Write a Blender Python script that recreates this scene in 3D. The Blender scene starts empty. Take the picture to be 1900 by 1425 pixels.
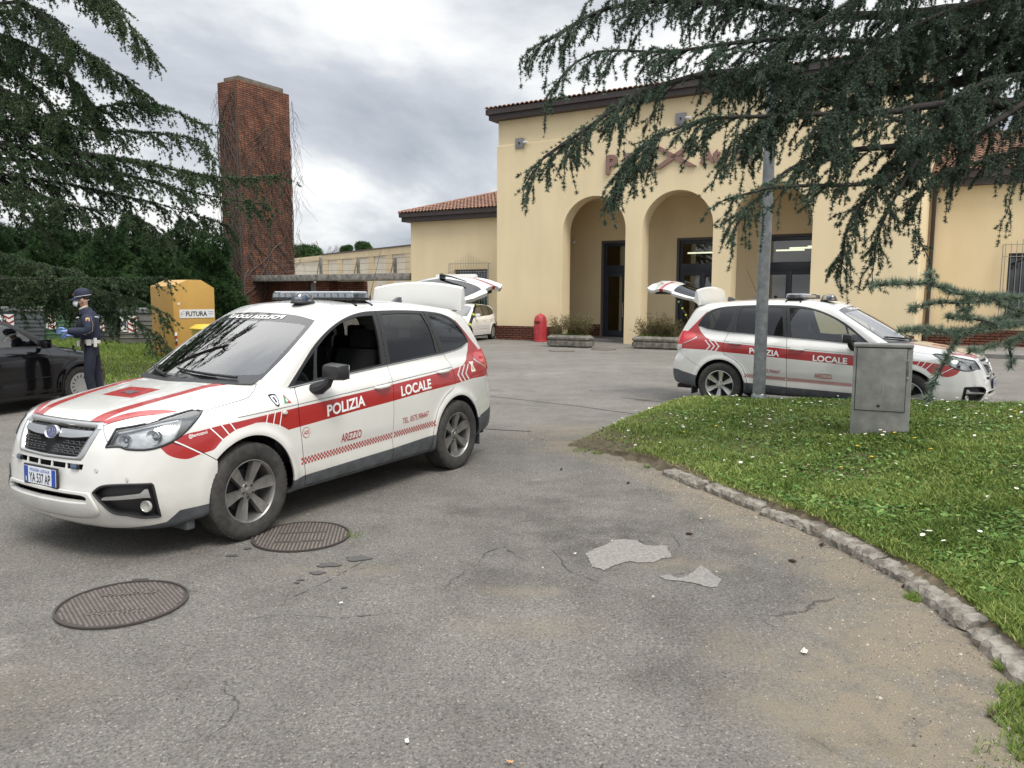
import bpy, math, random
import numpy as np
from mathutils import Vector, Matrix
from mathutils.geometry import delaunay_2d_cdt
R_ = math.radians
sc = bpy.context.scene
COL = sc.collection
rng = np.random.default_rng(7)
random.seed(7)
# ------------------------------------------------------------------ camera
CAMH, PITCH, ROLL, FPX = 1.726, R_(6.43), R_(0.17), 1438.0
cd = bpy.data.cameras.new('camera'); cam = bpy.data.objects.new('camera', cd); COL.objects.link(cam)
cd.sensor_fit = 'HORIZONTAL'; cd.sensor_width = 36; cd.lens = 36 * FPX / 1900
cd.clip_start = .05; cd.clip_end = 2000
cam.matrix_world = Matrix.Translation((0, 0, CAMH)) @ Matrix.Rotation(math.pi / 2 - PITCH, 4, 'X') @ Matrix.Rotation(ROLL, 4, 'Z')
sc.camera = cam
sc.cycles.use_denoising = True; sc.cycles.use_adaptive_sampling = False; sc.cycles.sample_clamp_indirect = 2.5; sc.cycles.diffuse_bounces = 6
# ------------------------------------------------------------------ light and sky
sc.view_settings.view_transform = 'Standard'; sc.view_settings.look = 'None'
sc.view_settings.gamma = 1; sc.view_settings.exposure = 0.62
SUN_EL, SUN_AZ = R_(58), R_(150)      # azimuth measured from +Y clockwise: light comes from behind the camera
wd = bpy.data.worlds.new('World'); sc.world = wd; wd.use_nodes = True
def build_world():
    nt = wd.node_tree; N = nt.nodes; L = nt.links; N.clear()
    out = N.new('ShaderNodeOutputWorld'); bg = N.new('ShaderNodeBackground'); L.new(bg.outputs[0], out.inputs[0])
    sky = N.new('ShaderNodeTexSky'); sky.sky_type = 'NISHITA'; sky.sun_disc = False
    sky.sun_elevation = SUN_EL; sky.sun_rotation = SUN_AZ; sky.dust_density = 2; sky.air_density = 1.0
    tc = N.new('ShaderNodeTexCoord')
    sep = N.new('ShaderNodeSeparateXYZ'); L.new(tc.outputs['Generated'], sep.inputs[0])
    # project the direction on a cloud deck: (x, y) / (z + .12)
    zz = N.new('ShaderNodeMath'); zz.operation = 'MAXIMUM'; zz.inputs[1].default_value = 0; L.new(sep.outputs[2], zz.inputs[0])
    za = N.new('ShaderNodeMath'); za.operation = 'ADD'; za.inputs[1].default_value = .22; L.new(zz.outputs[0], za.inputs[0])
    dx = N.new('ShaderNodeMath'); dx.operation = 'DIVIDE'; L.new(sep.outputs[0], dx.inputs[0]); L.new(za.outputs[0], dx.inputs[1])
    dy = N.new('ShaderNodeMath'); dy.operation = 'DIVIDE'; L.new(sep.outputs[1], dy.inputs[0]); L.new(za.outputs[0], dy.inputs[1])
    cb = N.new('ShaderNodeCombineXYZ'); L.new(dx.outputs[0], cb.inputs[0]); L.new(dy.outputs[0], cb.inputs[1])
    n1 = N.new('ShaderNodeTexNoise'); n1.inputs['Scale'].default_value = .85; n1.inputs['Detail'].default_value = 7; n1.inputs['Roughness'].default_value = .55
    n1.inputs['Distortion'].default_value = .25
    mp = N.new('ShaderNodeMapping'); mp.inputs['Location'].default_value = (3.1, 1.2, 0); mp.inputs['Scale'].default_value = (1.0, .75, 1)
    L.new(cb.outputs[0], mp.inputs[0]); L.new(mp.outputs[0], n1.inputs[0])
    r1 = N.new('ShaderNodeValToRGB'); L.new(n1.outputs[0], r1.inputs[0])
    e = r1.color_ramp.elements
    e[0].position = .36; e[0].color = (.30, .325, .365, 1); e[1].position = .57; e[1].color = (.72, .722, .715, 1)
    k = r1.color_ramp.elements.new(.47); k.color = (.43, .455, .49, 1)
    # overcast sky brightens towards the zenith
    gr = N.new('ShaderNodeMapRange'); gr.inputs['From Min'].default_value = .38; gr.inputs['From Max'].default_value = 1.0
    gr.inputs['To Min'].default_value = 1.0; gr.inputs['To Max'].default_value = 3.4; L.new(sep.outputs[2], gr.inputs[0])
    ml = N.new('ShaderNodeVectorMath'); ml.operation = 'SCALE'; L.new(r1.outputs[0], ml.inputs[0]); L.new(gr.outputs[0], ml.inputs['Scale'])
    sk = N.new('ShaderNodeVectorMath'); sk.operation = 'SCALE'; sk.inputs['Scale'].default_value = .09; L.new(sky.outputs[0], sk.inputs[0])
    mx = N.new('ShaderNodeMix'); mx.data_type = 'RGBA'; mx.inputs[0].default_value = .93
    L.new(sk.outputs[0], mx.inputs[6]); L.new(ml.outputs[0], mx.inputs[7])
    L.new(mx.outputs[2], bg.inputs[0]); bg.inputs[1].default_value = 1.0
build_world()
sl = bpy.data.lights.new('sun', 'SUN'); sl.energy = 1.7; sl.angle = R_(22); sl.color = (1, .94, .86)
so = bpy.data.objects.new('sun', sl); COL.objects.link(so)
so.rotation_euler = (math.pi / 2 - SUN_EL, 0, -SUN_AZ + math.pi)
so.rotation_euler = Vector((math.sin(SUN_AZ) * math.cos(SUN_EL), math.cos(SUN_AZ) * math.cos(SUN_EL), math.sin(SUN_EL))).to_track_quat('Z', 'Y').to_euler()

# ------------------------------------------------------------------ helpers
def W(px, py, d):
    """world point that the 1900x1425 photograph shows at (px, py), d metres out along Y"""
    a, b = (px - 950) / FPX, (py - 712.5) / FPX
    cp, sp = math.cos(PITCH), math.sin(PITCH)
    v = np.array([a, cp - b * sp, -sp - b * cp]); return v * (d / v[1]) + np.array([0, 0, CAMH])
def tag(o, label=None, cat=None, group=None, kind=None):
    if label: o['label'] = label
    if cat: o['category'] = cat
    if group: o['group'] = group
    if kind: o['kind'] = kind
    return o
def empty(name, loc=(0, 0, 0), rz=0, label=None, cat=None, group=None, kind=None):
    o = bpy.data.objects.new(name, None); COL.objects.link(o); o.location = loc; o.rotation_euler = (0, 0, rz)
    o.empty_display_size = .2
    return tag(o, label, cat, group, kind)
def link(name, me, parent=None):
    o = bpy.data.objects.new(name, me); COL.objects.link(o)
    if parent is not None: o.parent = parent
    return o
def mesh_np(name, V, F, mats, mi=None, smooth=False, normals=None):
    """F: (m,3) or (m,4) array, or list of lists"""
    me = bpy.data.meshes.new(name)
    V = np.asarray(V, np.float32)
    if isinstance(F, np.ndarray):
        k = F.shape[1]; m = len(F)
        me.vertices.add(len(V)); me.vertices.foreach_set('co', V.ravel())
        me.loops.add(m * k); me.loops.foreach_set('vertex_index', F.astype(np.int32).ravel())
        me.polygons.add(m); me.polygons.foreach_set('loop_start', np.arange(m, dtype=np.int32) * k)
        me.polygons.foreach_set('loop_total', np.full(m, k, np.int32))
        me.update(calc_edges=True); me.validate()
    else:
        me.from_pydata(V.tolist(), [], F); me.update()
    for mt in (mats if isinstance(mats, (list, tuple)) else [mats]): me.materials.append(mt)
    if mi is not None: me.polygons.foreach_set('material_index', np.asarray(mi, np.int32))
    if smooth: me.polygons.foreach_set('use_smooth', np.ones(len(me.polygons), bool))
    return me
class MB:
    """collects simple solids into one mesh"""
    def __init__(s): s.V = []; s.F = []; s.M = []; s.n = 0; s.sm = []
    def add(s, V, F, m=0, sm=False):
        s.V += [tuple(map(float, v)) for v in V]; s.F += [[i + s.n for i in f] for f in F]; s.M += [m] * len(F); s.sm += [sm] * len(F); s.n += len(V); return s
    def box(s, lo, hi, m=0, M=None):
        x0, y0, z0 = lo; x1, y1, z1 = hi
        V = [(x0, y0, z0), (x1, y0, z0), (x1, y1, z0), (x0, y1, z0), (x0, y0, z1), (x1, y0, z1), (x1, y1, z1), (x0, y1, z1)]
        if M is not None: V = [tuple(M @ Vector(v)) for v in V]
        return s.add(V, [[0, 3, 2, 1], [4, 5, 6, 7], [0, 1, 5, 4], [1, 2, 6, 5], [2, 3, 7, 6], [3, 0, 4, 7]], m)
    def prism(s, poly, y0, y1, m=0, M=None, tf=None):
        """poly in (x,z), extruded along y"""
        n = len(poly)
        V = [(p[0], y0, p[1]) for p in poly] + [(p[0], y1, p[1]) for p in poly]
        if tf: V = [tf(v) for v in V]
        if M is not None: V = [tuple(M @ Vector(v)) for v in V]
        return s.add(V, [list(range(n)), list(range(2 * n - 1, n - 1, -1))] + [[i, i + n, (i + 1) % n + n, (i + 1) % n] for i in range(n)], m)
    def tube(s, pts, rad, m=0, k=8, cap=True, closed=False):
        P = [Vector(p) for p in pts]; n = len(P)
        rad = [rad] * n if isinstance(rad, (int, float)) else rad
        up = None; V = []; F = []
        for i, p in enumerate(P):
            a = P[(i - 1) % n] if closed or i > 0 else P[i]; b = P[(i + 1) % n] if closed or i < n - 1 else P[i]
            t = (b - a).normalized()
            if up is None:
                up = Vector((0, 0, 1)) if abs(t.z) < .9 else Vector((1, 0, 0))
            u = (up - t * up.dot(t)); u = u.normalized() if u.length > 1e-6 else t.orthogonal().normalized()
            w = t.cross(u); up = u
            for j in range(k):
                an = 2 * math.pi * j / k; V.append(p + (u * math.cos(an) + w * math.sin(an)) * rad[i])
        for i in range(n if closed else n - 1):
            for j in range(k):
                a = i * k + j; b = i * k + (j + 1) % k; c = ((i + 1) % n) * k + (j + 1) % k; d = ((i + 1) % n) * k + j
                F.append([a, b, c, d])
        if cap and not closed: F += [list(range(k - 1, -1, -1)), list(range((n - 1) * k, n * k))]
        return s.add(V, F, m, True)
    def lathe(s, prof, m=0, k=32, M=None, axis='z', closed=False):
        """prof: (r, h)"""
        V = []; n = len(prof)
        for i in range(k):
            an = 2 * math.pi * i / k; c, si = math.cos(an), math.sin(an)
            for r, h in prof:
                V.append((r * c, r * si, h) if axis == 'z' else (r * c, h, r * si))
        if M is not None: V = [tuple(M @ Vector(v)) for v in V]
        F = []
        for i in range(k):
            for j in range(n if closed else n - 1):
                a = i * n + j; b = ((i + 1) % k) * n + j; c = ((i + 1) % k) * n + (j + 1) % n; d = i * n + (j + 1) % n
                F.append([a, b, c, d] if axis == 'z' else [d, c, b, a])
        return s.add(V, F, m, True)
    def build(s, name, mats, parent=None, bevel=0, sharp=35):
        me = bpy.data.meshes.new(name); me.from_pydata(s.V, [], s.F); me.update()
        for mt in (mats if isinstance(mats, (list, tuple)) else [mats]): me.materials.append(mt)
        me.polygons.foreach_set('material_index', s.M)
        import bmesh
        bm = bmesh.new(); bm.from_mesh(me)
        bmesh.ops.remove_doubles(bm, verts=bm.verts, dist=1e-5)
        bmesh.ops.recalc_face_normals(bm, faces=bm.faces)
        if bevel:
            es = [e for e in bm.edges if len(e.link_faces) == 2 and e.calc_face_angle(0) > R_(sharp)]
            if es: bmesh.ops.bevel(bm, geom=es, offset=bevel, segments=2, profile=.6, affect='EDGES', clamp_overlap=True)
        for f in bm.faces: f.smooth = True
        for e in bm.edges:
            if len(e.link_faces) != 2 or e.calc_face_angle(0) > R_(sharp if not bevel else 50): e.smooth = False
        bm.to_mesh(me); bm.free(); me.update()
        return link(name, me, parent)
# ------------------------------------------------------------------ materials
MT = {}
def bsdf(m): return m.node_tree.nodes['Principled BSDF']
def mat(name, col, rough=.5, metal=0, spec=.5, noise=None, bump=None, coat=0, emit=None, alpha=None, trans=None):
    """noise: (scale, amount, (second colour)) mottles the base colour; bump: (scale, strength)"""
    if name in MT: return MT[name]
    m = bpy.data.materials.new(name); m.use_nodes = True; nt = m.node_tree; b = bsdf(m)
    b.inputs['Base Color'].default_value = (*col, 1); b.inputs['Roughness'].default_value = rough
    b.inputs['Metallic'].default_value = metal; b.inputs['Specular IOR Level'].default_value = spec
    if coat: b.inputs['Coat Weight'].default_value = coat; b.inputs['Coat Roughness'].default_value = .03
    if emit: b.inputs['Emission Color'].default_value = (*emit[0], 1); b.inputs['Emission Strength'].default_value = emit[1]
    if trans: b.inputs['Transmission Weight'].default_value = trans
    tc = None
    if noise or bump:
        tc = nt.nodes.new('ShaderNodeTexCoord')
    if noise:
        n = nt.nodes.new('ShaderNodeTexNoise'); n.inputs['Scale'].default_value = noise[0]; n.inputs['Detail'].default_value = 8; n.inputs['Roughness'].default_value = .6
        nt.links.new(tc.outputs['Object'], n.inputs[0])
        r = nt.nodes.new('ShaderNodeValToRGB'); r.color_ramp.elements[0].position = .38; r.color_ramp.elements[1].position = .64
        nt.links.new(n.outputs[0], r.inputs[0])
        c2 = noise[2] if len(noise) > 2 else tuple(c * (1 - noise[1]) for c in col)
        r.color_ramp.elements[0].color = (*c2, 1); r.color_ramp.elements[1].color = (*col, 1)
        nt.links.new(r.outputs[0], b.inputs['Base Color'])
    if bump:
        n = nt.nodes.new('ShaderNodeTexNoise'); n.inputs['Scale'].default_value = bump[0]; n.inputs['Detail'].default_value = 5
        nt.links.new(tc.outputs['Object'], n.inputs[0])
        bp = nt.nodes.new('ShaderNodeBump'); bp.inputs['Strength'].default_value = bump[1]; bp.inputs['Distance'].default_value = .01
        nt.links.new(n.outputs[0], bp.inputs['Height']); nt.links.new(bp.outputs[0], b.inputs['Normal'])
    MT[name] = m; return m
def glassmat(name, tint, rough=.0, refl=.9, k=2.1):
    """thin window pane: tinted transparency under a fresnel reflection"""
    if name in MT: return MT[name]
    m = bpy.data.materials.new(name); m.use_nodes = True; nt = m.node_tree; N = nt.nodes; L = nt.links; N.clear()
    o = N.new('ShaderNodeOutputMaterial'); mx = N.new('ShaderNodeMixShader'); t = N.new('ShaderNodeBsdfTransparent'); g = N.new('ShaderNodeBsdfGlossy')
    t.inputs[0].default_value = (*tint, 1); g.inputs['Roughness'].default_value = rough; g.inputs[0].default_value = (refl, refl, refl, 1)
    f = N.new('ShaderNodeFresnel'); f.inputs[0].default_value = 1.52
    mm = N.new('ShaderNodeMath'); mm.operation = 'MULTIPLY_ADD'; mm.inputs[1].default_value = k; mm.inputs[2].default_value = .02; mm.use_clamp = True
    L.new(f.outputs[0], mm.inputs[0]); L.new(mm.outputs[0], mx.inputs[0]); L.new(t.outputs[0], mx.inputs[1]); L.new(g.outputs[0], mx.inputs[2]); L.new(mx.outputs[0], o.inputs[0])
    MT[name] = m; return m
FONT = None
def text_mesh(txt, size, bold=0.0, spacing=1.0, xscale=1.0, align='LEFT'):
    """triangulated text in its own XY plane: (V (n,2), T (m,3))"""
    cu = bpy.data.curves.new('t', 'FONT'); cu.body = txt; cu.size = size; cu.offset = bold; cu.space_character = spacing
    cu.align_x = align; cu.resolution_u = 4; cu.fill_mode = 'FRONT'
    ob = bpy.data.objects.new('t', cu); COL.objects.link(ob)
    dg = bpy.context.evaluated_depsgraph_get(); me = bpy.data.meshes.new_from_object(ob.evaluated_get(dg))
    me.calc_loop_triangles()
    V = np.array([v.co[:2] for v in me.vertices], float).reshape(-1, 2); T = np.array([t.vertices[:] for t in me.loop_triangles], int).reshape(-1, 3)
    bpy.data.objects.remove(ob); bpy.data.curves.remove(cu); bpy.data.meshes.remove(me)
    V[:, 0] *= xscale
    return V, T
def flat_text(name, txt, size, M, mt, parent, bold=0, xscale=1., depth=0, align='CENTER', spacing=1.0):
    """text lying in the local XY plane of M; depth extrudes it along local +Z"""
    V, T = text_mesh(txt, size, bold, spacing, xscale, align)
    if not depth:
        P = [M @ Vector((a, b, 0)) for a, b in V]; me = mesh_np(name, np.array(P), T, mt); return link(name, me, parent)
    P = [M @ Vector((a, b, depth)) for a, b in V] + [M @ Vector((a, b, 0)) for a, b in V]; n = len(V)
    F = [list(t) for t in T.tolist()]
    ec = {}
    for t in T.tolist():
        for i in range(3):
            e = (t[i], t[(i + 1) % 3]); ec[e] = 1
    for (a, b) in ec:
        if (b, a) not in ec: F.append([b, a, a + n, b + n])
    return link(name, mesh_np(name, np.array(P), F, mt), parent)
# ================================================================== car bodies
def I(x,xs,ys):
    # smooth monotone-ish cubic (catmull) interpolation
    xs=np.asarray(xs,float); ys=np.asarray(ys,float); x=np.asarray(x,float)
    if xs[0]>xs[-1]: xs=xs[::-1]; ys=ys[::-1]
    m=np.gradient(ys,xs)
    d=np.diff(ys)/np.diff(xs)
    for i in range(1,len(xs)-1):
        if d[i-1]*d[i]<=0: m[i]=0
    i=np.clip(np.searchsorted(xs,x)-1,0,len(xs)-2); h=xs[i+1]-xs[i]; t=np.clip((x-xs[i])/h,0,1)
    return (2*t**3-3*t**2+1)*ys[i]+(t**3-2*t**2+t)*h*m[i]+(-2*t**3+3*t**2)*ys[i+1]+(t**3-t**2)*h*m[i+1]
def smax(a,b,k):
    h=np.maximum(k-np.abs(a-b),0)/k
    return np.maximum(a,b)+h*h*k*.25
def smin(a,b,k): return -smax(-a,-b,k)
SUV = dict(
 W=([-2.4,-2.2,-2.0,-1.8,-1.5,-1,0,1,1.5,1.8,2.0,2.2,2.35],[.72,.80,.842,.868,.884,.892,.896,.893,.887,.868,.84,.79,.72]),
 Wz=([.15,.25,.33,.42,.5,.62,.8,.9,.94,1.0,1.06,1.13,1.3],[-.10,-.035,-.012,-.004,-.006,-.004,-.006,-.012,-.018,-.034,-.056,-.095,-.2]),
 wheels=(1.32,-1.32,.345,.415), hollow=.014,
 cy=([0,.34,.52,.65,.75,.82,.88,1.0],[0,.028,.075,.15,.255,.39,.6,1.1]),
 xn=([.15,.22,.30,.36,.45,.52,.60,.68,.74,.83,.90,.96,1.05],[2.12,2.20,2.25,2.275,2.285,2.275,2.262,2.245,2.228,2.185,2.14,2.08,1.95]),
 H=([-2.4,-2.1,-1.8,-1.2,-.3,.9,1.1,1.25,1.5,1.8,2.0,2.12,2.25],[1.08,1.13,1.165,1.15,1.115,1.075,1.09,1.085,1.05,1.0,.957,.922,.86]), Hc=.095, hx=.6,
 cr=([0,.4,.6,.7,.78,.86],[0,.065,.135,.18,.235,.34]),
 xr=([.15,.25,.34,.45,.58,.70,.80,.95,1.1,1.3,1.5,1.62,1.75],[-2.17,-2.26,-2.32,-2.355,-2.36,-2.35,-2.305,-2.29,-2.25,-2.14,-2.02,-1.95,-1.86]),
 zb=([-2.4,-2.1,-1.7,-1.6,1.7,1.9,2.3],[.38,.33,.27,.24,.24,.215,.235]),
 GW=([1.0,1.08,1.2,1.35,1.5,1.6,1.7],[.830,.803,.762,.708,.640,.585,.52]),
 ws=(1.28,1.52,.415,1.07,.52), R=([-2.1,-1.85,-1.5,-1,-.5,0,.3,.6],[1.56,1.612,1.652,1.688,1.698,1.683,1.650,1.59]), gz=.9, ridge=1)
def make_sdf(c):
    def f(p):
        x, y, z = p[..., 0], np.abs(p[..., 1]), p[..., 2]
        W = I(x, *c['W']) + I(z, *c['Wz'])
        if c['hollow']: W = W - c['hollow'] * np.exp(-((z - .47) / .10) ** 2) * np.clip(1 - np.abs(x) / .95, 0, 1) ** .5
        w1, w2, wz, wr = c['wheels']
        for cx in (w1, w2):
            r = np.hypot(x - cx, z - wz)
            W = W + .020 * np.exp(-((r - wr) / .05) ** 2) * np.clip((z - .1) / .2, 0, 1) * np.clip(1 - (r - .5) / .2, 0, 1)
        XN = I(z, *c['xn']) - I(y, *c['cy'])
        H = I(x, *c['H'])
        H = H - c['Hc'] * np.clip(y / .85, 0, 1) ** 3 * np.clip((x - c['hx']) / .6, 0, 1) - .02 * np.clip(y / .85, 0, 1) ** 3
        if c['ridge']: H = H + .008 * np.exp(-((y - .50) / .10) ** 2) * np.clip((x - 1.1) / .2, 0, 1) * np.clip((2.1 - x) / .2, 0, 1)
        XR = I(z, *c['xr']) + I(y, *c['cr'])
        d = smax(y - W, z - H, .13); d = smax(d, (x - XN) * .93, .085); d = smax(d, XR - x, .10); d = smax(d, I(x, *c['zb']) - z, .04)
        GW = I(z, *c['GW']) - .03 * np.clip(x, 0, 1) ** 2 - .035 * np.clip(-x - 1.0, 0, 1) ** 1.5
        a, b, e, z0, k = c['ws']; zz = z - z0
        XW = a - b * zz - e * zz * zz - k * y * y
        R = I(x, *c['R']) - .055 * np.clip(y / .6, 0, 1) ** 2.2
        if c['ridge']: R = R - .010 * np.exp(-((y - .545) / .012) ** 2) * (x < .2)
        g = smax(y - GW, z - R, .075); g = smax(g, (x - XW) / 1.85, .045); g = smax(g, (XR - x) * .93, .06); g = smax(g, c['gz'] - z, .02)
        return smin(d, g, .035)
    return f
def grad(f,p,e=1e-4):
    g=np.empty_like(p)
    for i in range(3):
        a=p.copy();a[...,i]+=e;b=p.copy();b[...,i]-=e
        g[...,i]=(f(a)-f(b))/(2*e)
    return g
def nets(f,lo,hi,h):
    lo=np.array(lo,float); n=np.ceil((np.array(hi)-lo)/h).astype(int)+1
    ax=[lo[i]+h*np.arange(n[i]) for i in range(3)]
    G=np.stack(np.meshgrid(*ax,indexing='ij'),-1); F=np.empty(G.shape[:3])
    for i in range(n[0]): F[i]=f(G[i])
    S=F<0
    c=[S[a:n[0]-1+a,b:n[1]-1+b,d:n[2]-1+d] for a in (0,1) for b in (0,1) for d in (0,1)]
    s=sum(x.astype(int) for x in c); act=(s>0)&(s<8)
    id_=-np.ones(act.shape,int); id_[act]=np.arange(act.sum())
    ii=np.argwhere(act)
    P=np.zeros((len(ii),3)); C=np.zeros(len(ii))
    off=[(a,b,d) for a in (0,1) for b in (0,1) for d in (0,1)]
    for A in range(8):
        for B in range(A+1,8):
            o1,o2=np.array(off[A]),np.array(off[B])
            if np.abs(o1-o2).sum()!=1: continue
            f1=F[tuple((ii+o1).T)]; f2=F[tuple((ii+o2).T)]; m=(f1<0)!=(f2<0)
            t=np.where(m,f1/(f1-f2+1e-30),0)
            P+=np.where(m[:,None],(ii+o1)+t[:,None]*(o2-o1),0); C+=m
    P=lo+h*P/C[:,None]
    Q=[]
    for axd in range(3):
        a=[slice(None)]*3; b=[slice(None)]*3; a[axd]=slice(0,-1); b[axd]=slice(1,None)
        m=S[tuple(a)]!=S[tuple(b)]; e=np.argwhere(m); o=[k for k in range(3) if k!=axd]
        ok=(e[:,o[0]]>0)&(e[:,o[1]]>0)&(e[:,o[0]]<n[o[0]]-1)&(e[:,o[1]]<n[o[1]]-1); e=e[ok]
        def cell(d0,d1):
            k=e.copy(); k[:,o[0]]-=d0; k[:,o[1]]-=d1; return id_[tuple(k.T)]
        q=np.stack([cell(1,1),cell(0,1),cell(0,0),cell(1,0)],1)
        ins=S[tuple(e.T)]
        fl=ins if axd!=1 else ~ins
        q[~fl]=q[~fl][:,::-1]; Q.append(q)
    Q=np.concatenate(Q)
    for _ in range(4):
        g=grad(f,P); gn=(g**2).sum(1)+1e-9; P=P-g*(f(P)/gn)[:,None].clip(-h,h)
    return P,Q
def sdf_poly(P, poly):
    """signed distance (negative inside) of points P (n,2) to a closed polygon"""
    poly = np.asarray(poly, float); n = len(P); d = np.full(n, 1e9); ins = np.zeros(n, bool)
    for i in range(len(poly)):
        a = poly[i]; b = poly[(i + 1) % len(poly)]; e = b - a; w = P - a
        t = np.clip((w @ e) / (e @ e + 1e-12), 0, 1); q = w - t[:, None] * e; d = np.minimum(d, (q ** 2).sum(1))
        c = (a[1] > P[:, 1]) != (b[1] > P[:, 1])
        with np.errstate(divide='ignore', invalid='ignore'):
            xi = a[0] + (P[:, 1] - a[1]) / (b[1] - a[1]) * e[0]
        ins ^= c & (P[:, 0] < xi)
    d = np.sqrt(d); return np.where(ins, -d, d)
def smooth_poly(pts, n=5):
    """closed Catmull-Rom through pts; a point given as (x, y, 1) stays a sharp corner"""
    out = []; m = len(pts); P = [np.array(p[:2], float) for p in pts]; S = [len(p) > 2 for p in pts]
    for i in range(m):
        p0, p1, p2, p3 = P[(i - 1) % m], P[i], P[(i + 1) % m], P[(i + 2) % m]
        if S[i]: p0 = p1
        if S[(i + 1) % m]: p3 = p2
        for k in range(n):
            t = k / n
            out.append(.5 * ((2 * p1) + (-p0 + p2) * t + (2 * p0 - 5 * p1 + 4 * p2 - p3) * t * t + (-p0 + 3 * p1 - 3 * p2 + p3) * t ** 3))
    return np.array(out)
class Skin:
    """triangulated body skin that can be cut along the zero line of any function"""
    def __init__(s, f, lo, hi, h):
        s.f = f; V, Q = nets(f, lo, hi, h); s.V = V
        s.T = np.concatenate([Q[:, [0, 1, 2]], Q[:, [0, 2, 3]]]); s.lab = np.zeros(len(s.T), int); s.mt = np.zeros(len(s.T), int)
    def copy(s):
        c = object.__new__(Skin); c.f = s.f; c.V = s.V.copy(); c.T = s.T.copy(); c.lab = s.lab.copy(); c.mt = s.mt.copy(); return c
    def cut(s, phi, reproj=True):
        v = phi(s.V); v = np.where(np.abs(v) < 1e-5, -1e-5, v); neg = v < 0; T = s.T; c = neg[T].sum(1); k = (c > 0) & (c < 3)
        if not k.any(): return
        Tc = T[k]; N = neg[Tc]; lone = np.where(N.sum(1) == 1, np.argmax(N, 1), np.argmin(N, 1))
        r = np.arange(len(Tc)); a = Tc[r, lone]; b = Tc[r, (lone + 1) % 3]; d = Tc[r, (lone + 2) % 3]
        E = np.concatenate([np.stack([a, b], 1), np.stack([a, d], 1)]); Es = np.sort(E, 1)
        U, inv = np.unique(Es, axis=0, return_inverse=True); inv = inv.ravel()
        va, vb = v[U[:, 0]], v[U[:, 1]]; t = (va / (va - vb))[:, None]
        NV = s.V[U[:, 0]] * (1 - t) + s.V[U[:, 1]] * t
        # refine the crossing
        A = s.V[U[:, 0]]; B = s.V[U[:, 1]]; lo = np.zeros(len(U)); hi = np.ones(len(U)); sa = va < 0
        for _ in range(9):
            m = (lo + hi) / 2; pm = phi(A + (B - A) * m[:, None]) < 0; lo = np.where(pm == sa, m, lo); hi = np.where(pm == sa, hi, m)
        NV = A + (B - A) * ((lo + hi) / 2)[:, None]
        if reproj:
            for _ in range(2):
                g = grad(s.f, NV); NV = NV - g * (s.f(NV) / ((g ** 2).sum(1) + 1e-9))[:, None].clip(-.01, .01)
        n0 = len(s.V); s.V = np.concatenate([s.V, NV]); ab = inv[:len(a)] + n0; ad = inv[len(a):] + n0
        new = np.concatenate([np.stack([a, ab, ad], 1), np.stack([ab, b, d], 1), np.stack([ab, d, ad], 1)])
        s.T = np.concatenate([T[~k], new]); s.lab = np.concatenate([s.lab[~k], np.tile(s.lab[k], 3)]); s.mt = np.concatenate([s.mt[~k], np.tile(s.mt[k], 3)])
    def inside(s, phi): return phi(s.V[s.T].mean(1)) < 0
    def region(s, phi, lab=None, mt=None, only=None, reproj=True):
        s.cut(phi, reproj); m = s.inside(phi)
        if only is not None: m &= np.isin(s.lab, only)
        if lab is not None: s.lab[m] = lab
        if mt is not None: s.mt[m] = mt
    def gap(s, phi, w=.0028, only=None):
        s.cut(lambda p: np.abs(phi(p)) - w); m = np.abs(phi(s.V[s.T].mean(1))) < w
        if only is not None: m &= np.isin(s.lab, only)
        s.lab[m] = 99
    def panel(s, labs, name, mats, parent, thick=.012, mirror=0, inner=None, off=0.0, side=1, rim=True):
        """mirror 0: this half only (side -1 flips it to the right); 1: both halves in one mesh"""
        m = np.isin(s.lab, labs); T = s.T[m]; mt = s.mt[m]
        if not len(T): return None
        u, inv = np.unique(T, return_inverse=True); T = inv.reshape(-1, 3); V = s.V[u]
        N = grad(s.f, V); N /= np.linalg.norm(N, axis=1)[:, None] + 1e-12
        P = V + N * off
        e = np.concatenate([T[:, [0, 1]], T[:, [1, 2]], T[:, [2, 0]]]); key = e[:, 0] * 10 ** 7 + e[:, 1]; rk = e[:, 1] * 10 ** 7 + e[:, 0]
        b = ~np.isin(key, rk)
        be = e[b]; be = be[~((np.abs(V[be[:, 0], 1]) < 1e-3) & (np.abs(V[be[:, 1], 1]) < 1e-3))]
        n = len(P); PV = [P]; TT = [T]; MI = [mt]; NN = [N[T].reshape(-1, 3)]
        if thick:
            ii = len(mats) - 1 if inner is None else inner
            PV.append(P - N * thick); TT.append(T[:, ::-1] + n); MI.append(np.full(len(T), ii)); NN.append(-N[T[:, ::-1]].reshape(-1, 3))
            if rim and len(be):
                r1 = np.stack([be[:, 1], be[:, 0], be[:, 0] + n], 1); r2 = np.stack([be[:, 1], be[:, 0] + n, be[:, 1] + n], 1)
                TT += [r1, r2]; mm = {}
                me_ = np.zeros(len(be), int)
                em = np.concatenate([mt, mt, mt])[b][~((np.abs(V[e[b][:, 0], 1]) < 1e-3) & (np.abs(V[e[b][:, 1], 1]) < 1e-3))]
                MI += [em, em]
                fn = np.cross(PVc(P, be[:, 0]) - PVc(P, be[:, 1]), PVc(P - N * thick, be[:, 0]) - PVc(P, be[:, 1])); fn /= np.linalg.norm(fn, axis=1)[:, None] + 1e-12
                NN += [np.repeat(fn, 3, 0)] * 2
        PV = np.concatenate(PV); TT = np.concatenate(TT); MI = np.concatenate(MI); NN = np.concatenate(NN)
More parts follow.
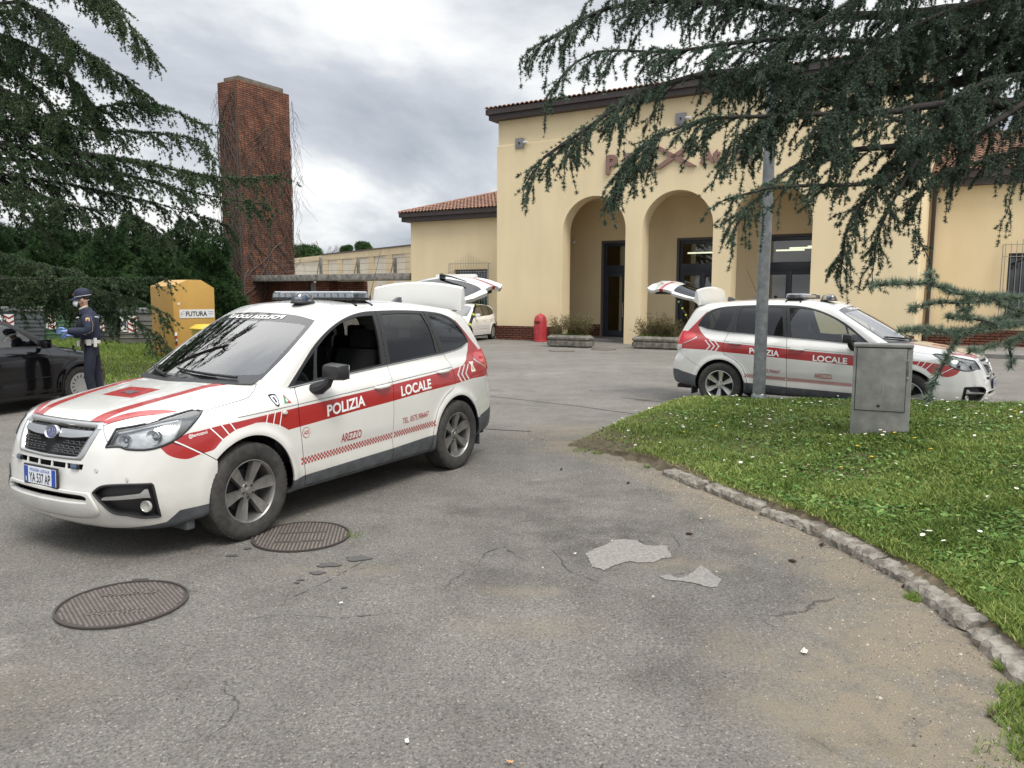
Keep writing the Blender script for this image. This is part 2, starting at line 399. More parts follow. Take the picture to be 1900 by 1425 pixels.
        if mirror or side < 0:
            MV = PV * [1, -1, 1]; MN = NN.reshape(-1, 3, 3)[:, ::-1] * [1, -1, 1]; MTt = TT[:, ::-1]
            if side < 0 and not mirror: PV, TT, NN = MV, MTt, MN.reshape(-1, 3)
            else: TT = np.concatenate([TT, MTt + len(PV)]); PV = np.concatenate([PV, MV]); MI = np.concatenate([MI, MI]); NN = np.concatenate([NN, MN.reshape(-1, 3)])
        ok = (TT[:, 0] != TT[:, 1]) & (TT[:, 1] != TT[:, 2]) & (TT[:, 0] != TT[:, 2])
        TT = TT[ok]; MI = MI[ok]; NN = NN.reshape(-1, 3, 3)[ok].reshape(-1, 3)
        me = bpy.data.meshes.new(name); mcount = len(TT)
        me.vertices.add(len(PV)); me.vertices.foreach_set('co', PV.astype(np.float32).ravel())
        me.loops.add(mcount * 3); me.loops.foreach_set('vertex_index', TT.astype(np.int32).ravel())
        me.polygons.add(mcount); me.polygons.foreach_set('loop_start', np.arange(mcount, dtype=np.int32) * 3); me.polygons.foreach_set('loop_total', np.full(mcount, 3, np.int32))
        me.update(calc_edges=True)
        for mm in mats: me.materials.append(mm)
        me.polygons.foreach_set('material_index', MI.astype(np.int32)); me.polygons.foreach_set('use_smooth', np.ones(mcount, bool))
        me.normals_split_custom_set(NN.astype(np.float32))
        return link(name, me, parent)
def PVc(P, i): return P[i]
def on_side(f, XZ, sgn=1, lift=.002, T=None):
    """puts (x, z) points on the car's side"""
    XZ = np.asarray(XZ, float); lo = np.full(len(XZ), .3); hi = np.full(len(XZ), 1.1)
    for _ in range(26):
        m = (lo + hi) / 2; v = f(np.stack([XZ[:, 0], m, XZ[:, 1]], 1)) < 0; lo = np.where(v, m, lo); hi = np.where(v, hi, m)
    P = np.stack([XZ[:, 0], lo, XZ[:, 1]], 1); g = grad(f, P); g /= np.linalg.norm(g, axis=1)[:, None]; P = P + g * lift; P[:, 1] *= sgn; return P
def on_top(f, XY, lift=.002):
    XY = np.asarray(XY, float); lo = np.full(len(XY), .5); hi = np.full(len(XY), 2.2)
    for _ in range(26):
        m = (lo + hi) / 2; v = f(np.stack([XY[:, 0], XY[:, 1], m], 1)) < 0; lo = np.where(v, m, lo); hi = np.where(v, hi, m)
    P = np.stack([XY[:, 0], XY[:, 1], lo], 1); g = grad(f, P); g /= np.linalg.norm(g, axis=1)[:, None]; return P + g * lift
def on_front(f, YZ, lift=.002, c=1.2, sgn=1):
    """(phi in degrees about the axis x = c, y = 0; z) on the nose"""
    YZ = np.asarray(YZ, float); a = np.radians(YZ[:, 0]); lo = np.full(len(YZ), .3); hi = np.full(len(YZ), 1.6)
    for _ in range(26):
        m = (lo + hi) / 2; v = f(np.stack([c + m * np.cos(a), m * np.sin(a), YZ[:, 1]], 1)) < 0; lo = np.where(v, m, lo); hi = np.where(v, hi, m)
    P = np.stack([c + lo * np.cos(a), lo * np.sin(a), YZ[:, 1]], 1); g = grad(f, P); g /= np.linalg.norm(g, axis=1)[:, None]; return P + g * lift
def refine(V, T, L):
    """splits long edges of a flat triangle mesh until all are under L"""
    V = [tuple(v) for v in V]; T = [tuple(t) for t in T]; mid = {}
    def gm(a, b):
        k = (min(a, b), max(a, b))
        if k not in mid: mid[k] = len(V); V.append(tuple((np.array(V[a]) + np.array(V[b])) / 2))
        return mid[k]
    def ln(a, b): return math.dist(V[a], V[b])
    for _ in range(7):
        out = []; ch = False
        for t in T:
            l = [ln(t[i], t[(i + 1) % 3]) > L for i in range(3)]; n = sum(l)
            if n == 0: out.append(t); continue
            ch = True
            if n == 3:
                a, b, c = t; x, y, z = gm(a, b), gm(b, c), gm(c, a); out += [(a, x, z), (x, b, y), (z, y, c), (x, y, z)]
            elif n == 1:
                i = l.index(True); a, b, c = t[i], t[(i + 1) % 3], t[(i + 2) % 3]; x = gm(a, b); out += [(a, x, c), (x, b, c)]
            else:
                i = l.index(False); a, b, c = t[i], t[(i + 1) % 3], t[(i + 2) % 3]; x, y = gm(b, c), gm(c, a); out += [(a, b, x), (a, x, y), (y, x, c)]
        T = out
        if not ch: break
    return np.array(V), np.array(T)
def decal(name, V, T, mt, parent, proj, L=.03):
    V, T = refine(V, T, L); P = proj(V)
    # keep faces looking outwards
    me = mesh_np(name, P, T, mt, smooth=False); return link(name, me, parent)
def side_text(f, txt, size, x0, z0, x1, z1, sgn, mt, parent, name, bold=0, lift=.0022, L=.03, fit=None):
    """text from (x0, z0) to (x1, z1) along the baseline; on the left side it runs rearwards"""
    V, T = text_mesh(txt, size, bold); w = V[:, 0].max(); d = math.hypot(x1 - x0, z1 - z0)
    sx = d / w; dx, dz = (x1 - x0) / d, (z1 - z0) / d
    Q = np.stack([x0 + V[:, 0] * sx * dx, z0 + V[:, 0] * sx * dz + V[:, 1]], 1)
    Q, T = refine(Q, T, L); P = on_side(f, Q, sgn, lift); me = mesh_np(name, P, T, mt); return link(name, me, parent)
# ------------------------------------------------------------------ car paint and trim
RED = mat('red_film', (.35, .020, .020), .28, coat=.5)
WHITE = mat('white_paint', (.665, .66, .625), .22, coat=1.0, noise=(2.2, .05, (.64, .63, .59)))
WHITEC = mat('clean_white_paint', (.665, .66, .63), .22, coat=1.0, noise=(2.2, .05, (.64, .63, .59)))
def add_dirt(m, z0=.62, amt=.55, col=(.20, .165, .125)):
    nt = m.node_tree; N = nt.nodes; L = nt.links; b = bsdf(m); src = b.inputs['Base Color'].links[0].from_socket
    tc = N.new('ShaderNodeTexCoord'); sp = N.new('ShaderNodeSeparateXYZ'); L.new(tc.outputs['Object'], sp.inputs[0]); mr = N.new('ShaderNodeMapRange'); mr.inputs['From Min'].default_value = z0; mr.inputs['From Max'].default_value = .22; mr.inputs['To Max'].default_value = amt; L.new(sp.outputs[2], mr.inputs[0])
    n = N.new('ShaderNodeTexNoise'); n.inputs['Scale'].default_value = 7; n.inputs['Detail'].default_value = 8; n.inputs['Roughness'].default_value = .7; L.new(tc.outputs['Object'], n.inputs[0]); mu = N.new('ShaderNodeMath'); mu.operation = 'MULTIPLY'; L.new(mr.outputs[0], mu.inputs[0]); L.new(n.outputs[0], mu.inputs[1])
    x = N.new('ShaderNodeMix'); x.data_type = 'RGBA'; L.new(mu.outputs[0], x.inputs[0]); L.new(src, x.inputs[6]); x.inputs[7].default_value = (*col, 1); L.new(x.outputs[2], b.inputs['Base Color'])
add_dirt(WHITE)
GREYP = mat('grey_cladding', (.085, .09, .097), .55, noise=(9, .4), bump=(120, .15))
BLK = mat('black_gloss', (.008, .008, .009), .12, coat=.5)
BLKM = mat('black_plastic', (.016, .016, .017), .45)
LINE = mat('dark_lining', (.02, .02, .021), .8)
CHR = mat('chrome', (.62, .62, .62), .12, metal=1)
SATIN = mat('satin_silver', (.50, .50, .49), .28, metal=.85)
RUB = mat('tyre_rubber', (.022, .021, .020), .82, noise=(14, .4, (.05, .047, .042)))
RIMD = mat('dusty_alloy', (.34, .33, .315), .38, metal=.75, noise=(12, .3))
RIMS = mat('bright_alloy', (.62, .62, .61), .28, metal=.8)
GSIDE = glassmat('clear_side_glass', (.66, .72, .70), refl=.7); GWS = glassmat('windscreen_glass', (.80, .88, .85), k=2.4); GDARK = glassmat('privacy_glass', (.045, .05, .055), refl=.42)
GLAMP = glassmat('lamp_cover', (.93, .95, .95)); 
TAILR = mat('tail_lamp_red', (.55, .015, .02), .12, coat=1)
FABR = mat('seat_fabric', (.007, .0072, .008), .9, noise=(60, .4))
WTXT = mat('white_lettering', (.82, .82, .80), .4); RTXT = mat('red_lettering', (.34, .02, .02), .4); KTXT = mat('black_lettering', (.01, .01, .012), .5)
BLUEP = mat('plate_blue', (.015, .07, .38), .35); PLW = mat('plate_white', (.72, .75, .80), .4)
LBAR = glassmat('lightbar_dome', (.88, .90, .92)); BLUL = mat('blue_lens', (.05, .11, .20), .15, coat=1)
YEL = mat('yellow_green', (.62, .75, .08), .4); GOLD = mat('gold', (.55, .36, .06), .4)
# ================================================================== ground
CURB = [(0.60, 8.95), (0.89, 8.65), (1.41, 7.95), (1.66, 7.26), (1.88, 6.56), (2.12, 5.95), (2.26, 5.65), (2.38, 5.12), (2.47, 4.6), (2.47, 4.24), (2.45, 3.88), (2.40, 3.55), (2.36, 3.2), (2.36, 2.85), (2.40, 2.5), (2.48, 2.1), (2.6, 1.6)]
FAR = [(0.60, 8.95), (1.0, 9.7), (1.55, 10.7), (2.2, 11.75), (2.72, 12.30), (3.2, 11.85), (4.19, 11.10), (6.13, 9.70), (7.0, 9.5), (9.0, 9.8), (14, 10.5), (22, 9), (22, -6), (3.4, -6)]
ISL = np.array(CURB[::-1] + FAR[1:])
def dpoly(P, line):
    d = np.full(len(P), 1e9)
    for a, b in zip(line[:-1], line[1:]):
        a = np.array(a); b = np.array(b); e = b - a; t = np.clip(((P - a) @ e) / (e @ e), 0, 1); d = np.minimum(d, np.linalg.norm(P - a - t[:, None] * e, axis=1))
    return d
def fbm(x, y, s=1.0, seed=0):
    o = 0; a = 1
    for k in range(4):
        o = o + a * np.sin(x * s * 2 ** k * 1.7 + 3.1 * k + seed + 1.3 * np.sin(y * s * 2 ** k * 1.3 + k)) * np.cos(y * s * 2 ** k * 1.9 + 1.7 * k + seed * 2); a *= .5
    return o / 2
def island_z(x, y):
    P = np.stack([x, y], 1); ds = dpoly(P, CURB); df = dpoly(P, FAR[:-3])
    near = np.clip(ds / 2.6, 0, 1); near = near * near * (3 - 2 * near)
    crest = np.clip(.10 + .085 * (x - 2.6), .06, .36)
    z = .085 + near * crest
    w = np.clip(df / .45, 0, 1); z = z * (w * (2 - w)) + .0
    left = np.clip((x - .6) / 1.3, 0, 1); z = z * (.25 + .75 * left)
    return z + (.022 * fbm(x, y, 1.4) + .008 * fbm(x, y, 5.0, 3)) * w
def asphalt_mat():
    m = bpy.data.materials.new('asphalt'); m.use_nodes = True; nt = m.node_tree; N = nt.nodes; L = nt.links; b = bsdf(m)
    tc = N.new('ShaderNodeTexCoord')
    def noise(s, d=6, r=.6, dist=0, sc=None):
        n = N.new('ShaderNodeTexNoise'); n.inputs['Scale'].default_value = s; n.inputs['Detail'].default_value = d; n.inputs['Roughness'].default_value = r; n.inputs['Distortion'].default_value = dist
        if sc:
            mp = N.new('ShaderNodeMapping'); mp.inputs['Scale'].default_value = sc; L.new(tc.outputs['Object'], mp.inputs[0]); L.new(mp.outputs[0], n.inputs[0])
        else: L.new(tc.outputs['Object'], n.inputs[0])
        return n.outputs[0]
    def ramp(x, stops):
        r = N.new('ShaderNodeValToRGB'); e = r.color_ramp.elements
        e[0].position, e[0].color = stops[0][0], (*stops[0][1], 1); e[1].position, e[1].color = stops[-1][0], (*stops[-1][1], 1)
        for p, c in stops[1:-1]: k = e.new(p); k.color = (*c, 1)
        L.new(x, r.inputs[0]); return r.outputs[0]
    def mix(f, a, c, mode='MIX'):
        x = N.new('ShaderNodeMix'); x.data_type = 'RGBA'; x.blend_type = mode
        if isinstance(f, float): x.inputs[0].default_value = f
        else: L.new(f, x.inputs[0])
        L.new(a, x.inputs[6])
        if isinstance(c, tuple): x.inputs[7].default_value = (*c, 1)
        else: L.new(c, x.inputs[7])
        return x.outputs[2]
    def mth(op, a, c=None, v=None):
        x = N.new('ShaderNodeMath'); x.operation = op; x.use_clamp = False
        if isinstance(a, (int, float)): x.inputs[0].default_value = a
        else: L.new(a, x.inputs[0])
        if c is not None: L.new(c, x.inputs[1])
        elif v is not None: x.inputs[1].default_value = v
        return x.outputs[0]
    base = ramp(noise(.45, 5, .6), [(.30, (.163, .153, .138)), (.52, (.193, .182, .165)), (.72, (.235, .221, .198))])
    stones = N.new('ShaderNodeTexVoronoi'); stones.inputs['Scale'].default_value = 120; L.new(tc.outputs['Object'], stones.inputs[0])
    sv = ramp(stones.outputs['Color'], [(.06, (.30, .30, .30)), (.35, (.85, .85, .85)), (.6, (1.0, 1.0, 1.0)), (.82, (1.2, 1.19, 1.17)), (.95, (2.2, 2.15, 2.05))])
    col = mix(.74, base, sv, 'MULTIPLY')
    n5 = ramp(noise(55, 5, .8), [(.36, (.55, .55, .55)), (.5, (.95, .95, .95)), (.64, (1.35, 1.35, 1.35))]); col = mix(.72, col, n5, 'MULTIPLY'); n6 = ramp(noise(1.9, 9, .72), [(.36, (.84, .835, .82)), (.50, (1.0, 1.0, .99)), (.64, (1.10, 1.10, 1.09))]); col = mix(1.0, col, n6, 'MULTIPLY')
    # attributes painted per vertex: r sand, g darker worn asphalt, b pale repair
    at = N.new('ShaderNodeAttribute'); at.attribute_name = 'wear'; sp = N.new('ShaderNodeSeparateColor'); L.new(at.outputs['Color'], sp.inputs[0])
    brk = ramp(noise(3.5, 11, .80, .6), [(.42, (.0, .0, .0)), (.58, (1, 1, 1))])
    sandf = mth('MULTIPLY', sp.outputs[0], brk); sandf = mth('MULTIPLY', sandf, None, 1.0); 
    x = N.new('ShaderNodeMath'); x.operation = 'MULTIPLY'; L.new(sp.outputs[0], x.inputs[0]); x.inputs[1].default_value = .30
    tot = mth('ADD', sandf, x.outputs[0]); tot2 = N.new('ShaderNodeMath'); tot2.operation = 'MINIMUM'; L.new(tot, tot2.inputs[0]); tot2.inputs[1].default_value = .9
    grit = ramp(noise(130, 7, .85), [(.36, (.10, .080, .056)), (.5, (.265, .222, .160)), (.7, (.37, .32, .24))])
    dk = ramp(noise(3.2, 6, .6), [(.40, (.50, .49, .48)), (.62, (.86, .86, .86))]); dkm = mix(sp.outputs[1], col, mix(1.0, col, dk, 'MULTIPLY')); col = dkm
    col = mix(sp.outputs[2], col, mix(1.0, col, (1.9, 1.86, 1.82), 'MULTIPLY'))
    col = mix(tot2.outputs[0], col, grit)
    # stains
    st = ramp(noise(1.1, 3, .5, 0), [(.64, (1, 1, 1)), (.72, (.70, .69, .68))]); col = mix(.8, col, st, 'MULTIPLY')
    # fine cracks
    vo = N.new('ShaderNodeTexVoronoi'); vo.feature = 'DISTANCE_TO_EDGE'; vo.inputs['Scale'].default_value = .55
    wp = N.new('ShaderNodeTexNoise'); wp.inputs['Scale'].default_value = 3.0; wp.inputs['Detail'].default_value = 6; L.new(tc.outputs['Object'], wp.inputs[0])
    va = N.new('ShaderNodeVectorMath'); va.operation = 'MULTIPLY_ADD'; L.new(wp.outputs['Color'], va.inputs[0]); va.inputs[1].default_value = (.45, .45, 0); L.new(tc.outputs['Object'], va.inputs[2]); L.new(va.outputs[0], vo.inputs[0])
    ck = ramp(vo.outputs[0], [(.0, (1, 1, 1)), (.004, (0, 0, 0))]); ckm = ramp(noise(.8, 3, .5), [(.53, (0, 0, 0)), (.60, (1, 1, 1))])
    ckf = mth('MULTIPLY', ck, ckm); ckf = mth('MULTIPLY', ckf, None, .75); col = mix(ckf, col, (.03, .03, .03))
    L.new(col, b.inputs['Base Color']); b.inputs['Roughness'].default_value = .88; b.inputs['Specular IOR Level'].default_value = .25
    bp = N.new('ShaderNodeBump'); bp.inputs['Strength'].default_value = .8; bp.inputs['Distance'].default_value = .012
    hh = mth('ADD', noise(110, 4, .8), noise(36, 5, .7)); L.new(hh, bp.inputs['Height']); L.new(bp.outputs[0], b.inputs['Normal'])
    return m
ASPH = asphalt_mat()
def build_ground():
    nx = np.concatenate([np.linspace(-400, -20, 14)[:-1], np.linspace(-20, -5, 31)[:-1], np.linspace(-5, 4.2, 185)[:-1], np.linspace(4.2, 20, 33)[:-1], np.linspace(20, 400, 14)])
    ny = np.concatenate([np.linspace(-60, -2, 12)[:-1], np.linspace(-2, 9.6, 233)[:-1], np.linspace(9.6, 40, 62)[:-1], np.linspace(40, 900, 16)])
    X, Y = np.meshgrid(nx, ny); X = X.ravel(); Y = Y.ravel(); P = np.stack([X, Y], 1)
    Z = .010 * fbm(X, Y, .5, 2) * np.clip((Y - 0) / 8, 0, 1) * 0
    V = np.stack([X, Y, Z], 1); a, b = len(nx), len(ny)
    i, j = np.meshgrid(np.arange(a - 1), np.arange(b - 1)); k = (j * a + i).ravel(); F = np.stack([k, k + 1, k + 1 + a, k + a], 1)
    me = mesh_np('asphalt_ground', V, F, ASPH)
    dc = dpoly(P, CURB); n1 = fbm(X, Y, 2.1, 5); n2 = fbm(X, Y, 5.0, 9)
    wid = np.interp(Y, [1.5, 3, 4.5, 6.5, 9], [1.6, 1.4, .8, .5, .45])
    sand = np.clip(1 - (dc + .16 * n1 + .07 * n2) / wid, 0, 1) ** .7 * 1.15
    sand = np.maximum(sand, np.clip(1 - np.hypot((X - 1.55) / .75, (Y - 3.0) / 1.0) + .25 * n1 + .2 * n2, 0, 1) * 1.2)
    sand = np.maximum(sand, .9 * np.clip(1 - np.hypot((X - .9) / 1.3, (Y - 9.8) / .8) + .3 * n1, 0, 1))
    sand = np.maximum(sand, .35 * np.clip(1 - np.hypot((X + 2.6) / 1.0, (Y - 3.2) / .5) + .2 * n1, 0, 1) + 0)
    sand = np.maximum(sand, .45 * np.clip(1 - np.hypot((X - .1) / .5, (Y - 3.9) / .22) + .3 * n2, 0, 1))
    for cx, cy, rx, ry in ((.05, 4.4, .35, .12), (1.1, 4.9, .5, .25), (-1.15, 4.75, .5, .15)): sand = np.maximum(sand, .5 * np.clip(1 - np.hypot((X - cx) / rx, (Y - cy) / ry) + .3 * n2, 0, 1))
    dark = .75 * np.clip(1.1 - np.hypot((X - .7) / 1.7, (Y - 5.6) / 1.7) + .5 * n1 + .25 * n2, 0, 1) + .5 * np.clip(1 - np.hypot((X - .8) / .45, (Y - 3.4) / .3) + .4 * n2, 0, 1)
    pale = np.zeros(len(X))
    for cx, cy, rx, ry, an in ((.80, 5.06, .33, .22, .1), (1.09, 4.62, .23, .10, -.5), (-3.2, 3.3, .8, .5, .3)):
        u = (X - cx) * math.cos(an) + (Y - cy) * math.sin(an); v = -(X - cx) * math.sin(an) + (Y - cy) * math.cos(an)
        pale = np.maximum(pale, (np.clip((1 - np.hypot(u / rx, v / ry) + .42 * fbm(X, Y, 5, 3)) * 12, 0, 1)) * (0.0 if cx > 0 else .35))
    # seam lines in the far asphalt
    ca = me.color_attributes.new('wear', 'FLOAT_COLOR', 'POINT')
    c = np.stack([np.clip(sand, 0, 1), np.clip(dark, 0, 1), np.clip(pale, 0, 1), np.ones(len(X))], 1).astype(np.float32); ca.data.foreach_set('color', c.ravel())
    tag(link('asphalt_ground', me), kind='structure')
build_ground()
# expansion joints (tar lines)
m = MB(); TAR = mat('tar_joint', (.03, .03, .03), .9)
def strip(pts, w, z, mt, name, parent=None, kind=None, wob=0):
    V = []; F = []; P = [np.array(p, float) for p in pts]
    Q = []
    for a, b in zip(P[:-1], P[1:]):
        k = max(2, int(np.linalg.norm(b - a) / .15)); Q += [a + (b - a) * t / k for t in range(k)]
    Q.append(P[-1]); Q = np.array(Q)
    if wob: Q[:, :2] += wob * np.stack([fbm(Q[:, 0], Q[:, 1], 2.2, 3), fbm(Q[:, 0], Q[:, 1], 2.5, 8)], 1)
    d = np.gradient(Q, axis=0); nrm = np.stack([-d[:, 1], d[:, 0]], 1); nrm /= np.linalg.norm(nrm, axis=1)[:, None] + 1e-9
    for q, n in zip(Q, nrm): V += [(q[0] - n[0] * w / 2, q[1] - n[1] * w / 2, z), (q[0] + n[0] * w / 2, q[1] + n[1] * w / 2, z)]
    F = [[2 * i, 2 * i + 1, 2 * i + 3, 2 * i + 2] for i in range(len(Q) - 1)]
    o = link(name, mesh_np(name, V, F, mt), parent)
    if kind: tag(o, kind=kind)
    return o
gp_ = lambda x, y: tuple(W(x, y, 1)[:2] * 0 + (lambda d: (d[0], d[1]))(W(x, y, 1) * 0 + np.array([0, 0, 0])))
def G(px, py, z=0.0):
    """ground point seen at a pixel of the photograph"""
    a, b = (px - 950) / FPX, (py - 712.5) / FPX; cp, sp = math.cos(PITCH), math.sin(PITCH)
    v = np.array([a, cp - b * sp, -sp - b * cp]); t = (z - CAMH) / v[2]; return float(v[0] * t), float(v[1] * t)
strip([G(905, 735), G(1060, 752), G(1200, 771)], .022, .004, TAR, 'asphalt_joint', kind='structure', wob=.02)
strip([G(890, 796), G(985, 801)], .03, .004, TAR, 'asphalt_joint', kind='structure', wob=.02)
strip([G(1150, 737), G(1240, 747)], .03, .004, TAR, 'asphalt_joint', kind='structure')
CRK = mat('crack_dark', (.055, .052, .048), .95)
def crack(pts):
    V = []; F = []; rr = np.random.default_rng(int(abs(pts[0][0]) * 1000)); Q = []
    for a, b in zip(pts[:-1], pts[1:]):
        a = np.array(a); b = np.array(b); k = max(3, int(np.linalg.norm(b - a) / .035)); Q += [a + (b - a) * t / k for t in range(k)]
    Q = np.array(Q); dr = np.cumsum(rr.normal(size=(len(Q), 2)) * .006, 0); dr -= np.linspace(0, 1, len(Q))[:, None] * dr[-1]; Q = Q + dr + rr.normal(size=Q.shape) * .0035
    d = np.gradient(Q, axis=0); n = np.stack([-d[:, 1], d[:, 0]], 1); n /= np.linalg.norm(n, axis=1)[:, None] + 1e-9; w = .0022 * np.abs(1 + .8 * rr.normal(size=len(Q))) * np.sin(np.linspace(.15, 3.0, len(Q)))
    for q, m_, ww in zip(Q, n, w): V += [(q[0] - m_[0] * ww, q[1] - m_[1] * ww, .004), (q[0] + m_[0] * ww, q[1] + m_[1] * ww, .004)]
    F = [[2 * i, 2 * i + 1, 2 * i + 3, 2 * i + 2] for i in range(len(Q) - 1) if rr.random() > .08]
    tag(link('asphalt_crack', mesh_np('asphalt_crack', V, F, CRK)), kind='structure')
for pts in ([(1265, 955), (1330, 975), (1400, 985), (1430, 1005)], [(1240, 985), (1262, 1010), (1250, 1040)], [(880, 1070), (905, 1030), (940, 1015), (990, 1050)], [(690, 1030), (640, 1060), (560, 1100), (480, 1135)], [(400, 1160), (520, 1140), (640, 1150), (800, 1135)], [(1090, 1030), (1130, 1010), (1165, 1002), (1220, 1008), (1240, 1022)], [(1225, 1072), (1300, 1058), (1338, 1082)], [(1135, 1090), (1060, 1060), (1010, 1010)]):
    crack([G(*p) for p in pts])
PALE = mat('worn_underlayer', (.27, .255, .228), .9, noise=(48, .4, (.165, .157, .142)), bump=(120, .5))
for out in ([(215, 625), (250, 605), (290, 590), (320, 572), (360, 567), (410, 572), (440, 590), (480, 592), (520, 590), (530, 610), (540, 635), (500, 640), (470, 655), (420, 655), (380, 650), (340, 662), (310, 672), (290, 685), (240, 670), (230, 640)], [(495, 705), (530, 700), (560, 712), (600, 705), (620, 690), (650, 665), (680, 680), (700, 700), (728, 715), (715, 745), (680, 748), (640, 735), (600, 728), (560, 722), (510, 718)]):
    rr = np.random.default_rng(6); P = []
    O = [G(980 + x / 2.0217, 720 + y / 2.0217) for x, y in out]
    for a, b in zip(O, O[1:] + O[:1]):
        for t in np.linspace(0, 1, 7)[:-1]: P.append((a[0] + (b[0] - a[0]) * t + rr.normal() * .0035, a[1] + (b[1] - a[1]) * t + rr.normal() * .0035))
    n = len(P); co, ed, fa, *_ = delaunay_2d_cdt([Vector(p) for p in P], [(i, (i + 1) % n) for i in range(n)], [list(range(n))], 1, 1e-7)
    tag(link('asphalt_patch', mesh_np('asphalt_patch', [(v[0], v[1], .0045) for v in co], [list(f) for f in fa], PALE)), kind='structure')
    crack([p for p in O[1:9]])
# oil spots
for i, (x, y, rx, ry) in enumerate(((590, 1065, .05, .03), (665, 1038, .085, .05), (610, 1050, .075, .04), (432, 1033, .04, .02), (560, 1078, .025, .012), (552, 1083, .02, .012), (640, 1092, .02, .012), (460, 1020, .03, .02))):
    cx, cy = G(x, y); n = 22; V = [(cx, cy, .006)] + [(cx + rx * math.cos(a) * (1 + .25 * math.sin(3 * a + i)), cy + ry * math.sin(a) * (1 + .2 * math.cos(4 * a + i)), .006) for a in np.linspace(0, 2 * math.pi, n, endpoint=False)]
    tag(link('oil_stain', mesh_np('oil_stain', V, [[0, k, k % n + 1] for k in range(1, n + 1)], mat('oil', (.075, .072, .068), .8))), kind='structure')
# ------------------------------------------------------------------ manhole covers
IRON = mat('rusty_iron', (.20, .178, .155), .62, metal=.2, noise=(22, .35, (.14, .12, .102)), bump=(200, .1))
IRD = mat('iron_dark', (.052, .042, .037), .8)
def manhole(px_l, px_r, py_t, py_b, label, style, rot=0.0, name='manhole_cover'):
    l = G(*px_l); r = G(*px_r); t = G(*py_t); b = G(*py_b); c = ((t[0] + b[0]) / 2, (t[1] + b[1]) / 2)
    R = (math.dist(l, r) + math.dist(t, b)) / 4
    o = empty(name, (c[0], c[1], .004), rot, label, 'manhole cover', 'manhole covers')
    m = MB(); m.lathe([(R * .965, .0), (R * .965, .010), (R, .011), (R * 1.0, .0)], k=64); m.build('ring', IRD, o)
    m = MB(); m.lathe([(0.001, .004), (R * .955, .004)], k=64); m.build('plate', [IRD if style == 'studs' else IRD], o)
    V = []; F = []
    def blk(x0, y0, x1, y1, z=.0095):
        k = len(V); V.extend([(x0, y0, .004), (x1, y0, .004), (x1, y1, .004), (x0, y1, .004), (x0 + .002, y0 + .002, z), (x1 - .002, y0 + .002, z), (x1 - .002, y1 - .002, z), (x0 + .002, y1 - .002, z)])
        F.extend([[k + 4, k + 5, k + 6, k + 7], [k, k + 1, k + 5, k + 4], [k + 1, k + 2, k + 6, k + 5], [k + 2, k + 3, k + 7, k + 6], [k + 3, k, k + 4, k + 7]])
    if style == 'studs':
        st = .0245; n = int(R / st) + 1
        for i in range(-n, n + 1):
            for j in range(-n, n + 1):
                x, y = i * st + (st / 2 if j % 2 else 0), j * st
                if math.hypot(abs(x) + .01, abs(y) + .009) < R * .94:
                    if abs(x) < .15 and (.10 < y < .17 or -.17 < y < -.12): continue
                    blk(x - .0075, y - .0075, x + .0075, y + .0075)
        for yy, tx in ((.115, 'D400 EN124'), (-.165, 'FOGNATURA')): pass
    else:
        st = .026; n = int(R / st) + 1
        for i in range(-n, n + 1):
            x = i * st; h = math.sqrt(max((R * .94) ** 2 - (abs(x) + .008) ** 2, 0))
            if h > .02:
                if abs(x) < .16:
                    blk(x - .008, -h, x + .008, -.16 if h > .16 else -h + .001); blk(x - .008, -.10, x + .008, .05); blk(x - .008, .10, x + .008, h)
                else: blk(x - .008, -h, x + .008, h)
    link('raised_pattern', mesh_np('raised_pattern', V, F, IRON), o)
    if style == 'studs':
        for yy in (.115, -.165): flat_text('cast_letters', 'FOGNATURA', .05, Matrix.Translation((0, yy, .009)), IRON, o, .001)
        m = MB(); m.box((-.045, R * .99, .0), (.045, R * 1.0 + .035, .008)); m.build('hinge_lug', IRD, o)
    else:
        flat_text('cast_letters', 'GAS', .04, Matrix.Translation((-.02, -.145, .009)), IRON, o, .001)
    return o
manhole((107, 1140), (352, 1105), (230, 1085), (230, 1168), 'round cast iron manhole cover with square studs, in the open asphalt nearest the camera', 'studs', R_(12))
manhole((474, 1003), (651, 990), (560, 972), (560, 1027), 'round ribbed iron manhole cover beside the front wheel of the near police car', 'ribs', R_(8))
for (x, y, tx) in ((1042, 651, 'small worn manhole cover in front of the left concrete planter'), (1120, 648, 'small worn manhole cover on the asphalt between the two concrete planters')):
    c = G(x, y); o = empty('manhole_cover', (c[0], c[1], .004), 0, tx, 'manhole cover', 'manhole covers'); m = MB(); m.lathe([(.001, .006), (.36, .006), (.38, .002)], k=40); m.build('plate', IRON, o); m = MB(); m.lathe([(.385, .0), (.385, .008), (.42, .006), (.42, 0)], k=40); m.build('ring', IRD, o)
# ------------------------------------------------------------------ grass island: soil sheet, kerb stones
SOIL = mat('soil', (.16, .12, .075), .95, noise=(9, .4, (.07, .06, .035)), bump=(40, .6))
def build_island():
    st = .12; xs = np.arange(.2, 22.1, st); ys = np.arange(-6, 13.0, st); X, Y = np.meshgrid(xs, ys); X = X.ravel(); Y = Y.ravel(); P = np.stack([X, Y], 1)
    sd = sdf_poly(P, ISL)
    # pull cells just outside back to the border
    Z = np.where(sd < 0, island_z(X, Y), -.02 - np.clip(sd, 0, 1) * .2)
    a = len(xs); i, j = np.meshgrid(np.arange(a - 1), np.arange(len(ys) - 1)); k = (j * a + i).ravel(); F = np.stack([k, k + 1, k + 1 + a, k + a], 1)
    F = F[(sd[F] < .0).any(1)]
    me = mesh_np('grass_bank', np.stack([X, Y, Z], 1), F, SOIL, smooth=True); tag(link('grass_bank', me), kind='structure')
build_island()
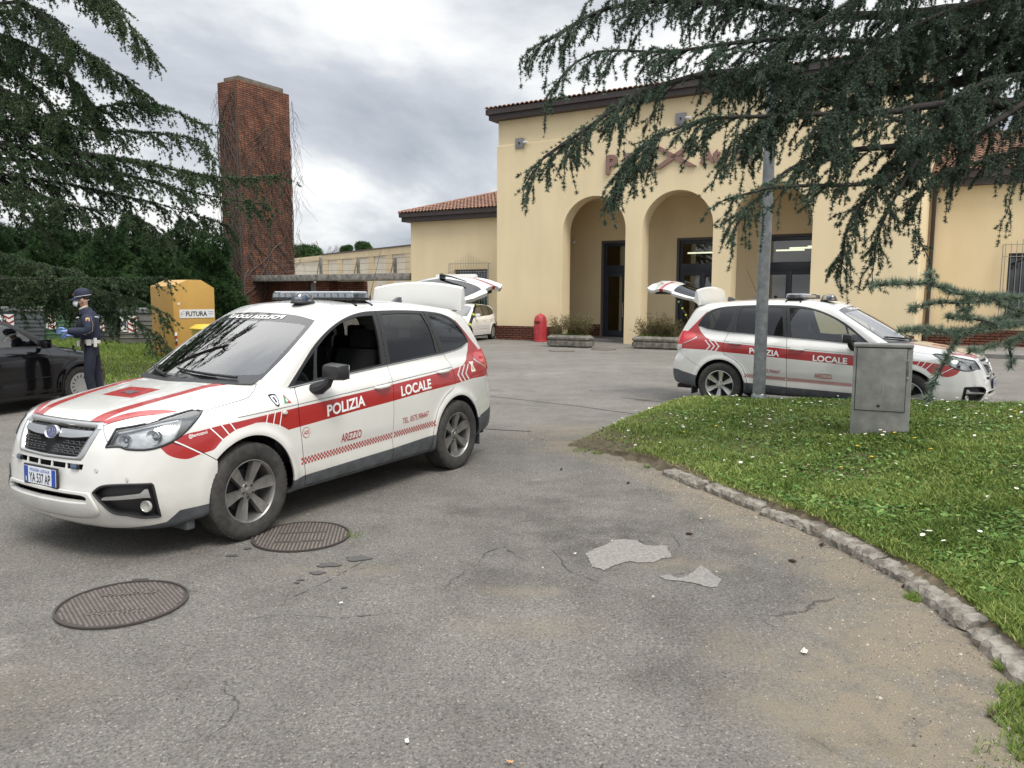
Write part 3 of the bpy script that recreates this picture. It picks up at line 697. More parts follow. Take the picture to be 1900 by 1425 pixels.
STONE = mat('kerb_stone', (.30, .275, .235), .92, noise=(11, .45, (.135, .115, .09)), bump=(60, 1.0))
def kerb():
    pts = np.array(CURB, float); seg = np.linalg.norm(np.diff(pts, axis=0), axis=1); s = np.concatenate([[0], np.cumsum(seg)]); tot = s[-1]
    def at(t): return np.array([np.interp(t, s, pts[:, 0]), np.interp(t, s, pts[:, 1])])
    r = np.random.default_rng(4); t = 1.75; first = True; i = 0
    while t < tot - .1:
        ln = r.uniform(.55, .82) if r.random() > .25 else r.uniform(.25, .38); a = t + .010; b = min(t + ln, tot) - .010; t += ln; K = 22; ph = r.uniform(0, 6)
        V = []; F = []; w = r.uniform(.19, .235); lat = r.normal() * .012; hh = r.uniform(.052, .078); tilt = r.uniform(-.014, .014)
        prof = [(-.105, -.03), (-.108, .2), (-.100, .45), (-.082, .68), (-.055, .86), (-.025, .96), (.0, 1.0), (.035, 1.0), (.065, .94), (.085, .6), (.09, -.03)]
        for k in range(K + 1):
            u = k / K; p = at(a + (b - a) * u); q = at(a + (b - a) * u + .02); d = (q - p); d = d / (np.linalg.norm(d) + 1e-9); n = np.array([-d[1], d[0]])   # towards the grass
            end = min(u, 1 - u); tp = (1 - .30 * max(0, 1 - end / .07) ** 2) * (1 + .035 * math.sin(u * 7 + ph) + .02 * math.sin(u * 17 + ph * 2))
            for x, z in prof:
                jx = .007 * r.normal(); jz = .0055 * r.normal()
                # n points to the right of travel? keep the front (negative) side on the road
                off = (-x * w / .18) * tp + jx + lat
                V.append((p[0] + n[0] * off * 1 + 0, p[1] + n[1] * off, max(z * hh * tp + jz + tilt * (u - .5) * 2, -.03)))
        m_ = len(prof)
        for k in range(K):
            for j in range(m_ - 1): A = k * m_ + j; F.append([A, A + 1, A + 1 + m_, A + m_])
        F += [list(range(m_))[::-1], list(range(K * m_, K * m_ + m_))]
        o = link('kerb_stone', mesh_np('kerb_stone', V, F, STONE, smooth=False))
        i += 1
        c = at((a + b) / 2)
        nm = ['far end stone where the kerb begins near the bare soil', 'second stone from the far end of the kerb', 'third stone from the far end of the kerb', 'fourth stone from the far end of the kerb', 'fifth stone from the far end of the kerb', 'sixth stone from the far end of the kerb', 'seventh stone from the far end of the kerb', 'eighth stone from the far end of the kerb', 'ninth stone from the far end of the kerb', 'tenth stone from the far end of the kerb', 'eleventh stone from the far end of the kerb', 'twelfth stone from the far end of the kerb']
        tag(o, 'worn grey kerb block, ' + (nm[i - 1] if i <= 12 else 'one of those past the twelfth, in the near corner of the kerb'), 'kerb stone', 'worn stone kerb round the grass island')
kerb()

def loose_grit():
    rg = np.random.default_rng(77); n = 5200; y = rg.uniform(2.2, 9.5, n); x0 = np.interp(y, [c[1] for c in CURB[::-1]], [c[0] for c in CURB[::-1]]); x = x0 - .12 - np.abs(rg.normal(size=n)) * np.interp(y, [2, 5, 9], [.55, .35, .25])
    far = rg.random(n) < .25; x[far] = rg.uniform(-3, 2.2, far.sum()); y[far] = rg.uniform(2.6, 8, far.sum()); s_ = rg.uniform(.0018, .0055, n) * (1 + (rg.random(n) < .03) * 1.2)
    B = np.array([(1, 0, 0), (-.5, .87, 0), (-.5, -.87, 0), (.1, .1, .9)]); a = rg.uniform(0, 6.28, n); c, s2 = np.cos(a), np.sin(a)
    V = B[None] * s_[:, None, None] * rg.uniform(.7, 1.3, (n, 4, 3)); X = V[..., 0] * c[:, None] - V[..., 1] * s2[:, None]; Y = V[..., 0] * s2[:, None] + V[..., 1] * c[:, None]
    P = np.stack([X + x[:, None], Y + y[:, None], V[..., 2] + .001], -1).reshape(-1, 3); F = (np.array([[0, 1, 3], [1, 2, 3], [2, 0, 3]])[None] + (np.arange(n) * 4)[:, None, None]).reshape(-1, 3)
    me = mesh_np('loose_grit', P, F, [mat('grit_pale', (.42, .38, .31), .9), mat('grit_dark', (.075, .06, .045), .9)], np.repeat((rg.random(n) < .42).astype(int), 3)); tag(link('loose_grit', me), 'loose grit and crumbs of soil scattered along the kerb', 'grit', kind='stuff')
loose_grit()
# ================================================================== grass, flowers
def leafmat(name, c1, c2, c3, rough=.6, trans=.25):
    """leaf colour varies from leaf to leaf by a vertex colour 'var'"""
    m = bpy.data.materials.new(name); m.use_nodes = True; nt = m.node_tree; b = bsdf(m); N = nt.nodes; L = nt.links
    a = N.new('ShaderNodeAttribute'); a.attribute_name = 'var'; r = N.new('ShaderNodeValToRGB'); L.new(a.outputs['Fac'], r.inputs[0])
    e = r.color_ramp.elements; e[0].position = 0; e[0].color = (*c1, 1); e[1].position = 1; e[1].color = (*c3, 1); k = e.new(.55); k.color = (*c2, 1)
    L.new(r.outputs[0], b.inputs['Base Color']); b.inputs['Roughness'].default_value = rough; b.inputs['Specular IOR Level'].default_value = .3
    if trans:
        o = N['Material Output']; t = N.new('ShaderNodeBsdfTranslucent'); L.new(r.outputs[0], t.inputs[0]); mx = N.new('ShaderNodeMixShader'); mx.inputs[0].default_value = trans
        L.new(b.outputs[0], mx.inputs[1]); L.new(t.outputs[0], mx.inputs[2]); L.new(mx.outputs[0], o.inputs[0])
    return m
def with_var(me, v):
    ca = me.color_attributes.new('var', 'FLOAT_COLOR', 'POINT'); v = np.clip(np.asarray(v), 0, 1); c = np.stack([v, v, v, np.ones(len(v))], 1).astype(np.float32); ca.data.foreach_set('color', c.ravel()); return me
GRM = leafmat('grass_leaf', (.032, .064, .010), (.160, .245, .040), (.46, .50, .17))
STRAW = leafmat('dry_grass', (.16, .12, .06), (.25, .20, .10), (.36, .30, .17))
def blades(P, n_seg, h, w, lean, rg, var):
    """curved grass blades at P (n,3)"""
    n = len(P); an = rg.uniform(0, 2 * math.pi, n); la = rg.uniform(0, 2 * math.pi, n)
    d = np.stack([np.cos(la), np.sin(la), np.zeros(n)], 1); h = np.asarray(h); sd = np.stack([np.cos(an), np.sin(an), np.zeros(n)], 1)
    V = []; 
    for k in range(n_seg + 1):
        t = k / n_seg; c = P + d * (lean * t ** 1.7)[:, None] + np.array([0, 0, 1]) * (h * (t - .25 * t * t * lean / np.maximum(h, .01)))[:, None]; ww = (w * (1 - t) ** .7)[:, None] * sd
        V += [c - ww, c + ww] if k < n_seg else [c]
    V = np.stack(V, 1); m = V.shape[1]; F = []
    for k in range(n_seg - 1): F += [[2 * k, 2 * k + 1, 2 * k + 3], [2 * k, 2 * k + 3, 2 * k + 2]]
    F.append([2 * n_seg - 2, 2 * n_seg - 1, 2 * n_seg])
    F = np.array(F); FF = (F[None] + (np.arange(n) * m)[:, None, None]).reshape(-1, 3); return V.reshape(-1, 3), FF, np.repeat(var, m)
def in_view(P, mx=80):
    a = P[:, 0] / np.maximum(P[:, 1], .1) * FPX; return (P[:, 1] > 1.6) & (np.abs(a) < 950 + mx)
def scatter(n, rg):
    """random island points, denser near the camera"""
    out = []
    while sum(len(o) for o in out) < n:
        y = rg.uniform(1.5, 13, 40000); x = rg.uniform(.5, 13, 40000); k = rg.random(40000) < np.clip(14 / y ** 1.7, .12, 1)
        P = np.stack([x[k], y[k]], 1); P = P[in_view(P)]; P = P[sdf_poly(P, ISL) < -.02]; out.append(P)
    return np.concatenate(out)[:n]
def build_grass():
    rg = np.random.default_rng(11)
    P = scatter(150000, rg); z = island_z(P[:, 0], P[:, 1]); dc = dpoly(P, CURB); n1 = fbm(P[:, 0], P[:, 1], 1.1, 4); n2 = fbm(P[:, 0], P[:, 1], 3.3, 1)
    # bare, strawy zone at the kerb and the island's tip
    bare = np.clip(.9 - dc / .5 + .8 * n1 + .5 * n2, 0, 1) * np.clip((P[:, 1] - 4.2) / 2.0, .10, 1) + np.clip(1.5 - (P[:, 0] - .6) / .9, 0, 1) + .35 * np.clip(fbm(P[:, 0], P[:, 1], 1.9, 17) - .25, 0, 1)
    keep = rg.random(len(P)) > bare * .90; Q = P[keep]; zq = z[keep]; n = len(Q); q1 = n1[keep]; q2 = n2[keep]
    h = (rg.uniform(.018, .055, n) * (1 + .55 * q2) + .008) * np.clip(1 + .9 * fbm(Q[:, 0], Q[:, 1], 1.6, 8), .35, 2.2); var = np.clip(.48 + .22 * q1 + .20 * fbm(Q[:, 0], Q[:, 1], .8, 21) + .28 * rg.normal(size=n) + .25 * np.clip((3.2 - Q[:, 0]) / 2, 0, 1), 0, 1)
    V, F, C = blades(np.stack([Q[:, 0], Q[:, 1], zq - .004], 1), 2, h, rg.uniform(.0022, .0045, n) * (1 + Q[:, 1] / 9), h * rg.uniform(.3, 1.1, n), rg, var)
    tag(link('short_grass', with_var(mesh_np('short_grass', V, F, GRM), C)), 'short green grass covering the raised island', 'grass', kind='stuff')
    # broad leaves: clover, plantain and dandelion rosettes
    P = scatter(26000, rg); n2 = fbm(P[:, 0], P[:, 1], 2.4, 7); dc = dpoly(P, CURB); P = P[(rg.random(len(P)) < np.clip(.65 + .5 * n2, .1, 1)) & (dc > .12) & ((P[:, 0] > 1.7) | (rg.random(len(P)) < .25))]
    n = len(P); z = island_z(P[:, 0], P[:, 1]); an = rg.uniform(0, 2 * math.pi, n); ln = rg.uniform(.018, .05, n) * (1 + (rg.random(n) < .12) * .8); up = rg.uniform(.15, .9, n); w = ln * rg.uniform(.22, .42, n)
    d = np.stack([np.cos(an), np.sin(an), up], 1); d /= np.linalg.norm(d, axis=1)[:, None]; s = np.stack([-np.sin(an), np.cos(an), np.zeros(n)], 1)
    b = np.stack([P[:, 0], P[:, 1], z + rg.uniform(.002, .03, n)], 1); dn = np.array([0, 0, -1])
    V = np.stack([b, b + d * (ln * .45)[:, None] - s * w[:, None], b + d * (ln * .5)[:, None] + dn * .003, b + d * (ln * .45)[:, None] + s * w[:, None], b + d * ln[:, None] + dn * (ln * .25)[:, None]], 1)
    F = np.array([[0, 2, 1], [0, 3, 2], [1, 2, 4], [2, 3, 4]]); FF = (F[None] + (np.arange(n) * 5)[:, None, None]).reshape(-1, 3)
    tag(link('clover_leaves', with_var(mesh_np('clover_leaves', V.reshape(-1, 3), FF, leafmat('broad_leaf', (.034, .085, .014), (.115, .225, .042), (.28, .40, .12))), np.repeat(np.clip(.5 + .25 * rg.normal(size=n), 0, 1), 5))), 'low clover and broad leaves between the grass blades', 'ground cover', kind='stuff')
    # straw
    P = scatter(85000, rg); dc = dpoly(P, CURB); n1 = fbm(P[:, 0], P[:, 1], 1.3, 6); k = rg.random(len(P)) < np.clip(1.05 - dc / 1.1 + .5 * n1 + np.clip((3.0 - P[:, 0]) / 2, 0, 1) * .5, .14, 1) * np.clip((P[:, 1] - 3.2) / 1.5, .30, 1); P = P[k]; n = len(P)
    h = rg.uniform(.004, .02, n); V, F, C = blades(np.stack([P[:, 0], P[:, 1], island_z(P[:, 0], P[:, 1]) + .004], 1), 1, h, np.full(n, .0022) * (1 + P[:, 1] / 10), rg.uniform(.02, .06, n), rg, np.clip(.5 + .3 * rg.normal(size=n), 0, 1))
    tag(link('dry_straw', with_var(mesh_np('dry_straw', V, F, STRAW), C)), 'dead straw lying on the bare edge of the island', 'dead grass', kind='stuff')
    # grass tufts that hang over the kerb and grow in the corner by the kerb's foot
    T = []
    for cx, cy, r_, k in ((2.22, 3.2, .10, 500), (2.13, 3.0, .15, 900), (2.10, 2.75, .20, 1300), (1.98, 2.48, .17, 900), (2.05, 2.3, .25, 1200), (2.0, 2.62, .30, 300), (2.31, 3.45, .05, 200), (2.33, 5.1, .03, 60), (2.32, 4.3, .05, 160), (1.38, 7.75, .05, 60), (.78, 8.6, .10, 90), (.95, 8.45, .07, 70), (-1.14, 5.45, .07, 40)):
        a = rg.uniform(0, 2 * math.pi, k); rr = r_ * np.sqrt(rg.random(k)); T.append(np.stack([cx + rr * np.cos(a), cy + rr * np.sin(a), np.zeros(k)], 1))
    cv = np.array(CURB); t_ = rg.uniform(2, len(CURB) - 1.01, 9000); i_ = t_.astype(int); f_ = (t_ - i_)[:, None]; d_ = cv[i_ + 1] - cv[i_]; d_ /= np.linalg.norm(d_, axis=1)[:, None]; nn_ = np.stack([-d_[:, 1], d_[:, 0]], 1); p_ = cv[i_] * (1 - f_) + cv[i_ + 1] * f_ + nn_ * rg.uniform(.075, .21, (9000, 1)); k_ = fbm(p_[:, 0], p_[:, 1], 3.1, 5) + .45 + .5 * (p_[:, 1] < 5) > rg.random(9000) * .9; T.append(np.concatenate([p_, np.zeros((9000, 1))], 1)[k_])
    T = np.concatenate(T); ins = sdf_poly(T[:, :2], ISL) < -.02; T[ins, 2] = island_z(T[ins, 0], T[ins, 1]); n = len(T)
    V, F, C = blades(T, 2, rg.uniform(.02, .06, n), rg.uniform(.002, .0035, n), rg.uniform(.02, .05, n), rg, np.clip(.5 + .2 * rg.normal(size=n), 0, 1))
    tag(link('kerbside_grass', with_var(mesh_np('kerbside_grass', V, F, GRM), C)), 'loose grass growing at the foot of the kerb', 'grass', kind='stuff')
    # tall pale stems
    n = 170; P = np.stack([rg.uniform(4.0, 7.5, n), rg.uniform(5.3, 8.6, n)], 1); P = P[in_view(P, 0)]; n = len(P)
    V, F, C = blades(np.stack([P[:, 0], P[:, 1], island_z(P[:, 0], P[:, 1])], 1), 3, rg.uniform(.08, .2, n), np.full(n, .0016), rg.uniform(.0, .05, n), rg, np.full(n, .6))
    tag(link('dry_stems', with_var(mesh_np('dry_stems', V, F, STRAW), C)), 'thin pale stalks standing up in the grass', 'dead grass', kind='stuff')
    # daisies
    PET = mat('petal_white', (.78, .78, .76), .6); DY = mat('flower_yellow', (.75, .50, .03), .6); STM = mat('flower_stem', (.07, .12, .03), .6)
    def daisy(rad=.011, h=.05):
        V = []; F = []; M = []; k = 12
        V += [(0, 0, h)] + [(rad * math.cos(2 * math.pi * i / k) * (1 if i % 2 else .86), rad * math.sin(2 * math.pi * i / k) * (1 if i % 2 else .86), h + .002) for i in range(k)]
        F += [[0, i, i % k + 1] for i in range(1, k + 1)]; M += [0] * k; b = len(V)
        V += [(0, 0, h + .004)] + [(rad * .36 * math.cos(2 * math.pi * i / 6), rad * .36 * math.sin(2 * math.pi * i / 6), h + .0025) for i in range(6)]; F += [[b, b + i, b + i % 6 + 1] for i in range(1, 7)]; M += [1] * 6; b = len(V)
        V += [(-.0008, 0, 0), (.0008, 0, 0), (.0008, 0, h), (-.0008, 0, h), (0, -.0008, 0), (0, .0008, 0), (0, .0008, h), (0, -.0008, h)]; F += [[b, b + 1, b + 2, b + 3], [b + 4, b + 5, b + 6, b + 7]]; M += [2] * 2
        return mesh_np('daisy', V, F, [PET, DY, STM], M)
    dm = [daisy(r, h) for r, h in ((.0115, .045), (.013, .055), (.010, .05))]
    cand = scatter(4000, rg); dens = np.clip(.05 + 1.3 * fbm(cand[:, 0], cand[:, 1], 1.3, 12) + (cand[:, 1] > 8) * .9 + (cand[:, 0] > 4.5) * .4, 0, 1) * (cand[:, 0] > 1.25) * (cand[:, 1] > 3.4)
    cand = cand[rg.random(len(cand)) < dens]; 
    wt = np.where(cand[:, 1] > 7.0, 1.0, .30); cand = cand[rg.random(len(cand)) < wt][:290]
    for c in cand:
        o = bpy.data.objects.new('daisy', dm[rg.integers(3)]); COL.objects.link(o); o.location = (c[0], c[1], float(island_z(np.array([c[0]]), np.array([c[1]]))[0]) - .002); o.rotation_euler = (rg.uniform(-.5, .25), rg.uniform(-.4, .4), rg.uniform(0, 6)); s_ = rg.uniform(1.0, 1.6); o.scale = (s_, s_, s_ * rg.uniform(.7, 1.2))
        tag(o, 'small white daisy with a yellow centre scattered among others in the island grass', 'daisy', 'daisies in the island grass')
    spots = [(1268, 801, 'single dandelion left of the grey cabinet, in the middle of the lawn'), (1331, 789, 'orange yellow flower head above a straw patch, far left of the grey cabinet'), (1664, 801, 'dandelion on a long stalk touching the base of the grey cabinet'), (1701, 811, 'dandelion just off the lower corner of the grey cabinet, tall stem'), (1726, 831, 'dandelion leaning low, second outward from the grey cabinet corner'), (1593, 826, 'dandelion below the grey cabinet on its near side'), (1617, 846, 'dandelion lower down the slope in front of the grey cabinet'), (1563, 866, 'small dandelion nearest the kerb in front of the grey cabinet'), (1884, 761, 'dandelion high in the grass at the far end of the lawn')]
    for x, y, lb in spots:
        d = 6.0
        for _ in range(30):
            w = W(x, y, d); zz = float(island_z(np.array([w[0]]), np.array([w[1]]))[0]) + .075; d -= (zz - w[2]) * 3.0 if abs(zz - w[2]) < 1 else .1
            d = min(max(d, 3), 12)
        w = W(x, y, d); m = MB(); h = .075
        m.tube([(0, 0, 0), (.005, 0, h * .6), (0, 0, h)], .0018, 2, k=5)
        m.lathe([(.001, h + .010), (.012, h + .009), (.019, h + .004), (.012, h - .002), (.001, h - .004)], 1, k=14)
        o = m.build('dandelion', [PET, DY, STM]); o.location = (w[0], w[1], w[2] - h); o.rotation_euler = (rg.uniform(-.3, .1), rg.uniform(-.2, .2), 0); tag(o, lb, 'dandelion', 'dandelions in the island grass')
build_grass()
# ================================================================== station building
def wallmat(name, c, c2, streak=.12):
    m = bpy.data.materials.new(name); m.use_nodes = True; nt = m.node_tree; N = nt.nodes; L = nt.links; b = bsdf(m)
    tc = N.new('ShaderNodeTexCoord'); n = N.new('ShaderNodeTexNoise'); n.inputs['Scale'].default_value = .55; n.inputs['Detail'].default_value = 6; L.new(tc.outputs['Object'], n.inputs[0])
    mp = N.new('ShaderNodeMapping'); mp.inputs['Scale'].default_value = (.9, .9, .22); L.new(tc.outputs['Object'], mp.inputs[0]); n2 = N.new('ShaderNodeTexNoise'); n2.inputs['Scale'].default_value = 1.5; n2.inputs['Detail'].default_value = 5; L.new(mp.outputs[0], n2.inputs[0])
    r = N.new('ShaderNodeValToRGB'); r.color_ramp.elements[0].position = .3; r.color_ramp.elements[1].position = .7; r.color_ramp.elements[0].color = (*c2, 1); r.color_ramp.elements[1].color = (*c, 1); L.new(n.outputs[0], r.inputs[0])
    r2 = N.new('ShaderNodeValToRGB'); r2.color_ramp.elements[0].position = .35; r2.color_ramp.elements[1].position = .6; r2.color_ramp.elements[0].color = (1 - streak,) * 3 + (1,); r2.color_ramp.elements[1].color = (1, 1, 1, 1); L.new(n2.outputs[0], r2.inputs[0])
    x = N.new('ShaderNodeMix'); x.data_type = 'RGBA'; x.blend_type = 'MULTIPLY'; x.inputs[0].default_value = 1; L.new(r.outputs[0], x.inputs[6]); L.new(r2.outputs[0], x.inputs[7]); sp = N.new('ShaderNodeSeparateXYZ'); L.new(tc.outputs['Object'], sp.inputs[0]); mr = N.new('ShaderNodeMapRange'); mr.inputs['From Min'].default_value = 1.5; mr.inputs['From Max'].default_value = .3; mr.inputs['To Max'].default_value = .55; L.new(sp.outputs[2], mr.inputs[0])
    n4 = N.new('ShaderNodeTexNoise'); n4.inputs['Scale'].default_value = 2.2; n4.inputs['Detail'].default_value = 8; n4.inputs['Roughness'].default_value = .7; L.new(tc.outputs['Object'], n4.inputs[0]); mu = N.new('ShaderNodeMath'); mu.operation = 'MULTIPLY'; L.new(mr.outputs[0], mu.inputs[0]); L.new(n4.outputs[0], mu.inputs[1])
    y = N.new('ShaderNodeMix'); y.data_type = 'RGBA'; L.new(mu.outputs[0], y.inputs[0]); L.new(x.outputs[2], y.inputs[6]); y.inputs[7].default_value = (c[0] * .62, c[1] * .6, c[2] * .6, 1); L.new(y.outputs[2], b.inputs['Base Color'])
    b.inputs['Roughness'].default_value = .9; b.inputs['Specular IOR Level'].default_value = .2
    n3 = N.new('ShaderNodeTexNoise'); n3.inputs['Scale'].default_value = 35; n3.inputs['Detail'].default_value = 4; L.new(tc.outputs['Object'], n3.inputs[0]); bp = N.new('ShaderNodeBump'); bp.inputs['Strength'].default_value = .07; bp.inputs['Distance'].default_value = .02; L.new(n3.outputs[0], bp.inputs['Height']); L.new(bp.outputs[0], b.inputs['Normal'])
    return m
def brickmat(name, c1, c2, joint_col, row=.062, length=.27, gap=.012, grime=.35):
    m = bpy.data.materials.new(name); m.use_nodes = True; nt = m.node_tree; N = nt.nodes; L = nt.links; b = bsdf(m)
    tc = N.new('ShaderNodeTexCoord'); sp = N.new('ShaderNodeSeparateXYZ'); L.new(tc.outputs['Object'], sp.inputs[0])
    ad = N.new('ShaderNodeMath'); ad.operation = 'ADD'; L.new(sp.outputs[0], ad.inputs[0]); L.new(sp.outputs[1], ad.inputs[1]); cb = N.new('ShaderNodeCombineXYZ'); L.new(ad.outputs[0], cb.inputs[0]); L.new(sp.outputs[2], cb.inputs[1])
    nz = N.new('ShaderNodeTexNoise'); nz.inputs['Scale'].default_value = 3; nz.inputs['Detail'].default_value = 3; L.new(tc.outputs['Object'], nz.inputs[0]); vm = N.new('ShaderNodeVectorMath'); vm.operation = 'MULTIPLY_ADD'; L.new(nz.outputs['Color'], vm.inputs[0]); vm.inputs[1].default_value = (.02, .02, 0); L.new(cb.outputs[0], vm.inputs[2])
    br = N.new('ShaderNodeTexBrick'); br.inputs['Scale'].default_value = 1; br.inputs['Brick Width'].default_value = length; br.inputs['Row Height'].default_value = row; br.inputs['Mortar Size'].default_value = gap; br.inputs['Mortar Smooth'].default_value = .25; br.inputs['Bias'].default_value = -.1
    br.inputs['Color1'].default_value = (*c1, 1); br.inputs['Color2'].default_value = (*c2, 1); br.inputs['Mortar'].default_value = (*joint_col, 1); L.new(vm.outputs[0], br.inputs['Vector'])
    n = N.new('ShaderNodeTexNoise'); n.inputs['Scale'].default_value = .9; n.inputs['Detail'].default_value = 8; n.inputs['Roughness'].default_value = .65; L.new(tc.outputs['Object'], n.inputs[0])
    r = N.new('ShaderNodeValToRGB'); r.color_ramp.elements[0].position = .38; r.color_ramp.elements[1].position = .62; g = 1 - grime; r.color_ramp.elements[0].color = (g, g, g * 1.02, 1); r.color_ramp.elements[1].color = (1, 1, 1, 1); L.new(n.outputs[0], r.inputs[0])
    x = N.new('ShaderNodeMix'); x.data_type = 'RGBA'; x.blend_type = 'MULTIPLY'; x.inputs[0].default_value = 1; L.new(br.outputs[0], x.inputs[6]); L.new(r.outputs[0], x.inputs[7]); L.new(x.outputs[2], b.inputs['Base Color'])
    b.inputs['Roughness'].default_value = .9; bp = N.new('ShaderNodeBump'); bp.invert = True; bp.inputs['Strength'].default_value = 1; bp.inputs['Distance'].default_value = .03; L.new(br.outputs['Fac'], bp.inputs['Height']); L.new(bp.outputs[0], b.inputs['Normal'])
    return m
CREAM = wallmat('cream_render', (.79, .655, .425), (.745, .61, .385), .06)
BRB = brickmat('plinth_brick', (.20, .065, .038), (.26, .09, .05), (.055, .022, .016), .092, .30, .022)
FASC = mat('brown_fascia', (.050, .036, .034), .55, noise=(6, .3))
TILE = mat('roof_tile', (.33, .175, .115), .85, noise=(5, .5, (.17, .10, .075)), bump=(30, .4))
FRM = mat('door_frame_blue', (.020, .026, .040), .4); SHD = mat('grey_stone_frame', (.095, .085, .082), .7)
GDOOR = glassmat('door_glass', (.50, .55, .55), refl=.8); GWIN = glassmat('window_glass', (.32, .42, .42), refl=.85)
IRONG = mat('grey_iron', (.27, .26, .25), .55, metal=.2); BRN = mat('brown_pipe', (.055, .035, .030), .5)
SIGNC = mat('sign_brown', (.235, .135, .11), .6); CONC = mat('concrete', (.30, .28, .25), .9, noise=(4, .45, (.12, .115, .10)), bump=(30, .5))
INT = mat('interior_wall', (.34, .26, .16), .9); 
def station():
    S = empty('station_building', (-.62, 31.58, 0), R_(-31), 'cream rendered building with three tall arches, low tiled side wings and a brick plinth', 'building')
    Lw = 15.1; H1 = 8.6
    cs = (4.25, 7.48, 10.72); hw = 1.29; zs = 4.17; n = 24
    def arch(c, z0=0.0): return [(c - hw, z0)] + [(c - hw * math.cos(math.pi * i / n), zs + hw * math.sin(math.pi * i / n)) for i in range(n + 1)] + [(c + hw, z0)]
    def holed(x0, x1, z0, z1, y, holes, mt, name, flip=False):
        pts = [(x0, z0)]; edges = []
        # bottom edge walks round the openings
        out = [(x0, z0)]
        for h in holes: out += h
        out += [(x1, z0), (x1, z1), (x0, z1)]
        vs = [Vector(p) for p in out]; ed = [(i, (i + 1) % len(vs)) for i in range(len(vs))]
        co, e2, fa, *_ = delaunay_2d_cdt(vs, ed, [list(range(len(vs)))], 1, 1e-6)
        return [(v[0], y, v[1]) for v in co], [list(f) for f in fa]
    m = MB(); holes = [arch(c) for c in cs]
    V, F = holed(0, Lw, 0, 7.63, 0, holes, None, '')
    m.add(V, F); V, F = holed(0, Lw, 0, 5.6, .65, [arch(c) for c in cs], None, ''); m.add(V, [f[::-1] for f in F])
    for h in holes:
        k = len(h); m.add([(x, 0, z) for x, z in h] + [(x, .65, z) for x, z in h], [[i, i + 1, k + i + 1, k + i] for i in range(k - 1)])
    m.add([(0, 0, 7.63), (Lw, 0, 7.63), (Lw, .05, 7.66), (0.04, .05, 7.66)], [[0, 1, 2, 3]])
    m.add([(.04, .05, 7.66), (Lw, .05, 7.66), (Lw, .05, H1), (.04, .05, H1)], [[0, 1, 2, 3]])
    m.add([(0, 0, 0), (0, 0, 7.63), (0, 12, 7.63), (0, 12, 0)], [[0, 1, 2, 3]]); m.add([(.04, .05, 7.63), (.04, .05, H1), (.04, 12, H1), (.04, 12, 7.63)], [[0, 1, 2, 3]])
    m.add([(Lw, 0, 0), (Lw, 0, 7.63), (Lw, 12, 7.63), (Lw, 12, 0)], [[0, 1, 2, 3]]); m.add([(Lw, .05, 7.63), (Lw, .05, H1), (Lw, 12, H1), (Lw, 12, 7.63)], [[0, 1, 2, 3]])
    m.build('front_wall', CREAM, S)
    # porch behind the arches
    m = MB(); d = 3.0; door_h = 3.93
    dz = [(c - .92, c + .92) for c in cs]
    out = []
    for a, b in dz: out.append([(a, 0), (a, door_h), (b, door_h), (b, 0)])
    V, F = holed(.7, 14.4, 0, 5.6, d, out, None, ''); m.add(V, F)
    m.add([(.7, .65, 0), (.7, .65, 5.6), (.7, d, 5.6), (.7, d, 0)], [[0, 1, 2, 3]]); m.add([(14.4, .65, 0), (14.4, .65, 5.6), (14.4, d, 5.6), (14.4, d, 0)], [[0, 1, 2, 3]])
    m.add([(.7, .65, 5.6), (14.4, .65, 5.6), (14.4, d, 5.6), (.7, d, 5.6)], [[0, 1, 2, 3]])
    m.build('porch_wall', CREAM, S)
    # raised door surround bands
    for a, b in dz: m = MB(); m.box((a - .14, d - .03, door_h + .10), (b + .14, d - .002, door_h + .20)); m.build('door_cornice', CREAM, S)
    m = MB(); m.box((.72, .66, .0), (14.38, d - .01, .09)); m.build('porch_floor', mat('porch_stone', (.16, .155, .15), .8, noise=(5, .3)), S)
    # brick plinth, real courses
    rows = 7; hh = .56 / rows
    def courses(x0, x1, y0, y1, z0=.0, tot=.56):
        m = MB(); k = max(1, int(round(tot / hh)))
        for i in range(k): m.box((x0, y0, z0 + i * tot / k + .011), (x1, y1, z0 + (i + 1) * tot / k - .011))
        m.box((x0 + .01, y0 + .025, z0), (x1 - .01, y1 - .002 if y1 > y0 + .05 else y1, z0 + tot)); m.build('brick_plinth', BRB, S)
    courses(-.02, cs[0] - hw - .0, -.055, -.003)
    courses(cs[2] + hw, Lw + .02, -.055, -.003)
    for a, b in ((.75, dz[0][0] - .12), (dz[0][1] + .12, dz[1][0] - .12), (dz[1][1] + .12, dz[2][0] - .12), (dz[2][1] + .12, 14.35)): courses(a, b, d - .05, d - .003, .09, .50)
    courses(-7.44, -.02, 3.84, 3.895); courses(Lw, Lw + 9.0, 3.84, 3.895, .10, .56)
    # doors
    lamp = mat('interior_lamp', (1, .9, .7), .5, emit=((1.0, .84, .58), 3.0))
    for i, (a, b) in enumerate(dz):
        D = empty('glazed_door', (0, 0, 0)); D.parent = S; y = d + .10
        f = MB()
        for bx in (((a - .0, y - .06, .09), (a + .09, y + .06, door_h)), ((b - .09, y - .06, .09), (b, y + .06, door_h)), ((a + .09, y - .06, door_h - .14), (b - .09, y + .06, door_h)), ((a + .09, y - .06, 2.68), (b - .09, y + .06, 3.02)),
                   ((a + .09, y - .05, .09), (b - .09, y + .05, .20))): f.box(*bx)
        xm = (a + b) / 2
        for x0, x1 in ((a + .09, xm), (xm, b - .09)):
            f.box((x0, y - .045, .20), (x0 + .10, y + .045, 2.68)); f.box((x1 - .10, y - .045, .20), (x1, y + .045, 2.68)); f.box((x0 + .10, y - .045, 2.56), (x1 - .10, y + .045, 2.68)); f.box((x0 + .10, y - .045, .20), (x1 - .10, y + .045, .34))
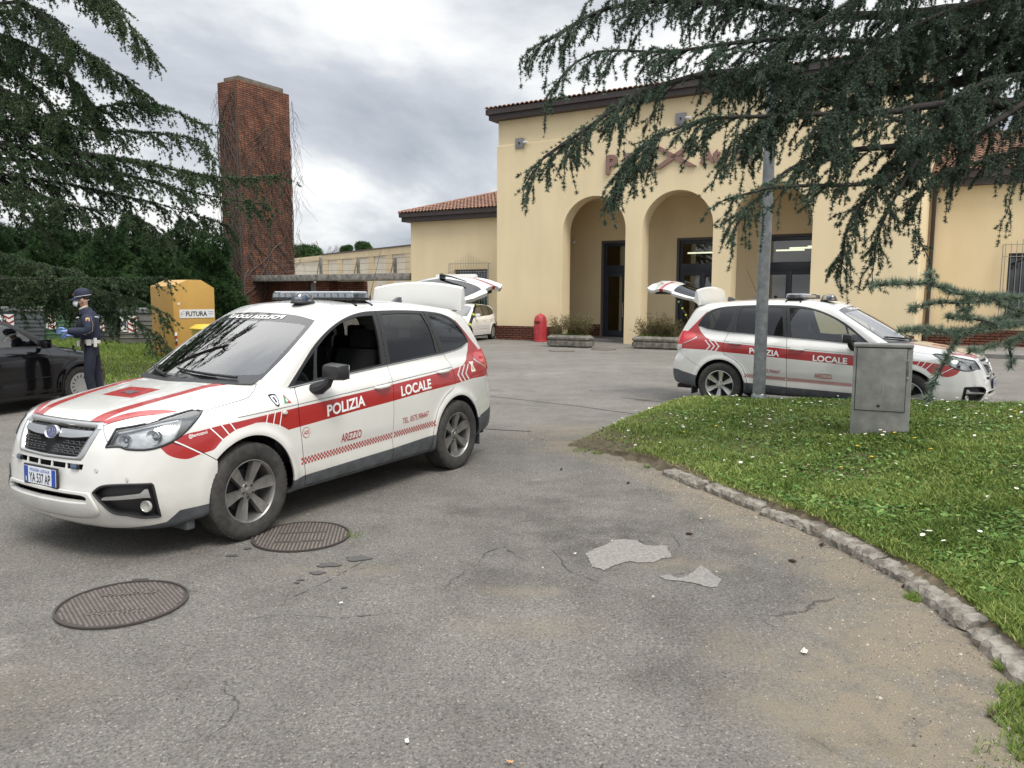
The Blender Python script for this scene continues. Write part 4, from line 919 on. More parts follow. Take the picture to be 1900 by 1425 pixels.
        f.build('frame', FRM, D, bevel=.004)
        g = MB(); g.box((a + .09, y - .004, 3.02), (b - .09, y + .004, door_h - .14)); g.build('transom_pane', GDOOR, D)
        for x0, x1 in ((a + .19, xm - .10), (xm + .10, b - .19)): g = MB(); g.box((x0, y - .004, .34), (x1, y + .004, 2.56)); g.build('pane', GDOOR, D)
        g = MB(); g.tube([(xm - .05, y - .09, .9), (xm - .05, y - .09, 1.5)], .014, k=8); g.tube([(xm - .05, y - .09, .95), (xm - .05, y - .04, .95)], .009, k=6); g.tube([(xm - .05, y - .09, 1.45), (xm - .05, y - .04, 1.45)], .009, k=6); g.build('handle', SATIN, D)
        g = MB()
        for bx in (((a - .10, d - .02, .0), (a, d + .18, door_h + .09)), ((b, d - .02, .0), (b + .10, d + .18, door_h + .09)), ((a, d - .02, door_h), (b, d + .18, door_h + .09))): g.box(*bx)
        g.build('stone_surround', SHD, D)
    # lit hall behind the doors
    m = MB(); y0, y1 = d + .3, d + 5.5
    m.add([(.7, y1, 0), (14.4, y1, 0), (14.4, y1, 4.6), (.7, y1, 4.6)], [[0, 1, 2, 3]]); m.add([(.7, y0, 4.6), (14.4, y0, 4.6), (14.4, y1, 4.6), (.7, y1, 4.6)], [[0, 1, 2, 3]]); m.add([(.7, y0, .08), (14.4, y0, .08), (14.4, y1, .08), (.7, y1, .08)], [[0, 1, 2, 3]])
    m.add([(.7, y0, 0), (.7, y0, 4.6), (.7, y1, 4.6), (.7, y1, 0)], [[0, 1, 2, 3]]); m.add([(14.4, y0, 0), (14.4, y0, 4.6), (14.4, y1, 4.6), (14.4, y1, 0)], [[0, 1, 2, 3]])
    m.build('hall_interior', INT, S)
    for i, (x, y) in enumerate(((4.9, d + 2.2), (8.2, d + 2.0), (10.8, d + 2.3), (11.6, d + 1.6), (10.0, d + 3.6), (6.2, d + 3.8))):
        g = MB(); g.box((x - .55, y - .07, 3.62), (x + .55, y + .07, 3.68)); g.build('ceiling_lamp', lamp, S)
    for x in (5.3, 8.8, 10.3, 12.5): g = MB(); g.box((x - .45, d + 4.6, .1), (x + .45, d + 5.2, 1.9)); g.build('cabinet', mat('hall_orange', (.45, .24, .08), .6), S, bevel=.02)
    # roofs: fascia, gutter and tiles
    def eaves(x0, x1, y0, y1, z, h, name):
        m = MB(); m.box((x0, y0, z), (x1, y1, z + .04)); m.box((x0, y0, z + .04), (x1, y0 + .03, z + h * .55)); m.box((x0 - .05, y0 - .09, z + h * .5), (x1 + .05, y0 + .0, z + h))
        m.box((x0, y0 + .03, z + .04), (x0 + .03, y1, z + h * .55)); m.box((x0 - .09, y0 - .09, z + h * .5), (x0, y1, z + h)); m.box((x1 - .03, y0 + .03, z + .04), (x1, y1, z + h * .55)); m.box((x1, y0 - .09, z + h * .5), (x1 + .09, y1, z + h))
        return m.build(name, FASC, S)
    eaves(-.20, Lw + .25, -.30, 12.4, 8.6, .40, 'fascia'); eaves(-7.75, -.02, 3.54, 12.0, 5.34, .42, 'fascia'); eaves(Lw + .02, Lw + 9.2, 3.54, 12, 5.45, .46, 'fascia')
    def tiles(x0, x1, y0, y1, z, slope, hip0, hip1, name, zoff=.0):
        """pan tiles on a plane rising from y0; hips cut the ends at 45 degrees"""
        m = MB(); V = []; F = []; st = .20; rw = .36; nr = int((y1 - y0) / rw); t = math.tan(slope)
        for r in range(nr):
            ya, yb = y0 + r * rw - .03, y0 + (r + 1) * rw; xa = x0 + (hip0 * (ya - y0)); xb = x1 - hip1 * (ya - y0)
            if xb - xa < .3: break
            za, zb_ = z + (ya - y0) * t + .05, z + (yb - y0) * t
            xs = np.arange(xa, xb - st * .4, st); 
            for x in xs:
                k = len(V); w = st; prof = [(0, 0), (.04, .045), (.10, .065), (.16, .045), (.2, 0)]
                V += [(x + a, ya, za + b) for a, b in prof] + [(x + a, yb, zb_ + b * .8) for a, b in prof] + [(x + a, ya, za + b - .03) for a, b in prof]
                F += [[k + i, k + i + 1, k + 6 + i, k + 5 + i] for i in range(4)] + [[k + 10 + i, k + 11 + i, k + 1 + i, k + i] for i in range(4)]
        m.add(V, F); return m.build(name, TILE, S, sharp=60)
    tiles(-.28, Lw + .33, -.40, 6.5, 8.99, R_(11), 1, 1, 'roof'); 
    m = MB(); t = math.tan(R_(11)); a = 6.0
    m.add([(-.25, -.38, 8.99), (5.8, a - .2, 9.03 + t * 6.25), (-.45, 12.5, 9.03)], [[0, 1, 2]]); m.add([(Lw + .3, -.38, 8.99), (9.3, a - .2, 9.03 + t * 6.25), (Lw + .45, 12.5, 9.03)], [[0, 1, 2]]); m.add([(-.25, -.36, 8.985), (Lw + .3, -.36, 8.985), (9.3, 5.8, 9.02 + t * 6.25), (5.8, 5.8, 9.02 + t * 6.25)], [[0, 1, 2, 3]]); m.build('roof_slope', TILE, S)
    t = math.tan(R_(18))
    tiles(-7.85, -.06, 3.44, 10.5, 5.74, R_(18), 1, 0, 'wing_roof')
    m = MB(); m.add([(-7.85, 3.44, 5.73), (-.05, 3.44, 5.73), (-.05, 11.1, 5.73 + t * 7.66), (-.19, 11.1, 5.73 + t * 7.66)], [[0, 1, 2, 3]]); m.add([(-7.85, 3.44, 5.73), (-.19, 11.1, 5.73 + t * 7.66), (-7.85, 18, 5.73)], [[0, 1, 2]]); m.build('wing_roof_slope', TILE, S)
    m = MB(); 
    for k in range(22): u0 = k / 22; u1 = (k + 1.15) / 22; p = lambda u: (-7.85 + 7.6 * u, 3.44 + 7.6 * u, 5.77 + t * 7.6 * u); m.tube([p(u0), p(u1)], [.085, .10], k=8)
    m.build('hip_tiles', TILE, S)
    tiles(Lw + .05, Lw + 9.2, 3.44, 9.3, 5.89, R_(21), 0, 1, 'wing_roof')
    m = MB(); t = math.tan(R_(21)); m.add([(Lw + .05, 3.44, 5.88), (Lw + 9.2, 3.44, 5.88), (Lw + 3.2, 9.4, 5.88 + t * 5.96), (Lw + .05, 9.4, 5.88 + t * 5.96)], [[0, 1, 2, 3]]); m.build('wing_roof_slope', TILE, S)
    # wings with window openings
    def wing(x0, x1, z0, z1, wins, name):
        m = MB(); xs = sorted({x0, x1, *[w[0] for w in wins], *[w[1] for w in wins]}); y = 3.9
        for a, b in zip(xs[:-1], xs[1:]):
            w = [w for w in wins if w[0] <= a and b <= w[1]]
            if w: w = w[0]; m.add([(a, y, z0), (b, y, z0), (b, y, w[2]), (a, y, w[2])], [[0, 1, 2, 3]]); m.add([(a, y, w[3]), (b, y, w[3]), (b, y, z1), (a, y, z1)], [[0, 1, 2, 3]])
            else: m.add([(a, y, z0), (b, y, z0), (b, y, z1), (a, y, z1)], [[0, 1, 2, 3]])
        for a, b, c, dd in wins:
            m.add([(a, y, c), (a, y, dd), (a, y + .22, dd), (a, y + .22, c)], [[0, 1, 2, 3]]); m.add([(b, y, c), (b, y, dd), (b, y + .22, dd), (b, y + .22, c)], [[0, 1, 2, 3]]); m.add([(a, y, dd), (b, y, dd), (b, y + .22, dd), (a, y + .22, dd)], [[0, 1, 2, 3]]); m.add([(a, y, c), (b, y, c), (b, y + .22, c), (a, y + .22, c)], [[0, 1, 2, 3]])
        for x in (x0, x1): m.add([(x, y, z0), (x, 12, z0), (x, 12, z1), (x, y, z1)], [[0, 1, 2, 3]])
        m.add([(x0, 12, z0), (x1, 12, z0), (x1, 12, z1), (x0, 12, z1)], [[0, 1, 2, 3]])
        return m.build(name, CREAM, S)
    wing(-7.46, -.0, 0, 5.36, [(-4.86, -2.96, .95, 3.0)], 'wing_wall'); wing(Lw, Lw + 8.9, .0, 5.47, [(17.50, 19.5, 1.0, 3.2)], 'wing_wall')
    for a, b, c, dd, pk in ((-4.86, -2.96, .95, 3.0, True), (17.50, 19.5, 1.0, 3.2, False)):
        Wn = empty('window', (0, 0, 0)); Wn.parent = S
        g = MB(); g.box((a, 4.10, c), (b, 4.11, dd)); g.build('pane', GWIN, Wn); g = MB(); g.box((a, 4.5, c), (b, 4.55, dd)); g.build('dark_backing', mat('window_dark', (.035, .05, .05), .8), Wn)  # dark sheet behind the pane stands in for the unlit room
        g = MB(); xm = (a + b) / 2
        for bx in (((a, 4.06, c), (a + .06, 4.14, dd)), ((b - .06, 4.06, c), (b, 4.14, dd)), ((xm - .04, 4.06, c), (xm + .04, 4.14, dd)), ((a + .06, 4.06, dd - .06), (xm - .04, 4.14, dd)), ((xm + .04, 4.06, dd - .06), (b - .06, 4.14, dd)), ((a + .06, 4.06, c), (xm - .04, 4.14, c + .06)), ((xm + .04, 4.06, c), (b - .06, 4.14, c + .06))): g.box(*bx)
        g.build('frame', FRM, Wn); g = MB(); g.box((a - .08, 3.80, c - .08), (b + .08, 4.10, c)); g.build('sill', SHD, Wn)
        g = MB(); x0, x1 = a - .18, b + .16; zt = dd + .27; k = 15
        for z in (c + .0, dd - .12, zt): g.tube([(x0, 3.72, z), (x1, 3.72, z)], .012, k=5)
        for x in (x0, x1): g.tube([(x, 3.72, c), (x, 3.72, zt)], .014, k=5); g.tube([(x, 3.72, zt), (x, 3.9, zt)], .01, k=4); g.tube([(x, 3.72, c), (x, 3.9, c)], .01, k=4)
        for i in range(k):
            x = x0 + (x1 - x0) * (i + .5) / k; t_ = 1 - abs(i - (k - 1) / 2) / (k / 2); top = zt + .05 + .46 * t_ ** 1.6; g.tube([(x, 3.72, c), (x, 3.72, top - .05), (x, 3.72, top)], [.010, .009, .002], k=4)
        g.build('iron_grille', IRONG, Wn)
    # downpipe, gutter box
    m = MB(); m.tube([(Lw + .14, 3.80, .12), (Lw + .14, 3.80, 5.2), (Lw + .14, 3.62, 5.5)], .065, k=10); m.build('downpipe', BRN, S)
    # projecting letters
    sg = empty('sign_letters', (0, 0, 0)); sg.parent = S; Rx = Matrix.Rotation(math.pi / 2, 4, 'X')
    def let(t, x, z, size, b=.034, xs=1.0, dep=.09): flat_text('letter', t, size, Matrix.Translation((x, -.012, z)) @ Rx, SIGNC, sg, b, xs, dep, 'LEFT')
    let('P', 4.72, 6.22, .90); let('B', 5.42, 6.22, .90); let('I', 6.12, 6.22, .90)
    m = MB()
    for pts in ([(6.52, 6.22), (6.82, 6.22), (8.14, 6.98), (7.84, 6.98)], [(6.52, 6.98), (6.82, 6.98), (8.14, 6.22), (7.84, 6.22)]): m.prism(pts, -.10, -.005)
    m.build('cross_symbol', SIGNC, sg)
    for t, x in zip('Atrcé', (8.28, 8.72, 9.02, 9.34, 9.72)): let(t, x, 6.30, .66, .022)
    # wall plates with cameras
    for x, z in ((1.05, 7.66), (7.52, 7.86)):
        C = empty('wall_camera', (0, 0, 0)); C.parent = S; m = MB(); m.box((x - .19, -.05, z - .20), (x + .19, -.004, z + .20)); m.build('plate', mat('plate_grey', (.22, .21, .22), .6), C, bevel=.015)
        m = MB(); m.tube([(x, -.05, z), (x + .03, -.16, z)], .03, k=8); m.build('lens', LINE, C); m = MB(); m.tube([(x + .20, -.04, z + .02), (x + .40, -.12, z - .02)], .05, k=8); m.build('camera_body', mat('camera_white', (.7, .7, .68), .4), C)
    C = empty('porch_camera', (0, 0, 0)); C.parent = S; m = MB(); m.tube([(2.02, d - .02, 4.12), (2.02, d - .18, 4.06)], .035, k=8); m.tube([(2.02, d - .14, 4.08), (2.14, d - .38, 3.98)], .06, k=10); m.build('camera_body', mat('camera_white', (.7, .7, .68), .4), C)
    m = MB(); m.box((9.50, -.012 + .65 + 2.32, 1.15), (9.78, d - .004, 1.80)); m.build('paper_notice', mat('notice_paper', (.55, .53, .48), .7), S)
    return S
station()
# pavement along the right wing
def local(s, d, z=0): a = R_(-31); return (-.62 + s * math.cos(a) - d * math.sin(a), 31.58 + s * math.sin(a) + d * math.cos(a), z)
m = MB(); v = [local(s, d, z) for z in (-.02, .12) for s, d in ((15.12, -.55), (30, -.55), (30, 3.83), (15.12, 3.83))]; m.add(v, [[3, 2, 1, 0], [4, 5, 6, 7], [0, 1, 5, 4], [1, 2, 6, 5], [2, 3, 7, 6], [3, 0, 4, 7]]); tag(m.build('pavement', mat('pavement_grey', (.22, .21, .195), .9, noise=(3, .3), bump=(40, .3))), kind='structure')
# ------------------------------------------------------------------ brick pylon and gate structure
TBR = brickmat('thin_orange_brick', (.285, .113, .060), (.165, .062, .037), (.040, .024, .018), .105, .42, .018, .5)  # near-black joint colour carries the shadow of the deep mortar joints
def pylon():
    T = empty('brick_tower', (-15.15, 44.0, -.21), R_(-31), 'tall slab shaped tower of thin orange brick with a concrete cap, hung with bare creepers', 'tower')
    m = MB(); m.box((-1.38, 0, -.5), (0, 3.4, 12.25)); m.build('shaft', TBR, T)
    m = MB(); m.box((-1.22, .25, 12.25), (-.14, 3.15, 12.52)); m.build('cap', mat('old_cap', (.17, .15, .12), .9, noise=(4, .4), bump=(30, .4)), T, bevel=.03)
    m = MB(); m.add([(-.72, -.02, .95), (-.22, -.02, .95), (-.24, -.02, 2.15), (-.70, -.02, 2.15)], [[0, 1, 2, 3]]); m.box((-.72, -.05, .95), (-.22, -.002, 2.15)); m.build('stone_plaque', mat('plaque', (.50, .48, .45), .7, noise=(6, .3)), T)
    # bare creepers: thin wandering strands on both faces and hanging off the corners
    r = np.random.default_rng(5); m = MB()
    def strand(p, face, n, st, rad, drift):
        pts = [list(p)]; vx, vz = r.normal() * .3, -1
        for _ in range(n):
            vx += r.normal() * .35; vx *= .8; q = pts[-1][:]
            q[2] += st * vz * r.uniform(.5, 1); q[1 if face == 'w' else 0] += st * (vx + drift); q[0 if face == 'w' else 1] += r.normal() * .012
            if face == 'w': q[0] = min(max(q[0], .02), .10); q[1] = min(max(q[1], -.0), 3.4)
            elif face == 'n': q[1] = max(min(q[1], -.02), -.12); q[0] = min(max(q[0], -1.4), 0)
            else: q[0] += r.normal() * .03
            pts.append(q)
        m.tube([tuple(a) for a in pts], [rad * (1 - .7 * i / len(pts)) for i in range(len(pts))], k=3, cap=False)
    for _ in range(130): strand((.04, r.uniform(0, 3.4), r.uniform(5, 12.2)), 'w', 16, .32, .014, 0)
    for _ in range(110): strand((r.uniform(-1.38, 0), -.05, r.uniform(3, 12.3)), 'n', 18, .3, .018, 0)
    for _ in range(22): strand((.04, r.uniform(.2, 3.2), r.uniform(2.5, 5)), 'w', 12, .3, .035, r.uniform(-.6, .6))
    for _ in range(150): z = r.uniform(3.5, 12.2); x = -1.38 - abs(r.normal()) * .18 - .03 * (12.2 - z) * r.random(); strand((x, r.uniform(0, .6), z), 'h', 9, .16, .010, 0)
    for _ in range(60): z = r.uniform(3.5, 12); strand((.03 + abs(r.normal()) * .12, 3.4 + abs(r.normal()) * .25 + .02 * (12 - z), z), 'h', 9, .16, .010, 0)
    m.build('creeper', mat('dry_creeper', (.085, .065, .055), .9), T); T.scale = (1.12,) * 3
pylon()
def gate():
    Gt = empty('gate_canopy', (-5.15, 38.75, -.21), R_(-31), 'long grey concrete slab on low brick walls between the tower and the left wing', 'canopy')
    m = MB(); m.box((-10.4, 0, 2.46), (-.03, 1.3, 2.76)); m.build('concrete_slab', CONC, Gt, bevel=.02)
    m = MB(); m.box((-10.0, 1.0, 0), (-7.15, 1.4, 2.46)); m.box((-6.33, .7, 0), (-5.45, 1.3, 2.46)); m.build('brick_wall', TBR, Gt); m = MB(); m.box((-5.44, 1.2, 0), (-3.7, 1.5, 2.45)); m.build('side_wall', TBR, Gt)
    m = MB(); m.box((-7.15, 1.15, 0), (-6.33, 1.25, 2.4)); m.build('door', mat('pale_grey_door', (.33, .34, .32), .6), Gt)
    m = MB(); m.box((-3.65, 2.2, 1.95), (-1.6, 3.2, 2.08)); m.box((-3.7, 2.4, 0), (-2.2, 3.2, 1.95)); m.build('low_hut', mat('hut_white', (.52, .50, .46), .8), Gt); Gt.scale = (1.12,) * 3
gate()
def barbed():
    for i, (x, zt) in enumerate(((-5.87, 3.62), (-3.46, 3.55), (-1.24, 3.48))):
        a = R_(-31); loc = (-5.15 + 1.12 * (x * math.cos(a) - .6 * math.sin(a)), 38.75 + 1.12 * (x * math.sin(a) + .6 * math.cos(a)), 2.884)
        o = empty('fence_post', loc, a, ('leaning concrete fence post on the slab, closest to the brick tower', 'concrete fence post in the middle of the three standing on the slab', 'concrete fence post on the slab closest to the cream wing')[i], 'fence post', 'fence posts on the slab')
        m = MB(); m.box((-.09, -.07, -.002), (.09, .07, .04)); m.box((-.065, -.05, .04), (.065, .05, zt - 2.76)); m.build('post', CONC, o, bevel=.01); m = MB(); m.tube([(-.22, -.05, .02), (-.08, 0, (zt - 2.76) * .8)], .025, k=5); m.build('brace', CONC, o); o.scale = (1.12,) * 3
    m = MB()
    for z in (2.95, 3.25, 3.48):
        pts = [(x, .60 - .10, z + .035 * math.sin((x + 9.8) / 9.7 * math.pi * 4) ** 2 * -1 + .01) for x in np.linspace(-9.6, -.3, 40)]; m.tube(pts, .010, k=3)
    o = m.build('barbed_wire', mat('wire', (.08, .07, .065), .8)); o.location = (-5.15, 38.75, -.21); o.scale = (1.12,) * 3; o.rotation_euler = (0, 0, R_(-31)); tag(o, 'rusty barbed wire strands strung between the posts above the concrete slab', 'wire')
barbed()
# ------------------------------------------------------------------ yellow hall behind
def hall():
    Hh = empty('yellow_hall', (-16.9, 70, 0), math.atan2(-13, 9.45), 'pale cream hall with yellow pilasters and small arched windows behind the slab', 'building')
    CR = wallmat('hall_cream', (.76, .68, .54), (.70, .62, .49), .08); YE = wallmat('hall_yellow', (.74, .60, .39), (.69, .55, .35), .08); Ln = 19.0; Ht = 5.35
    m = MB(); m.box((0, 0, 0), (Ln, 8, Ht - .5)); m.build('wall', CR, Hh); m = MB(); m.box((-.1, -.10, Ht - .5), (Ln, 8, Ht)); m.build('cornice', YE, Hh)
    for x in np.arange(.2, Ln, 3.05):
        m = MB(); m.box((x, -.08, 0), (x + 1.0, -.002, Ht - .5)); m.build('pilaster', YE, Hh)
        m = MB(); xx = x + 2.0; m.box((xx - .3, -.03, .2), (xx + .3, -.002, 2.3)); m.lathe([(0.001, 0), (.3, 0), (.3, .028)], k=20, M=Matrix.Translation((xx, -.03, 2.3)) @ Matrix.Rotation(math.pi / 2, 4, 'X') @ Matrix.Rotation(math.pi, 4, 'X')); m.build('arched_window', mat('window_black', (.03, .03, .03), .4), Hh)
        m = MB(); m.tube([(xx + .9, -.0, 3.0), (xx + .9, -.3, 3.15)], .03, k=6); m.lathe([(.001, .10), (.10, .04), (.13, 0)], M=Matrix.Translation((xx + .9, -.33, 3.08)), k=12); m.build('wall_lamp', LINE, Hh)
    m = MB(); m.box((-.15, -.16, Ht), (Ln, 8.2, Ht + .10)); m.build('roof', mat('dark_coping', (.10, .085, .07), .8), Hh)
    m = MB(); m.box((-9, .1, 0), (-.02, 8, Ht - .05)); m.build('end_wall', CR, Hh); m = MB(); m.box((-9, -.0, Ht - .45), (-.13, .09, Ht)); m.build('end_cornice', YE, Hh)
    m = MB(); m.box((-5.4, .05, 2.95), (-4.2, .099, 3.25)); m.build('vent', LINE, Hh)
hall()
# ================================================================== street furniture
def lamp_post():
    x, y = 3.665, 11.42; z = .20
    o = empty('lamp_post', (x, y, z), 0, 'tall galvanised grey steel lamp post rising from the grass into the cedar branches', 'lamp post')
    GALV = mat('galvanised_steel', (.27, .285, .29), .52, metal=.55, noise=(10, .35, (.17, .185, .19)), bump=(60, .1))
    m = MB(); m.tube([(0, 0, -.1), (0, 0, 1.5), (.015, 0, 3.2), (.03, 0, 7.5)], [.092, .086, .080, .058], k=24); m.build('pole', GALV, o)
    m = MB(); m.lathe([(.001, .012), (.16, .012), (.165, 0)], k=24); m.lathe([(.098, .10), (.105, .09), (.12, .01)], k=24); m.build('base_plate', GALV, o)
    m = MB(); m.tube([(.03, 0, 7.48), (.03, -.3, 7.6), (.03, -1.0, 7.66)], [.035, .03, .03], k=10); m.build('arm', GALV, o); m = MB(); m.box((-.09, -1.6, 7.60), (.15, -.95, 7.70)); m.build('lantern', GALV, o, bevel=.03)
lamp_post()
def cabinet():
    x, y = 3.90, 8.14; z = float(island_z(np.array([3.9]), np.array([8.14]))[0]) - .005; o = empty('utility_cabinet', (x, y, z), R_(-24), 'weathered grey fibreglass utility cabinet standing in the flowering grass', 'utility cabinet')
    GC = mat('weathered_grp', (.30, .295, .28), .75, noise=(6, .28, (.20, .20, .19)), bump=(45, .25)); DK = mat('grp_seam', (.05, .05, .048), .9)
    w = .278; m = MB(); m.box((-w, -.14, -.06), (w, .14, .93)); m.build('body', GC, o, bevel=.012)
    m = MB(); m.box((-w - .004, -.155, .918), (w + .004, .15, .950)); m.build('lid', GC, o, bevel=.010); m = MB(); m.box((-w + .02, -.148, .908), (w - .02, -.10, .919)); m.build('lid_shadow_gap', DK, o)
    m = MB(); m.box((-w + .035, -.150, .255), (w - .055, -.1405, .905)); m.build('door', GC, o, bevel=.004)
    m = MB()
    for bx in (((-w + .028, -.1425, .248), (-w + .0345, -.1402, .908)), ((w - .0545, -.1425, .248), (w - .048, -.1402, .908)), ((-w + .0345, -.1425, .2485), (w - .0545, -.1402, .2545))): m.box(*bx)
    m.build('door_seam', DK, o)
    m = MB(); m.lathe([(.001, .004), (.012, .004), (.016, 0)], k=16, M=Matrix.Translation((-.02, -.1505, .305)) @ Matrix.Rotation(math.pi / 2, 4, 'X')); m.build('lock', LINE, o)
    m = MB(); m.box((.225, -.1535, .60), (.255, -.1508, .80)); m.build('label', mat('label_grey', (.32, .32, .30), .6), o)
    flat_text('stencil', 'VERIFICATO', .030, Matrix.Translation((.247, -.1545, .70)) @ Matrix.Rotation(math.pi / 2, 4, 'X') @ Matrix.Rotation(math.pi / 2, 4, 'Z'), KTXT, o, .0008, 1.0)
    m = MB(); m.tube([(.02, -.1512, .42), (.025, -.1512, .60)], .0022, k=4); m.build('scratch', mat('scratch', (.42, .42, .41), .8), o)
cabinet()
def planter(sx0, sx1, label, seed):
    (x0, y0), (x1, y1) = G(*sx0), G(*sx1); a = R_(-31); L_ = math.hypot(x1 - x0, y1 - y0); 
    o = empty('planter', (x0, y0, 0), a, label, 'planter', 'concrete planters in front of the arches'); L_ = 1.62; D = .62
    PC = mat('planter_concrete', (.22, .20, .17), .95, noise=(7, .5, (.09, .085, .07)), bump=(35, .8))
    m = MB(); ch = .10
    def octa(ins, z): return [(ch + ins, ins, z), (L_ - ch - ins, ins, z), (L_ - ins, ch + ins, z), (L_ - ins, D - ch - ins, z), (L_ - ch - ins, D - ins, z), (ch + ins, D - ins, z), (ins, D - ch - ins, z), (ins, ch + ins, z)]
    lv = [octa(.06, .0), octa(.06, .05), octa(.0, .055), octa(.0, .20), octa(.035, .22), octa(.035, .26), octa(.0, .28), octa(.0, .34), octa(.10, .42), octa(.14, .40)]
    V = [p for l in lv for p in l]; F = [[k * 8 + i, k * 8 + (i + 1) % 8, (k + 1) * 8 + (i + 1) % 8, (k + 1) * 8 + i] for k in range(len(lv) - 1) for i in range(8)] + [list(range(8))[::-1], list(range(72, 80))]
    m.add(V, F); m.build('trough', PC, o)
    r = np.random.default_rng(seed); n = 900
    P = np.stack([r.uniform(.16, L_ - .16, n), r.uniform(.16, D - .16, n), np.full(n, .40)], 1); V, F, C = blades(P, 2, r.uniform(.03, .13, n), r.uniform(.004, .008, n), r.uniform(.02, .08, n), r, np.clip(.5 + .2 * r.normal(size=n), 0, 1))
    link('ground_leaves', with_var(mesh_np('ground_leaves', V, F, GRM), C), o)
    m = MB(); tips = []
    for i in range(30):
        p = np.array([r.uniform(.2, L_ - .2), r.uniform(.2, D - .2), .40]); hh = r.uniform(.45, .9)
        for b in range(5):
            q = p.copy(); pts = [tuple(q)]; d = np.array([r.normal() * .4, r.normal() * .3, 1.0])
            for _ in range(5): d[:2] += r.normal(size=2) * .25; q = q + d / np.linalg.norm(d) * hh / 5 * r.uniform(.6, 1.1); pts.append(tuple(q)); tips.append(q.copy())
            m.tube(pts, [.007, .006, .005, .004, .003, .002], k=3, cap=False)
    m.build('shrub_twigs', mat('brown_twig', (.12, .075, .05), .9), o)
    T = np.array(tips); T = np.repeat(T, 9, 0) + r.normal(size=(len(T) * 9, 3)) * .04; n = len(T); d = r.normal(size=(n, 3)); d /= np.linalg.norm(d, axis=1)[:, None]; s = np.cross(d, r.normal(size=(n, 3))); s /= np.linalg.norm(s, axis=1)[:, None]
    V = np.stack([T, T + d * .024 + s * .011, T + d * .045, T + d * .024 - s * .011], 1).reshape(-1, 3); F = (np.array([[0, 1, 2, 3]])[None] + (np.arange(n) * 4)[:, None, None]).reshape(-1, 4)
    link('shrub_leaves', with_var(mesh_np('shrub_leaves', V, F, leafmat('shrub_leaf', (.10, .05, .025), (.10, .10, .035), (.16, .17, .06))), np.repeat(r.random(n), 4)), o)
planter((1012, 643), (1088, 643), 'weathered concrete planter of sparse shrubs in front of the left arch, beside the red bollard', 5)
planter((1170, 646), (1258, 645), 'mossy concrete planter of sparse shrubs between the left and middle arch, leaves trailing', 9)
def bollard():
    x, y, _ = local(2.25, -.42); o = empty('red_bollard', (x, y, 0), R_(-31), 'red painted dome topped waste bin against the cream wall beside the planter', 'bin')
    RD = mat('red_plastic', (.42, .035, .04), .45, noise=(5, .2), coat=.2); m = MB(); k = 8
    m.lathe([(.27, 0), (.27, .05), (.255, .06), (.255, .75), (.24, .86), (.19, .98), (.11, 1.05), (.001, 1.07)], k=10); m.build('shell', RD, o, sharp=25)
    m = MB(); m.box((-.11, -.262, .70), (.11, -.235, .80)); m.build('slot', mat('dark_red_slot', (.12, .01, .01), .7), o, bevel=.01); m = MB(); m.tube([(0, 0, 1.06), (0, 0, 1.09)], .03, k=8); m.build('knob', RD, o)
bollard()
def yellow_bin():
    YB = mat('bin_yellow', (.50, .30, .075), .55, noise=(1.2, .14, (.45, .265, .065))); o = empty('clothes_bank', (-9.38, 21.55, 0), R_(54), 'tall mustard yellow steel clothes bank with a pitched roof and a white printed panel', 'clothes bank')
    w, dd = 1.28, 1.15; m = MB()
    prof = [(0, 0), (w, 0), (w, 1.95), (.88, 2.17), (.44, 2.17), (0, 1.99)]
    m.prism(prof, 0, dd); m.build('shell', YB, o, bevel=.012)
    Rx = Matrix.Rotation(math.pi / 2, 4, 'X')
    m = MB(); m.box((.17, -.012, 1.10), (1.25, -.002, 1.34)); pn = m.build('printed_panel', mat('panel_white', (.66, .67, .68), .5), o)
    flat_text('printed_word', 'FUTURA', .185, Matrix.Translation((.68, -.016, 1.155)) @ Rx, KTXT, pn, .004, .95)
    m = MB(); m.tube([(.19, -.016, 1.24), (.27, -.016, 1.29), (.32, -.016, 1.29)], .006, k=4); m.tube([(.21, -.016, 1.20), (.31, -.016, 1.225)], .006, k=4); m.tube([(.24, -.016, 1.26), (.22, -.016, 1.13)], .006, k=4); m.build('logo_lines', mat('logo_grey', (.35, .38, .40), .5), pn)
    for z in (1.26, 1.20): m = MB(); m.box((1.06, -.016, z), (1.22, -.0125, z + .018)); m.build('small_print', mat('print_blue', (.25, .28, .40), .6), pn)
    m = MB(); m.box((.12, -.01, 1.47), (.20, -.002, 1.53)); m.build('sticker', mat('panel_white', (.7, .7, .7), .5), o)
    for i in range(4): m = MB(); m.box((.0, -.012, .35 + i * .09), (.07, -.002, .35 + (i + 1) * .09)); m.build('reflective_strip', RTXT if i % 2 == 0 else WTXT, o)
    o2 = empty('small_bin', (-8.15, 20.9, 0), R_(50), 'low bright yellow plastic wheelie bin in front of the mustard clothes bank', 'bin'); Y2 = mat('bright_yellow', (.62, .46, .03), .45)
    m = MB(); m.prism([(-.30, 0), (.30, 0), (.36, .82), (-.36, .82)], -.30, .30); m.build('tub', Y2, o2, bevel=.02); m = MB(); m.prism([(-.40, .825), (.40, .825), (.40, .86), (.2, .96), (-.2, .96), (-.40, .86)], -.36, .36); m.build('lid', Y2, o2, bevel=.015)
yellow_bin()
